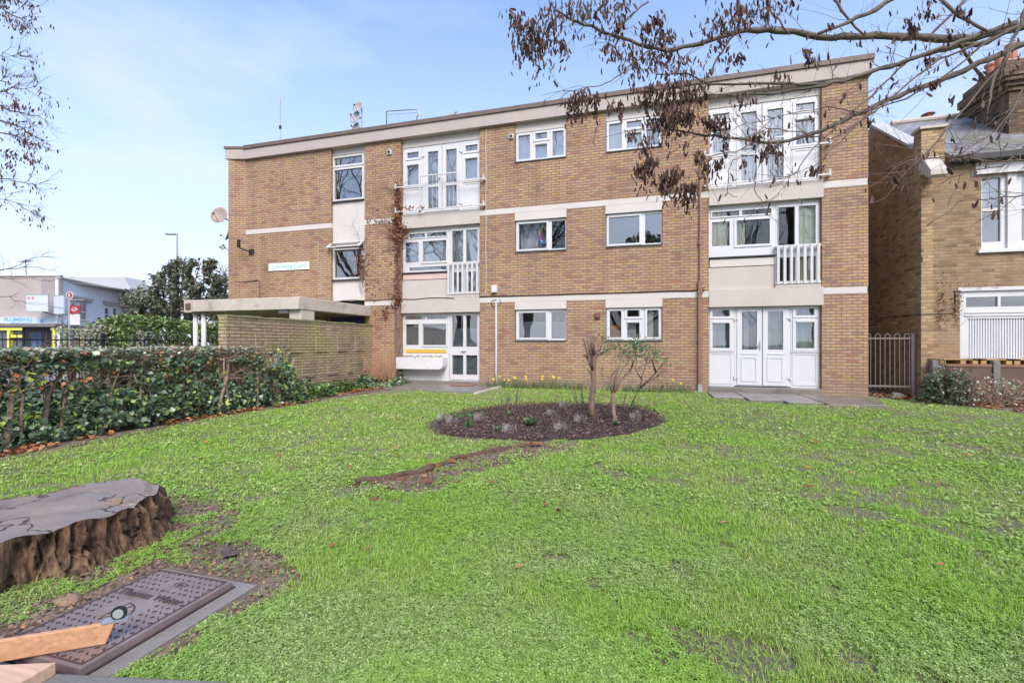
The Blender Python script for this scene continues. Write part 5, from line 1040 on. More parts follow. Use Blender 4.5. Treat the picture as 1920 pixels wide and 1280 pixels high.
for x in (-.35, -.07): [twigs(b, (x, -.012, -.6 + .2 * k), (random.gauss(0, .5), 0, 1), .5, .004, 1, .35, .1, 5, 3) for k in range(5)]
b.v = [(x, min(-.008, -abs(y) * .1 - .008), z) for x, y, z in b.v]; b.build('stems', M_STEM, t)

# ================================================================== stump, root, inspection cover, boards
so_ = [(x - .10 * max(0, min(1, (x + 3.6) / .4)), y - .03) for x, y in [(-3.03, 2.25), (-3.12, 2.42), (-3.42, 2.58), (-3.80, 2.55), (-3.93, 2.28), (-4.05, 1.95), (-4.0, 1.55), (-3.75, 1.2), (-3.42, 1.12), (-3.17, 1.28), (-3.10, 1.5), (-3.05, 1.72), (-3.0, 1.95), (-2.97, 2.12)]]
def smooth_loop(pts, k=8):
    out_ = []; n = len(pts)
    for i in range(n):
        p0, p1, p2, p3 = [Vector((*pts[(i + j - 1) % n], 0)) for j in range(4)]
        for j in range(k): u = j / k; out_.append(.5 * ((2 * p1) + (p2 - p0) * u + (2 * p0 - 5 * p1 + 4 * p2 - p3) * u * u + (3 * p1 - p0 - 3 * p2 + p3) * u ** 3))
    return out_
L_ = smooth_loop(so_, 26); c0 = Vector((-3.5, 1.85, 0)); t = thing('tree_stump', 'broad old tree stump with wet sawn top and deeply furrowed bark', 'tree stump', loc=c0)
b = MB(); n = len(L_); rows = 30
for r_ in range(rows):
    f = r_ / (rows - 1); z_ = .275 - f * .34
    for i, p in enumerate(L_):
        d = (p - c0); dn = d.normalized(); fur = .035 * (vnoise(i * .08, f * .8, 1.0, 1) - .5) * 2 + .045 * (1 - 2.6 * abs(vnoise(i * .17 + 1.2 * f, f * .7, 1.0, 2) - .5)) - .03 + .026 * (vnoise(i * .45 + .8 * f, f * 1.8, 1.0, 3) - .5) * 2 + .010 * (vnoise(i * .95, f * 7, 1.0, 4) - .5) * 2
        gr_ = float(vnoise(i * .085 + f * 1.2, f * .9, 1.0, 5)); gr2 = float(vnoise(i * .21 - f * 1.5, f * 1.6, 1.0, 0)); fur -= .05 * max(0, 1 - abs(gr_ - .5) / .045) + .035 * max(0, 1 - abs(gr2 - .5) / .05); fur *= min(1, f * 5 + .12); flare = .11 * f ** 2.2 * (1 + .8 * math.sin(i * .13)); q = p + dn * (fur * 1.5 + flare); b.v.append((q.x - c0.x, q.y - c0.y, z_ + (.01 * math.sin(i * .21) if r_ == 0 else 0)))
for r_ in range(rows - 1):
    for i in range(n): j = (i + 1) % n; b.f.append((r_ * n + i, (r_ + 1) * n + i, (r_ + 1) * n + j, r_ * n + j))
b.build('bark', M_SBARK, t, smooth=True)
b = MB(); rr = 16
for r_ in range(rr + 1):
    f = 1 - r_ / rr
    for i, p in enumerate(L_):
        q = c0 + (p - c0) * f * .997; side = (q.x + 3.4) * .25 + (q.y - 2.22) * .97; st = .022 if side > .015 * math.sin(q.x * 14) else 0.0
        b.v.append((q.x - c0.x, q.y - c0.y, .272 + (.01 * math.sin(i * .21) if r_ == 0 else 0) + st * (1 if r_ > 1 else .3) + .012 * (float(vnoise(q.x, q.y, .11, 2)) - .5)))
for r_ in range(rr):
    for i in range(n): j = (i + 1) % n; b.f.append((r_ * n + j, (r_ + 1) * n + j, (r_ + 1) * n + i, r_ * n + i))
b.build('sawn_top', M_STOP, t, smooth=False)
# exposed root
pr = [(668, 912), (700, 908), (735, 903), (775, 893), (805, 886), (830, 874), (862, 864), (900, 855), (940, 847), (975, 842), (1018, 838)]
pts = [gp(*p) for p in pr]; t = thing('tree_root', 'long exposed tree root breaking through the lawn in front of the mulch bed', 'root', loc=pts[0]); o_ = pts[0]
b = MB(); fine = []
for a, c_ in zip(pts, pts[1:]):
    for k in range(5): q = a.lerp(c_, k / 5); fine.append(q)
m_ = len(fine); rad = [.012 + .028 * (1 - abs(i / m_ - .35) * 1.1) * (.75 + .5 * random.random()) for i in range(m_)]; rad = [max(r_, .012) for r_ in rad]
M_ROOT = plain('root_bark', (.10, .058, .038), .85, .3, 16, .8, 40)
b.tube([(q.x - o_.x + random.gauss(0, .006), q.y - o_.y + random.gauss(0, .008), float(gh(q.x, q.y)) + .022 + .012 * math.sin(i * .7)) for i, q in enumerate(fine)], [r_ * .8 for r_ in rad], 9)
for s_ in (-1, 1):
    b.tube([(q.x - o_.x + random.gauss(0, .01), q.y - o_.y + s_ * .022 + .018 * math.sin(i * .5 + s_) + random.gauss(0, .008), float(gh(q.x, q.y)) + .008 + .012 * math.sin(i * .9 + s_ * 2)) for i, q in enumerate(fine)], [rad[i] * random.uniform(.35, .7) for i in range(m_)], 7)
b.build('bark', M_ROOT, t, smooth=True); b = MB()
for (px, py, L2, w_) in ((812, 880, .16, .035), (1000, 838, .26, .06), (845, 872, .14, .03)):
    q = gp(px, py); b.hexa([(q.x - o_.x - L2 / 2, q.y - o_.y - w_ / 2, .03), (q.x - o_.x + L2 / 2, q.y - o_.y - w_ / 3, .035), (q.x - o_.x + L2 / 2.4, q.y - o_.y + w_ / 2, .04), (q.x - o_.x - L2 / 2.4, q.y - o_.y + w_ / 2, .035), (q.x - o_.x - L2 / 2.2, q.y - o_.y - w_ / 3, .062), (q.x - o_.x + L2 / 2.6, q.y - o_.y - w_ / 4, .065), (q.x - o_.x + L2 / 2.6, q.y - o_.y + w_ / 3, .066), (q.x - o_.x - L2 / 2.6, q.y - o_.y + w_ / 3, .064)])
[x.build('split_wood', plain('fresh_orange_wood', (.23, .095, .045), .8, .3, 14, .5, 50), t, bevel=.006) for x in b.pieces()]
for (px, py, lab, s_) in ((752, 905, 'brown bark scrap lying below the root', .05), (800, 908, 'curled reddish bark piece on the grass below the root', .07), (700, 945, 'small brown bark piece on the grass left below the root end', .045), (860, 912, 'small dark bark chip right of the curled reddish piece', .025)):
    q = gp(px, py); one('bark_piece', lab, 'bark', MB().hexa([(q.x - s_, q.y - s_ * .5, .02), (q.x + s_, q.y - s_ * .3, .03), (q.x + s_ * .8, q.y + s_ * .5, .035), (q.x - s_ * .8, q.y + s_ * .4, .02), (q.x - s_ * .8, q.y - s_ * .3, .05), (q.x + s_ * .9, q.y - s_ * .2, .075), (q.x + s_ * .7, q.y + s_ * .4, .06), (q.x - s_ * .6, q.y + s_ * .4, .045)]), plain('brown_bark', (.16, .08, .05), .8, .25, 14, .5, 50), bevel=.005)
def rough(mb, a):
    mb.v = [(x + random.gauss(0, a), y + random.gauss(0, a), z + random.gauss(0, a * .5)) for x, y, z in mb.v]; return mb
q = gp(430, 1043); one('stone', 'dark wet stone on the soil between the stump and the inspection cover', 'stone', rough(MB().lathe([(.005, -.02), (.035, -.01), (.045, .006), (.032, .018), (.008, .024)], (q.x, q.y, .02), (.2, .1, 1), 9), .010), plain('dark_stone', (.10, .075, .08), .5, .2, 10, .4, 50))
q = gp(128, 1118, .03); one('stone', 'rounded brown stone beside the inspection cover, below the stump', 'stone', rough(MB().lathe([(.005, -.03), (.05, -.015), (.066, .0), (.045, .016), (.015, .022)], (q.x, q.y, .015), (.1, .1, 1), 10), .010), plain('brown_stone', (.25, .16, .11), .8, .2, 10, .4, 50), smooth=True)
q = Vector((5.72, 13.05, 0)); one('rock', 'grey brown rock on the leaf litter in front of the gate', 'rock', MB().hexa([(q.x - .16, q.y - .1, .0), (q.x + .16, q.y - .08, .0), (q.x + .14, q.y + .1, 0), (q.x - .14, q.y + .12, 0), (q.x - .08, q.y - .06, .13), (q.x + .11, q.y - .06, .10), (q.x + .09, q.y + .06, .12), (q.x - .07, q.y + .07, .14)]), plain('grey_rock', (.20, .165, .14), .9, .2, 8, .5, 50), bevel=.02)
# cast iron inspection cover, tilted up a little on its concrete frame
t = thing('inspection_cover', 'wet cast iron inspection cover with raised lettering set in a concrete frame', 'manhole cover', loc=(-2.33, 1.59, 0))
f = MB().plate(-.30, .35, -.44, .40, 0, 1, [(-.262, .262, -.36, .36)]); f2 = MB(); f2.v = [(x, z_, -.05 if y_ < .5 else .018) for x, y_, z_ in f.v]; f2.f = f.f; f2.build('concrete_frame', plain('wet_concrete', (.23, .21, .19), .45, .15, 5, .3, 70), t)
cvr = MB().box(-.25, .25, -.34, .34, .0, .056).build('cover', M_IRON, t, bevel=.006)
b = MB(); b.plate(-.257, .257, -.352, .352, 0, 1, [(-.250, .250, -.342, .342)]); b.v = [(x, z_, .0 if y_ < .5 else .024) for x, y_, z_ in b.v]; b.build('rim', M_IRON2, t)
b = MB(); rnd = random.Random(3)
for i in range(13):
    for j in range(18):
        x, y_ = -.216 + i * .036, -.31 + j * .0365
        if (abs(x) < .215 and .06 < y_ < .155) or (abs(x + .02) < .10 and -.09 < y_ < .06) or (abs(x) < .05 and .2 < y_ < .27) or abs(x) > .222: continue
        k = (i + j) % 2; w_, h_ = (.016, .005); c_, s_ = (.8, .6) if k else (.75, -.66)
        e = [(-w_ / 2, -h_ / 2), (w_ / 2, -h_ / 2), (w_ / 2, h_ / 2), (-w_ / 2, h_ / 2)]; e = [(x + u * c_ - v_ * s_, y_ + u * s_ + v_ * c_) for u, v_ in e]; b.prism(e, .0555, .0610)
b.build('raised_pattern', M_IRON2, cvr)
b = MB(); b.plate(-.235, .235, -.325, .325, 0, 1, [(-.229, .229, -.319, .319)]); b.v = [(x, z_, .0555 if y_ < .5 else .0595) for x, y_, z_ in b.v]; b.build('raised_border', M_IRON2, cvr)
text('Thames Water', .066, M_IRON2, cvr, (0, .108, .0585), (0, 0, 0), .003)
b = MB()
for a in (-1.1, -.75, -.4, -.05): b.tube([(-.05, -.08, .057), (-.05 + .12 * math.sin(-a), -.08 + .12 * math.cos(a), .057)], .003, 4)
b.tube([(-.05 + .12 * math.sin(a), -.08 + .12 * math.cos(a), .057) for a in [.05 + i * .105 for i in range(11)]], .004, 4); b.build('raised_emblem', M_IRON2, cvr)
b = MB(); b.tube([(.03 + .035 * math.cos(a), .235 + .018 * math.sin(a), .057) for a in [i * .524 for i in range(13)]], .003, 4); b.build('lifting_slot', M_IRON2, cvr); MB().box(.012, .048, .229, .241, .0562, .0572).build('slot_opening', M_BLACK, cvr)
# boards
t = thing('timber_board', 'orange timber board on edge with a castor at its end, on the inspection cover', 'board', loc=(-2.12, 1.385, .062)); e = Vector((-2.41 + 2.12, 1.18 - 1.385, 0)).normalized(); nn = Vector((-e.y, e.x, 0))
def bx(a0, a1, w0, w1, z0, z1): 
    c = [e * a0 + nn * w0, e * a1 + nn * w0, e * a1 + nn * w1, e * a0 + nn * w1]; return [(v.x, v.y, z0) for v in c] + [(v.x, v.y, z1) for v in c]
pb = MB(); c = [e * .05, e * .9, e * .9 - nn * .022, e * .0 + e * .05 - nn * .022]; pb.v = [(v.x, v.y, z_) for v, z_ in ((e * .02, 0), (e * .9, -.0), (e * .9 - nn * .022, -.0), (e * .02 - nn * .022, 0), (e * -.012, .082), (e * .9, .082), (e * .9 - nn * .022, .082), (e * -.012 - nn * .022, .082))]
pb.f = [(3, 2, 1, 0), (4, 5, 6, 7), (0, 1, 5, 4), (1, 2, 6, 5), (2, 3, 7, 6), (3, 0, 4, 7)]; pb.build('plank', M_WOODO, t, bevel=.003)
b = MB().hexa(bx(-.055, .035, -.035, .004, .083, .089)); br = b.build('castor_plate', M_GALV, t); q = e * -.02 - nn * .016
MB().lathe([(.004, -.008), (.026, -.008), (.028, -.003), (.028, .003), (.026, .008), (.004, .008)], (q.x, q.y, .113), (nn.x, nn.y, 0), 20).build('castor_tyre', M_BLACK, br, smooth=False); MB().lathe([(.004, -.010), (.019, -.010), (.019, .010), (.004, .010)], (q.x, q.y, .113), (nn.x, nn.y, 0), 18).build('castor_wheel', plain('grey_castor', (.30, .33, .32), .4, .1), br)
q = gp(105, 1243, .14); t = thing('timber_offcut', 'pale orange sawn timber piece in the bottom left corner of the photo', 'board', loc=(q.x, q.y, .10)); b = MB(); e2 = Vector((-1, -.36, 0)).normalized(); n2 = Vector((.28, -.96, 0))
c = [Vector((0, 0, 0)), e2 * .6, e2 * .6 + n2 * .14, n2 * .14 + Vector((-.03, 0, 0))]; b.v = [(v.x, v.y, 0) for v in c] + [(v.x, v.y, .045) for v in c]; b.f = [(0, 1, 2, 3), (7, 6, 5, 4), (4, 5, 1, 0), (5, 6, 2, 1), (6, 7, 3, 2), (7, 4, 0, 3)]; b.build('plank', M_WOODL, t, bevel=.003)
kz = .10; k0, k1 = gp(-60, 1252, kz), gp(620, 1290, kz); dd = (k1 - k0).normalized(); nb = Vector((dd.y, -dd.x, 0)); k0 = k0 - dd * .6; k1 = gp(430, 1274, kz)
one('kerb', None, None, MB().prism([(k0 + nb * .5)[:2], (k1 + nb * .5)[:2], k1[:2], k0[:2]], -.1, kz), M_KERB, kind='structure', bevel=.015)

# ================================================================== street side on the left
P0 = dp(112, 643, 38); P0.z = 0
def bxs(*bs):
    b = MB()
    for q in bs: b.box(*q)
    return b
ANG = math.atan2(dS.y, dS.x)
M_SHW = plain('pale_blue_render', (.60, .61, .66), .8, .04, .5, dirt=((.40, .40, .43), .8, .58)); M_SHG = plain('grey_pink_render', (.36, .315, .295), .85, .1, .35, dirt=((.34, .30, .28), .6, .55)); M_SHD = plain('darker_render', (.30, .26, .265), .85, .05, .5)
M_SHC = plain('stone_cornice', (.42, .37, .35), .85, .15, 3); M_YELF = plain('yellow_shopfront', (.70, .66, .10), .5, .05); M_SHGL = plain('dark_shop_glass', (.10, .105, .13), .15, .3, 1.0); M_SIGN = plain('white_sign', (.50, .54, .60), .5, .03); M_BLUE = plain('sign_blue', (.14, .38, .68), .5, .03)
t = thing('white_shop_building', 'pale blue white two storey shop building with corniced sash windows across the street', 'building', loc=P0, rz=ANG)
w = MB().plate(0, 13, 0, 6.58, 0, .3, [(1.45, 2.05, 3.3, 4.75), (2.55, 3.6, 3.3, 4.85), (6.3, 7.05, 3.3, 4.7), (7.65, 8.4, 3.3, 4.75), (.5, 12.5, .1, 2.6)]); w.prism([(.5, .31), (13, .31), (13, 6), (2.2, 6)], 0, 6.5); w.build('wall', M_SHW, t)
bxs((-.05, 13.05, -.12, .2, 6.582, 6.70)).build('parapet_coping', M_SHC, t)
MB().prism([(.5, .31), (13, .31), (13, 6), (2.2, 6)], 6.51, 6.56).build('roof', plain('grey_felt', (.2, .2, .2), .9, .1), t)
for a, c_ in ((1.15, 4.1), (6.0, 8.9)):
    o = bxs((a, c_, -.30, -.002, 5.15, 5.32), (a + .05, c_ - .05, -.2, -.002, 4.98, 5.148), (a + .1, c_ - .1, -.1, -.002, 4.86, 4.978)).build('window_cornice', M_SHC, t)
for a, c_, z1 in ((1.45, 2.05, 4.75), (2.55, 3.6, 4.85), (6.3, 7.05, 4.7), (7.65, 8.4, 4.75)):
    f = MB().plate(a, c_, 3.3, z1, .05, .12, [(a + .1, c_ - .1, 3.4, 4.0), (a + .1, c_ - .1, 4.08, z1 - .08)]).build('window', M_WOODW, t); bxs((a + .05, c_ - .05, .1, .11, 3.35, z1 - .05)).build('pane', M_SHGL, f)
    bxs((a - .1, c_ + .1, -.12, -.002, 3.18, 3.29)).build('sill', M_SHC, f)
bxs((.2, 12.8, -.35, -.002, 2.75, 3.12)).build('shop_sign', M_SIGN, t); text('Merchants', .26, M_BLUE, t, (5.0, -.36, 2.93), bold=.004)
f = bxs((.5, 12.5, .0 - .05, .1, 2.35, 2.6), *[(x, x + .16, -.05, .1, .1, 2.348) for x in (.5, 2.6, 4.8, 7, 9.2, 11.4)]).build('shopfront', M_YELF, t); bxs((.5, 12.5, .12, .16, .1, 2.6)).build('shop_window', M_SHGL, f)
t = thing('grey_shop_building', 'grey rendered plumbing shop with yellow shopfront at the far left across the street', 'building', loc=P0, rz=YAW)
bxs((-16, -.002, 0, .3, 2.6, 6.76), (-16, -15.7, .3, 9, 0, 6.76), (-16, -.3, 9, 9.3, 0, 6.7), (-16, -.3, .3, 9, 6.4, 6.5)).build('wall', M_SHG, t); bxs((-1.5, -.002, -.03, -.001, 2.9, 6.76)).build('dark_render_panel', M_SHD, t); bxs((-16, .1, -.08, .2, 6.762, 6.84)).build('parapet_coping', M_SHC, t); MB().slab([(-9.9, 6.5), (-1.7, 6.5), (-2.6, 8.05), (-9.9, 8.05)], 'y', 9.4, 12).build('rear_gable', plain('pale_attic_render', (.42, .42, .45), .8, .05, .5), t)
bxs((-16, .2, -.42, -.032, 2.78, 3.40)).build('shop_sign', M_SIGN, t); text('PLUMBING', .42, M_BLUE, t, (-2.95, -.43, 3.20), sx=1.15, bold=.008); text('MERCHANTS', .26, M_BLUE, t, (-2.7, -.43, 2.90), sx=1.1, bold=.002)
MB().lathe([(.14, 0), (.14, .02)], (-1.05, -.422, 3.08), (0, -1, 0), 20).build('round_logo', M_BLUE, t)
f = bxs((-16, 0, -.2, .1, 2.35, 2.6), *[(x, x + .2, -.2, .1, 0, 2.348) for x in (-15.5, -12, -9, -6.2, -4.1, -2.3, -.4)], (-4.0, -2.4, -.19, .08, 1.75, 1.95)).build('shopfront', M_YELF, t); bxs((-16, 0, .12, .16, 0, 2.6)).build('shop_window', M_SHGL, f)
v = dp(50, 518, 41); t = thing('roof_aerial', 'television aerial leaning on the roof of the grey shop building', 'aerial', loc=(v.x, v.y, 6.5)); MB().tube([(0, 0, 0), (-.15, 0, 2.2)], .03, 5).tube([(-.6, 0, 1.95), (.5, 0, 2.1)], .02, 4).build('mast', M_BLACK, t)
b = MB(); [b.tube([(-.6 + i * .15, -.3, 1.95 + i * .02), (-.6 + i * .15, .3, 1.95 + i * .02)], .012, 4) for i in range(8)]; b.build('elements', M_BLACK, t)
for (pa, pb, ya, yb, lab, ang) in ((49, 88, 553, 583, 'white hoarding with two round marks and green edge on the grey shop wall', YAW + .05), (101, 131, 555, 588, 'white hoarding, right one of the two on the shop front beside the bus stop flag', YAW - .35)):
    a = dp(pa, ya, 36.5); c_ = dp(pb, yb, 36.5); L2 = (c_ - a).xy.length; t = thing('hoarding', lab, 'sign', 'hoardings on the shop wall', loc=(a.x, a.y, 0), rz=ang)
    bxs((0, L2, 0, .08, c_.z, a.z)).build('panel', M_SIGN, t); bxs((-.03, L2 + .03, -.01, .1, c_.z - .05, c_.z - .002), (-.03, L2 + .03, -.01, .1, a.z + .002, a.z + .05)).build('frame', plain('dull_green', (.25, .32, .28), .6, .1), t)
    MB().tube([(L2 * .6, .1, c_.z), (L2 * .95, 1.2, c_.z - .35)], .03, 5).build('bracket', M_BLACK, t)
    if pa == 49: MB().lathe([(.1, 0), (.1, .02)], (.2, -.012, a.z - .22), (0, -1, 0), 16).lathe([(.1, 0), (.1, .02)], (.5, -.012, a.z - .22), (0, -1, 0), 16).build('round_marks', plain('dull_red_mark', (.55, .25, .25), .6, .1), t)
t = thing('far_house', 'distant house with dark mansard roof and white dormer beyond the white shop building', 'house', loc=dp(243, 643, 60) - Vector((0, 0, 1.3)), rz=ANG)
bxs((-.5, 8, 0, 8, 0, 8.0)).build('wall', plain('distant_cream', (.6, .56, .52), .8, .06), t); MB().hexa([(-.6, -.1, 8.002), (8, -.1, 8.002), (8, 8, 8.002), (-.6, 8, 8.002), (.1, .9, 9.6), (7, .9, 9.6), (7, 7, 9.6), (.1, 7, 9.6)]).build('roof', M_SLATE, t)
d_ = bxs((1.4, 3.0, -.05, 1.4, 8.2, 9.4)).build('dormer', M_WOODW, t); bxs((1.6, 2.8, -.07, -.052, 8.4, 9.25)).build('pane', M_SHGL, d_)
# bus shelter and stop
v = dp(131, 643, 27); t = thing('bus_shelter', 'dark roofed bus shelter with dark panels in front of the plumbing shop', 'bus shelter', loc=(v.x, v.y, 0), rz=YAW)
bxs((-5.2, 0, -.9, .6, 2.20, 2.40)).build('roof', plain('grey_shelter_roof', (.16, .14, .14), .6, .1), t, bevel=.03); bxs((-3.2, -3.08, .4, .5, 0, 2.20), (-1.7, -1.58, .4, .5, 0, 2.20), (-.2, -.1, .4, .5, 0, 2.20), (-5.0, -4.9, .4, .5, 0, 2.20)).build('posts', M_BLACK, t)
p_ = bxs((-3.08, -1.7, .42, .46, .3, 2.2)).build('advert_panel', plain('dark_panel', (.06, .055, .065), .3, .15), t); bxs((-2.75, -2.05, .40, .418, .9, 1.95)).build('poster', plain('blue_poster', (.12, .2, .36), .4, .2, 3), p_)
bxs((-4.8, -.4, .1, .35, .5, .56)).build('bench', M_BLACK, t)
v = dp(130, 643, 24); t = thing('bus_stop_flag', 'bus stop post with red flag carrying a white roundel and a round sign on top', 'bus stop', loc=(v.x, v.y, 0), rz=YAW); K = 24 / 870
M_RED = plain('stop_red', (.36, .015, .025), .4, .05)
MB().tube([(.0, 0, 0), (0, 0, 3.75)], .045, 10).build('post', M_GALV, t); bxs((-.05, .75, -.03, .03, 3.52, 3.56)).build('arm', M_GALV, t)
bxs((.02, .56, -.02, .02, 2.83, 3.24)).build('flag', M_RED, t); b = MB(); pts = [(.29 + .105 * math.cos(a), -.026, 3.035 + .105 * math.sin(a)) for a in [i * math.pi / 10 for i in range(21)]]; b.tube(pts, .017, 6, cap=False); b.box(.13, .45, -.035, -.022, 3.015, 3.055)
b.slab([(.10, 3.035), (.16, 2.985), (.16, 3.085)], 'y', -.028, -.022).slab([(.48, 3.035), (.42, 3.085), (.42, 2.985)], 'y', -.028, -.022); b.build('roundel', M_SIGN, t)
bxs((.02, .56, -.02, .02, 2.24, 2.78)).build('route_panel', plain('pale_route_panel', (.6, .58, .55), .6, .05, 8), t); b = MB().lathe([(.19, 0), (.19, .03)], (.04, 0, 3.76), (0, -1, 0), 22).build('top_disc', M_SIGN, t)
MB().lathe([(.15, 0), (.15, .004)], (.04, -.031, 3.76), (0, -1, 0), 22).build('red_ring', M_RED, b); text('R', .24, M_SIGN, b, (.04, -.038, 3.75), bold=.006)
v = dp(332, 438, 31); t = thing('street_lamp', 'grey street lamp post with a short arm rising behind the dark evergreen tree', 'street lamp', loc=(v.x, v.y, 0), rz=YAW)
MB().tube([(0, 0, 0), (0, 0, 3), (0, 0, v.z)], [.10, .08, .06], 10).build('post', M_GALV, t); MB().box(-.78, -.05, -.12, .12, v.z - .08, v.z + .03).build('lamp_head', M_GALV, t, bevel=.03)

# black railings, clipped laurel hedge and the evergreen tree behind
t = thing('black_railings', 'black upright steel railings running behind the ivy hedge', 'railing', loc=(-13, 5, 0)); b = MB(); b.box(-.02, .02, -1.5, 8.2, 1.36, 1.39); b.box(-.02, .02, -1.5, 8.2, .16, .19); b.build('rails', M_BLACK, t)
b = MB(); yy = -1.45
while yy < 8.15: b.tube([(0, yy, 0), (0, yy, 1.47), (0, yy, 1.52)], [.010, .010, .002], 4, cap=False); yy += .115
b.build('bars', M_BLACK, t); b = MB(); [b.box(-.035, .035, y_ - .035, y_ + .035, -.1, 1.55) for y_ in (-1.4, .9, 3.3, 5.7, 8.1)]; [x.build('post', M_BLACK, t) for x in b.pieces()]
def hedge_block(name, lab, loc, box, n, size, m, z1, trunk=8):
    t = thing(name, lab, 'hedge', loc=loc); x0, x1, y0, y1 = box; p = rng.uniform((x0, y0, .05), (x1, y1, z1 + .12), (n * 3, 3)); xc, yc = (x0 + x1) / 2, (y0 + y1) / 2
    e = np.maximum(np.abs(p[:, 0] - xc) / ((x1 - x0) / 2), np.abs(p[:, 1] - yc) / ((y1 - y0) / 2)); tz = z1 + .16 * (vnoise(p[:, 0], p[:, 1], .6, 2) - .5) * 2 - .35 * np.clip(e - .8, 0, 1) ; k = (p[:, 2] < tz) & ((e > .8) | (p[:, 2] > tz - .25)) & (vnoise(p[:, 1] + p[:, 0], p[:, 2], .3, 1) > .10); p = p[k][:n]; k = len(p)
    scatter('foliage', OVAL, OVALF, p, rotmats(k, np.abs(rng.normal(.8, .4, k))), rng.uniform(.6, 1.3, k) * size, m, t); b = MB()
    for i in range(trunk): y_ = y0 + (y1 - y0) * (i + .5) / trunk; b.tube([(xc, y_, -.1), (xc + random.gauss(0, .1), y_ + random.gauss(0, .1), z1 * .8)], [.05, .02], 6)
    b.build('stems', M_STEM, t); return t
hedge_block('laurel_hedge', 'bright green clipped laurel hedge behind the black railings', (-14.2, 0, 0), (-.9, .8, 9.1, 13.4), 12500, .12, M_LAUR, 1.98)
hedge_block('low_dark_hedge', 'lower dull green hedge at the left end of the laurel hedge', (-14.4, 0, 0), (-.9, .5, 8.55, 9.3), 1800, .09, M_IVYT, 1.72, 4)
hedge_block('box_hedge', 'dull green clipped hedge behind the canopy columns', (-15.6, 0, 0), (-2.0, .3, 13.6, 15.2), 3000, .10, M_IVYT, 2.1, 4)
M_EVG2 = leafm('grey_evergreen_leaf', [(0, (.07, .075, .05)), (.4, (.13, .145, .095)), (.8, (.20, .22, .155)), (1, (.36, .36, .28))], .35, .2, .5)
def crown_tree(name, lab, loc, blobs, n, size, m, trunk_r, grp=None, gap=.42, s=1.0):
    t = thing(name, lab, 'tree', grp, loc); tot = sum(q[3] ** 2 for q in blobs); P_ = []
    for (x, y_, z_, r_) in blobs:
        k = int(n * r_ * r_ / tot); u = rng.normal(size=(k, 3)); u /= np.linalg.norm(u, axis=1)[:, None]; P_.append(np.array((x, y_, z_)) + u * (r_ * rng.uniform(.25, 1.05, k) ** .6)[:, None] * (1, 1, .85))
    p = np.concatenate(P_); p = p[(vnoise(p[:, 0] * 1.0 + p[:, 1], p[:, 2], .38 * s, 3) > gap) | (rng.random(len(p)) < .1)]; k = len(p)
    scatter('crown', OVAL, OVALF, p, rotmats(k, np.abs(rng.normal(.9, .5, k))), rng.uniform(.6, 1.3, k) * size, m, t); b = MB()
    b.tube([(0, 0, -.1), (.05, 0, 1.0), (0, .05, blobs[0][2])], [trunk_r * 1.3, trunk_r, trunk_r * .6], 9)
    for (x, y_, z_, r_) in blobs: b.tube([(0, 0, .9), (x * .5, y_ * .5, z_ * .6), (x, y_, z_)], [trunk_r * .6, trunk_r * .4, .02], 6); [twigs(b, (x, y_, z_), (random.gauss(0, 1), random.gauss(0, 1), .6), r_ * .9, .02, 1, .6, .1) for _ in range(4)]
    b.build('trunk', M_BARK, t, smooth=True); return t
v = gp(330, 643 + 1.3 * 870 / 21.5); v.z = 0
Kt = 21.5 / 870
def bl(px, py, r_, dy=0): w_ = dp(px, py, 21.5) - Vector((v.x, v.y, 0)); return (w_.x, w_.y + dy, w_.z, r_ * Kt)
crown_tree('evergreen_tree', 'dark broad evergreen tree with an open uneven crown at the left of the flats', v, [bl(330, 560, 58), bl(280, 572, 46), bl(375, 560, 45), bl(335, 515, 32), bl(372, 505, 24), bl(302, 535, 28), bl(400, 530, 26), bl(345, 492, 16), bl(262, 590, 34), bl(410, 580, 34), bl(395, 497, 15), bl(318, 500, 15)], 16500, .17, M_EVG2, .16, gap=.46)
v2 = dp(421, 643, 26); v2.z = 0
crown_tree('small_tree', 'small leafy tree just past the left corner of the block', v2, [(0, 0, 5.2, .75), (.5, .2, 4.5, .9), (.2, 0, 3.6, 1.1), (1.0, 0, 2.6, 1.3)], 900, .2, M_EVG, .08)

# ================================================================== overhanging trees
def ash_keys(tips_px, n_per, m, par, spread=.05, s=.036):
    P_ = []; 
    for (c_, n, sx, sz) in tips_px: q = rng.normal(0, 1, (n, 3)) * (sx, sx, sz); q[:, 2] = -np.abs(q[:, 2]) * 1.2; P_.append(np.array(c_) + q)
    p = np.concatenate(P_); k = len(p); T = [(-.12, -.5, 0), (.12, -.5, 0), (.17, 0, .06), (.08, .5, 0), (-.08, .5, 0), (-.17, 0, .06)]
    return scatter('seed_keys', T, [(0, 1, 2, 5), (5, 2, 3, 4)], p, rotmats(k, rng.normal(1.57, .28, k), None, rng.normal(0, .3, k)), rng.uniform(.7, 1.35, k) * s, m, par)
t = thing('ash_tree', 'bare ash tree reaching in from the right with hanging brown seed bunches', 'tree', loc=(7.6, 2.6, 0)); TO = Vector((7.6, 2.6, 0))
def q3(px, py, d): return dp(px, py, d) - TO
node = q3(1985, 20, 5.6)
MB().tube([(0, 0, -.2), (0, .02, .5), (-.15, .1, 2.2), (-.4, .2, 3.8), q3(2080, 60, 5.5), q3(2040, -160, 5.6), q3(1990, -500, 6)], [.34, .26, .22, .19, .17, .15, .10], 14).build('trunk', M_BARK, t, smooth=True)
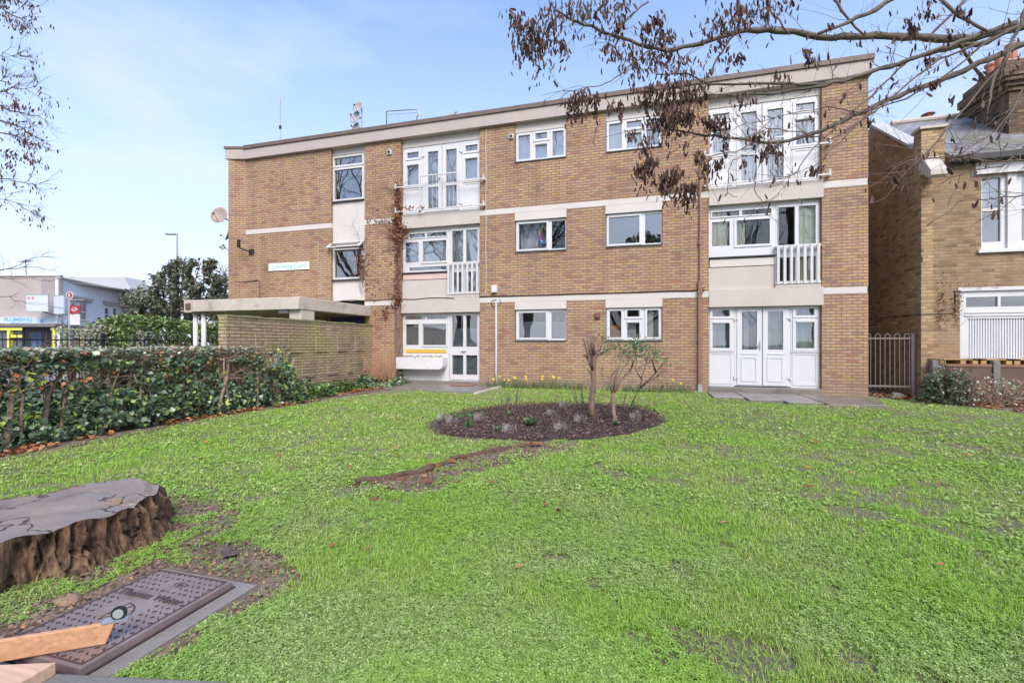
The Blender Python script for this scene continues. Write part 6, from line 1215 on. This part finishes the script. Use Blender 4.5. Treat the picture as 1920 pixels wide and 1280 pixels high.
BR = [  # (points (px, py), distance start, end, radius start, end)
 ([(2070, 50), (1985, 30), (1905, 52), (1820, 73), (1740, 72), (1680, 66), (1620, 69), (1560, 71), (1490, 62), (1440, 60), (1382, 58), (1330, 78), (1260, 93), (1215, 88), (1160, 72), (1110, 53), (1062, 35), (1040, 18)], 5.4, 4.6, .064, .008),
 ([(1920, 45), (1850, 78), (1800, 88), (1740, 100), (1690, 118), (1630, 136), (1560, 154), (1500, 158), (1440, 156), (1380, 158), (1330, 160), (1290, 140), (1230, 137)], 5.3, 5.0, .040, .006),
 ([(1905, 42), (1840, 64), (1780, 85), (1715, 108), (1650, 130), (1580, 150), (1530, 163), (1470, 172), (1400, 178), (1340, 177), (1290, 186)], 5.0, 4.7, .036, .006),
 ([(2060, 20), (1960, 66), (1900, 90), (1850, 112), (1790, 140), (1730, 164), (1660, 190), (1600, 218), (1540, 245), (1480, 264), (1420, 268), (1360, 256), (1310, 252), (1270, 244), (1215, 243)], 5.3, 4.6, .050, .006),
 ([(1384, 58), (1362, 86), (1340, 118), (1322, 150), (1300, 178), (1275, 205), (1258, 235), (1238, 256)], 4.7, 4.5, .014, .005),
 ([(1384, 60), (1386, 30), (1382, -40)], 4.7, 4.8, .016, .02),
 ([(1535, 62), (1590, 42), (1640, 18), (1700, -20)], 4.9, 5.2, .02, .03),
 ([(1738, 72), (1790, 20), (1830, -20)], 5.2, 5.4, .016, .02),
 ([(1222, 92), (1190, 115), (1165, 140), (1135, 158), (1105, 166), (1065, 172)], 4.6, 4.4, .010, .003),
 ([(1930, 10), (1905, 60), (1880, 110), (1858, 170), (1850, 215)], 4.4, 4.2, .022, .008),
 ([(1800, 80), (1815, 110), (1840, 140), (1850, 160)], 5.2, 5.6, .02, .02),
 ([(1900, 95), (1820, 190), (1760, 262), (1700, 320), (1660, 370)], 4.5, 4.0, .014, .003),
 ([(1700, 115), (1650, 165), (1590, 215), (1540, 265), (1500, 310), (1488, 330)], 4.9, 4.4, .014, .003),
 ([(1840, 80), (1760, 110), (1690, 170), (1620, 225), (1560, 262), (1500, 250), (1440, 240), (1390, 262)], 4.6, 4.2, .014, .003),
 ([(1860, 70), (1790, 130), (1700, 185), (1620, 210), (1550, 200), (1480, 215), (1400, 232)], 5.0, 4.6, .014, .003),
 ([(1650, 195), (1600, 240), (1560, 280), (1530, 310), (1480, 330)], 4.9, 4.5, .010, .003),
 ([(1460, 268), (1430, 300), (1413, 330), (1415, 355), (1428, 380), (1432, 398)], 4.6, 4.5, .008, .003),
 ([(1428, 380), (1410, 395)], 4.5, 4.5, .004, .002), ([(1428, 380), (1455, 372), (1462, 362)], 4.5, 4.5, .004, .002),
 ([(1400, 290), (1372, 300), (1366, 330), (1364, 362)], 4.5, 4.5, .007, .003), ([(1364, 362), (1350, 372), (1345, 380)], 4.5, 4.5, .003, .002), ([(1364, 362), (1382, 370)], 4.5, 4.5, .003, .002),
 ([(1420, 268), (1380, 285), (1340, 290), (1300, 312), (1290, 335)], 4.6, 4.3, .008, .003),
 ([(2000, 60), (1940, 130), (1900, 200), (1870, 240), (1800, 290), (1730, 300)], 4.2, 3.9, .013, .003),
 ([(2020, 300), (1930, 305), (1850, 300), (1780, 292), (1700, 300)], 4.0, 4.0, .012, .003),
 ([(2020, 370), (1930, 366), (1860, 372), (1800, 374)], 4.2, 4.0, .010, .003),
 ([(2000, 210), (1930, 270), (1880, 310), (1820, 320), (1760, 345)], 4.4, 4.1, .012, .003),
 ([(1620, 68), (1580, 20), (1550, -20)], 5.0, 5.2, .012, .018), ([(1480, 62), (1450, 30), (1440, -10)], 4.8, 5.0, .010, .014),
 ([(1150, 70), (1180, 30), (1215, 0)], 4.6, 4.7, .009, .009), ([(1850, 60), (1800, 30), (1740, -20)], 4.9, 5.2, .018, .02)]
tipsA = []
def seglerp(pts, k=3):
    out_ = []
    for a, c_ in zip(pts, pts[1:]): out_ += [a.lerp(c_, i / k) for i in range(k)]
    return out_ + [pts[-1]]
trunk_like = 0
tw = MB()
for bi, (px_, d0, d1, r0, r1) in enumerate(BR):
    n = len(px_); pts = [q3(x, y_, d0 + (d1 - d0) * i / (n - 1)) for i, (x, y_) in enumerate(px_)]; pts = seglerp(pts); n = len(pts)
    pts = [p + Vector((random.gauss(0, .006), random.gauss(0, .01), random.gauss(0, .007))) for p in pts]
    MB().tube(pts, [max((r0 * .78 + (r1 - r0 * .78) * i / (n - 1)) * (1 + .12 * math.sin(i * 2.3)), .0025) for i in range(n)], 8 if r0 > .02 else 5).build('branch', M_BARK if r0 > .018 else M_TWIG, t, smooth=True)
    ln = sum((a - c_).length for a, c_ in zip(pts, pts[1:])); k = int(ln * (3.4 if bi < 16 or bi > 22 else 1.5) * 1.9)
    for _ in range(k):
        i = random.randint(1, n - 1); d_ = (pts[i] - pts[i - 1]).normalized(); a = d_ + Vector((random.gauss(-.1, .4), random.gauss(0, .5), random.gauss(0, .45)))
        twigs(tw, pts[i], a, random.uniform(.2, .7), random.uniform(.0025, .0045), random.choice((0, 1, 1, 2)), .55, .03, 5, 3, .18, tipsA)
tw.build('twigs', M_TWIG, t)
CL = []
def K_(px, py, n, wx, wz, d=4.6): CL.append((q3(px, py, d), n, wx * d / 870, wz * d / 870))
for q in ((985, 40, 110, 14, 34), (1010, 50, 170, 18, 34), (1035, 18, 90, 18, 30), (965, 22, 40, 8, 14), (1000, 85, 40, 14, 12), (1055, 80, 30, 5, 14), (1075, 5, 50, 16, 16), (1115, 8, 60, 18, 16), (1150, 20, 40, 14, 22), (1160, 50, 26, 4, 12), (1168, 5, 30, 8, 14), (1140, 85, 10, 3, 8), (1160, 90, 45, 14, 16), (1190, 105, 50, 12, 18), (1225, 35, 50, 8, 22), (1240, 25, 30, 4, 22), (1205, 50, 16, 4, 12), (1255, 60, 34, 6, 16), (1225, 100, 45, 12, 14), (1250, 100, 30, 12, 12), (1290, 115, 60, 24, 12), (1275, 150, 16, 6, 12), (1350, 25, 90, 20, 24), (1385, 20, 60, 16, 18), (1410, 15, 40, 14, 12), (1380, 105, 26, 9, 10), (1350, 75, 12, 5, 8),
          (1075, 185, 60, 8, 22), (1095, 175, 60, 10, 20), (1118, 178, 36, 3, 22), (1145, 190, 14, 4, 12), (1163, 190, 20, 4, 14), (1185, 155, 12, 3, 14), (1210, 165, 90, 12, 20), (1240, 170, 110, 20, 14), (1275, 172, 70, 22, 10), (1300, 175, 50, 18, 8), (1240, 210, 110, 16, 20), (1270, 205, 110, 16, 18), (1290, 215, 40, 8, 14), (1330, 222, 30, 8, 10), (1350, 225, 70, 12, 16), (1185, 245, 16, 6, 10), (1210, 255, 40, 7, 18), (1200, 310, 55, 6, 14), (1218, 300, 60, 7, 18), (1232, 298, 10, 4, 6), (1250, 330, 80, 8, 18), (1265, 315, 50, 6, 20), (1245, 350, 20, 7, 6), (1285, 350, 80, 9, 18), (1300, 345, 30, 5, 14), (1310, 285, 30, 5, 16), (1325, 310, 30, 4, 18), (1345, 300, 30, 6, 18), (1360, 270, 14, 4, 10), (1395, 180, 24, 9, 8), (1420, 250, 24, 6, 8), (1440, 275, 40, 10, 10), (1460, 285, 16, 4, 10), (1395, 300, 10, 3, 8), (1530, 315, 20, 5, 8), (1470, 145, 18, 9, 6), (1515, 95, 20, 4, 10), (1525, 110, 14, 6, 8), (1455, 140, 8, 5, 5),
          (1460, 5, 30, 12, 12), (1440, 15, 16, 4, 10), (1555, 45, 8, 3, 8), (1700, 40, 14, 5, 6), (1712, 48, 36, 4, 14), (1740, 20, 8, 3, 6), (1740, 5, 16, 8, 6), (1780, 60, 12, 4, 8), (1800, 20, 10, 4, 6), (1815, 25, 14, 3, 8), (1740, 110, 18, 4, 8), (1750, 155, 14, 4, 6), (1720, 160, 10, 6, 5), (1785, 180, 6, 3, 6), (1630, 225, 8, 2, 8)): K_(*q)
for p, d_ in tipsA[::15]: CL.append((tuple(p), random.choice((0, 1, 1, 2, 3)), .02, .03))
CL = [c_ for c_ in CL if c_[1] > 0]
ash_keys([(c_[0], int(c_[1] * 1.35) if c_[1] > 5 else c_[1], *c_[2:]) for c_ in CL], 0, M_KEYS, t, s=.056)

t = thing('street_tree', 'fine twigged tree with small dry leaves reaching in at the left edge', 'tree', loc=(-10.6, 1.2, 0)); TO2 = Vector((-10.6, 1.2, 0)); tips = []; tw = MB()
MB().tube([(0, 0, -.2), (.05, 0, 2), (.1, .1, 4), (.0, .2, 6.5), (.1, .2, 9)], [.22, .18, .15, .11, .05], 12).build('trunk', M_BARK, t, smooth=True)
for (px_, d0, r0) in (([(-260, 60), (-100, 10), (0, 15), (30, 30), (52, 52)], 7, .02), ([(-260, -40), (-80, -10), (20, -5), (60, 15)], 7, .02), ([(-260, 250), (-80, 195), (0, 200), (35, 210), (85, 225)], 7, .025), ([(-260, 260), (-60, 170), (10, 172), (60, 162)], 7.2, .018), ([(-260, 300), (-80, 230), (0, 228), (40, 238), (75, 268)], 7, .022), ([(-200, 300), (-40, 250), (20, 250), (50, 270), (75, 272)], 7.4, .016), ([(-200, 380), (-60, 330), (0, 335), (40, 338), (75, 342)], 7, .014), ([(-200, 420), (-40, 365), (10, 375), (55, 395)], 7, .01), ([(-260, 130), (-60, 100), (0, 100), (30, 104)], 7, .014), ([(-200, 180), (0, 152), (20, 140)], 7.3, .01), ([(-200, 560), (-60, 535), (0, 505), (50, 488), (95, 482)], 8, .012), ([(-200, 580), (-40, 520), (30, 500), (70, 502), (115, 512)], 8, .01), ([(-200, 600), (-50, 560), (20, 555), (50, 570), (90, 574)], 8, .01), ([(-200, 520), (-50, 520), (50, 520), (90, 528)], 8, .01)):
    pts = seglerp([dp(x, y_, d0) - TO2 for x, y_ in px_]); n = len(pts); pts = [p + Vector((random.gauss(0, .015), random.gauss(0, .02), random.gauss(0, .015))) for p in pts]; pts[0] = Vector((.05, .1, max(pts[0].z, 1.5))); MB().tube(pts, [max(r0 * (1 - .85 * i / (n - 1)), .002) for i in range(n)], 5).build('branch', M_TWIG, t)
    for _ in range(24 if px_[1][1] < 450 else 8): i = random.randint(n // 3, n - 1); twigs(tw, pts[i], (pts[i] - pts[i - 1]).normalized() + Vector((random.gauss(0, .3), random.gauss(0, .3), random.gauss(0, .35))), random.uniform(.2, .42), .0035, 1, .5, 0, 4, 3, .2, tips if px_[1][1] < 450 else [])
tw.build('twigs', M_TWIG, t)
CL = [(tuple(p), random.choice((0, 0, 1, 2, 3)), .02, .04) for p, d_ in tips[::7]]
for q in ((8, 5, 30, 8, 8), (12, 30, 30, 8, 6), (60, 5, 20, 5, 10), (30, 36, 20, 8, 6), (38, 48, 24, 6, 5), (35, 195, 24, 5, 6), (50, 205, 24, 10, 5), (60, 240, 18, 5, 12), (45, 262, 26, 8, 6), (60, 268, 20, 8, 4), (20, 285, 70, 18, 8), (40, 290, 40, 12, 5), (10, 305, 30, 8, 8), (66, 302, 16, 7, 5), (30, 225, 20, 8, 8)): CL.append((tuple(dp(q[0], q[1], 7) - TO2), q[2], q[3] * 7 / 870, q[4] * 7 / 870))
ash_keys([c_ for c_ in CL if c_[1]], 0, M_KEYS, t, s=.048)

# bare street trees standing behind the photographer (they show in the window panes)
def bare_tree(name, lab, loc, h, r_, seed):
    random.seed(seed); t = thing(name, lab, 'tree', loc=loc); b = MB(); b.tube([(0, 0, -.2), (.05, 0, h * .15), (0, .05, h * .35)], [r_ * 1.3, r_, r_ * .8], 10); b.build('trunk', M_BARK, t, smooth=True); b = MB()
    for i in range(9): a = i * 2.4; twigs(b, (0, .03, h * (.22 + .015 * i)), (math.cos(a) * .7, math.sin(a) * .7, 1), h * .62, r_ * .38, 3, .55, .10, 6, 4, .18, kids=(3, 5))
    b.build('limbs', M_BARK, t); return t
bare_tree('plane_tree', 'tall bare tree behind the camera reflected in the windows', (-9, -9, 0), 13, .3, 11)
bare_tree('plane_tree', 'second bare tree behind the camera, to the right', (6, -11, 0), 12, .26, 12)
random.seed(21)
src = bpy.data.objects['plane_tree']
for i, (x, y, a, lab) in enumerate(((-20, -3, .7, 'tall bare tree far behind the camera on the hedge side of the street'), (-14, -9, 2.2, 'bare tree behind the camera between two others by the street'), (13, -8, 3.6, 'bare tree behind the camera beyond the house side'))):
    c = copy_tree(src); c.location = (x, y, 0); c.rotation_euler.z = a; c.scale = (1.25, 1.25, 1.3); c['label'] = lab
src.scale = (1.1, 1.1, 1.25)
c = copy_tree(bpy.data.objects['evergreen_tree']); c.location = (-1, -15, 0); c.scale = (2, 2, 2); c['label'] = 'broad dark evergreen tree behind the camera mirrored in the first floor windows'

# ================================================================== grass
LAWN = [(-7.0, .8), (-6.85, 2.8), (-7.0, 4.0), (-7.15, 5.3), (-7.05, 7.2), (-6.95, 8.4), (-6.85, 9.6), (-6.2, 10.6), (-5.8, 11.4), (-4.1, 11.0), (-4.0, 13.12), (1.5, 13.12), (1.52, 11.9), (2.2, 11.35), (4.6, 10.9), (5.3, 12.9), (6.0, 12.4), (6.55, 11.2), (7.1, 9.6), (9.5, 8.6), (10.5, .8)]
cr_pts = np.concatenate([sample(stump_soil, 2600), sample(root_soil, 1300), sample(mh_soil, 2600)]); kk = ~inpoly(cr_pts[:, 0], cr_pts[:, 1], [(-2.64, 1.13), (-1.95, 1.13), (-1.95, 2.03), (-2.64, 2.03)]); cr_pts = cr_pts[kk]; cz_ = gh(cr_pts[:, 0], cr_pts[:, 1]) + .012
tag(scatter('debris', [(-.5, -.4, 0), (.5, -.3, 0), (.4, .45, 0), (-.4, .4, 0), (0, 0, .45)], [(0, 1, 4), (1, 2, 4), (2, 3, 4), (3, 0, 4)], np.stack([cr_pts[:, 0], cr_pts[:, 1], cz_], 1), rotmats(len(cr_pts), np.abs(rng.normal(0, .4, len(cr_pts)))), rng.uniform(.006, .028, len(cr_pts)) ** 1.0, leafm('soil_crumb', [(0, (.07, .045, .033)), (.5, (.15, .10, .075)), (.85, (.24, .165, .12)), (1, (.36, .20, .11))], .9, 0, .2)), 'crumbs of soil and bark on the bare ground round stump, root and cover', 'soil debris', kind='stuff')
n = 780000
rad_ = np.exp(rng.uniform(np.log(1.35), np.log(14.5), n)); ang = YAW + math.pi / 2 + rng.uniform(-.92, .98, n); gx_ = rad_ * np.cos(ang); gy_ = rad_ * np.sin(ang)
k = inpoly(gx_, gy_, LAWN) & ~inpoly(gx_, gy_, bed)
k &= ~inpoly(gx_, gy_, [(-2.76, 1.13), (-1.95, 1.13), (-1.95, 2.05), (-2.76, 2.05)]); k &= ~inpoly(gx_, gy_, [(p.x, p.y) for p in L_])
soft = inpoly(gx_, gy_, root_soil) | inpoly(gx_, gy_, stump_soil) | inpoly(gx_, gy_, mh_soil); k &= ~(soft & (rng.random(n) < .9 - .75 * (vnoise(gx_, gy_, .16, 0) > .55)))
kf = (gx_ - k0.x) * (-nb.x) + (gy_ - k0.y) * (-nb.y); k &= ~((kf < .015) & (gx_ < k1.x + .02) & (kf > -.6))
bare = vnoise(gx_, gy_, .30, 5) * .38 + vnoise(gx_, gy_, .11, 3) * .36 + vnoise(gx_, gy_, 1.1, 4) * .26; right = np.clip((gx_ - .5) / 3.5, 0, 1) * np.clip((gy_ - 2) / 3, 0, 1) * .05
edge = np.clip(1 - (gx_ + 7.1) / .5, 0, 1) * .1
thin = np.clip((bare - (.632 - right - edge + .05 * np.clip((3.4 - rad_) / 1.2, 0, 1))) / .05, 0, 1); k &= rng.random(n) > thin * .85
k &= rad_ > 1.4
gx_, gy_, rad_ = gx_[k], gy_[k], rad_[k]; n = len(gx_)
cov = vnoise(gx_, gy_, .7, 1) * .6 + vnoise(gx_, gy_, .25, 2) * .4; isc = rng.random(n) < np.clip((cov - .30) * 1.8 + .12, .05, .75) * np.clip((6.5 - rad_) / 3, .25, 1)
gz_ = gh(gx_, gy_); pos = np.stack([gx_, gy_, gz_], 1)
gp_ = pos[~isc]; rr = rad_[~isc]; m_ = len(gp_); tall = vnoise(gp_[:, 0], gp_[:, 1], .32, 4); hh_ = (.018 + .022 * rng.random(m_) + .030 * np.clip(tall - .68, 0, 1) * rng.random(m_) * 3) ; wd = .0026 * np.clip(rr / 2.2, 1, 4.5)
near = rr < 4.2
BT = [(-.5, 0, 0), (.5, 0, 0), (.4, .15, .5), (-.4, .15, .5), (0, .6, 1)]; BF = [(0, 1, 2, 3), (3, 2, 4)]
def blades(sel, T, F, name, lab):
    q = int(sel.sum()); ln = -np.clip(np.abs(rng.normal(.5, .4, q)), 0, 1.35); h2 = hh_[sel]
    return tag(scatter(name, T, F, gp_[sel], rotmats(q, ln, None, np.zeros(q)), np.stack([wd[sel], h2 * .6, h2 * 1.15], 1), M_GRASS), lab, 'grass', kind='stuff')
blades(near, BT, BF, 'grass', 'short bright green grass blades of the near part of the lawn')
blades(~near, [(-.5, 0, 0), (.5, 0, 0), (0, .5, 1)], [(0, 1, 2)], 'grass', 'short green grass of the far part of the lawn')
cp_ = pos[isc]; cr_ = rad_[isc]; m_ = len(cp_); cp_ = cp_ + np.stack([np.zeros(m_), np.zeros(m_), rng.uniform(.006, .028, m_)], 1)
C3 = []; CF = []
for a in (0, 2.094, 4.189):
    b0 = len(C3); C3 += [(0, 0, 0)] + [(math.cos(a + w_) * r_, math.sin(a + w_) * r_, .08) for w_, r_ in ((-.42, .45), (-.36, .85), (0, .95), (.36, .85), (.42, .45))]; CF.append(tuple(range(b0, b0 + 6)))
nr = cr_ < 4.0
def clov(sel, T, F, s): q = int(sel.sum()); return scatter('ground_cover', T, F, cp_[sel], rotmats(q, np.abs(rng.normal(.0, .4, q))), rng.uniform(.6, 1.25, q) * s * np.clip(cr_[sel] / 4.0, 1, 2.2), M_CLOV)
tag(clov(nr, C3, CF, .0125), 'small clover and moss leaves mixed into the near lawn', 'clover', kind='stuff')
tag(clov(~nr, [(-.8, -.6, 0), (.8, -.5, 0), (.6, .7, .1), (-.7, .6, .1)], [(0, 1, 2, 3)], .011), 'small clover leaves mixed into the far lawn', 'clover', kind='stuff')
# taller tufts
tf = [(gp(215, 880), .12), (gp(235, 830), .08), (gp(320, 812), .08)] + [(Vector((random.uniform(-2, 5), random.uniform(2.2, 6), 0)), random.uniform(.05, .08)) for _ in range(26)] + [(gp(80, 1122), .10)]
P_ = []; 
for c_, h_ in tf: q = 70; P_.append(np.stack([rng.normal(c_.x, h_ * .8, q), rng.normal(c_.y, h_ * .8, q), np.zeros(q), np.full(q, h_)], 1))
P_ = np.concatenate(P_); q = len(P_); P_[:, 2] = gh(P_[:, 0], P_[:, 1]); hh2 = P_[:, 3] * rng.uniform(.6, 1.1, q)
tag(scatter('long_grass', BT, BF, P_[:, :3], rotmats(q, -np.abs(rng.normal(.4, .3, q)), None, np.zeros(q)), np.stack([np.full(q, .004), hh2 * .6, hh2], 1), M_GRASS), 'taller tufts of grass standing out of the lawn', 'grass', kind='stuff')
# beyond the hedge: plain turf seen through the gaps
s = rng.uniform((-12.9, 2.5), (-8.9, 12.5), (26000, 2)); s = np.stack([s[:, 0], s[:, 1], gh(s[:, 0], s[:, 1])], 1)
tag(scatter('grass', [(-.5, 0, 0), (.5, 0, 0), (0, .5, 1)], [(0, 1, 2)], s, rotmats(len(s), -np.abs(rng.normal(.4, .3, len(s))), None, np.zeros(len(s))), np.stack([np.full(len(s), .014), np.full(len(s), .02), np.full(len(s), .05)], 1), M_GRASS), 'strip of turf between the ivy hedge and the black railings', 'grass', kind='stuff')
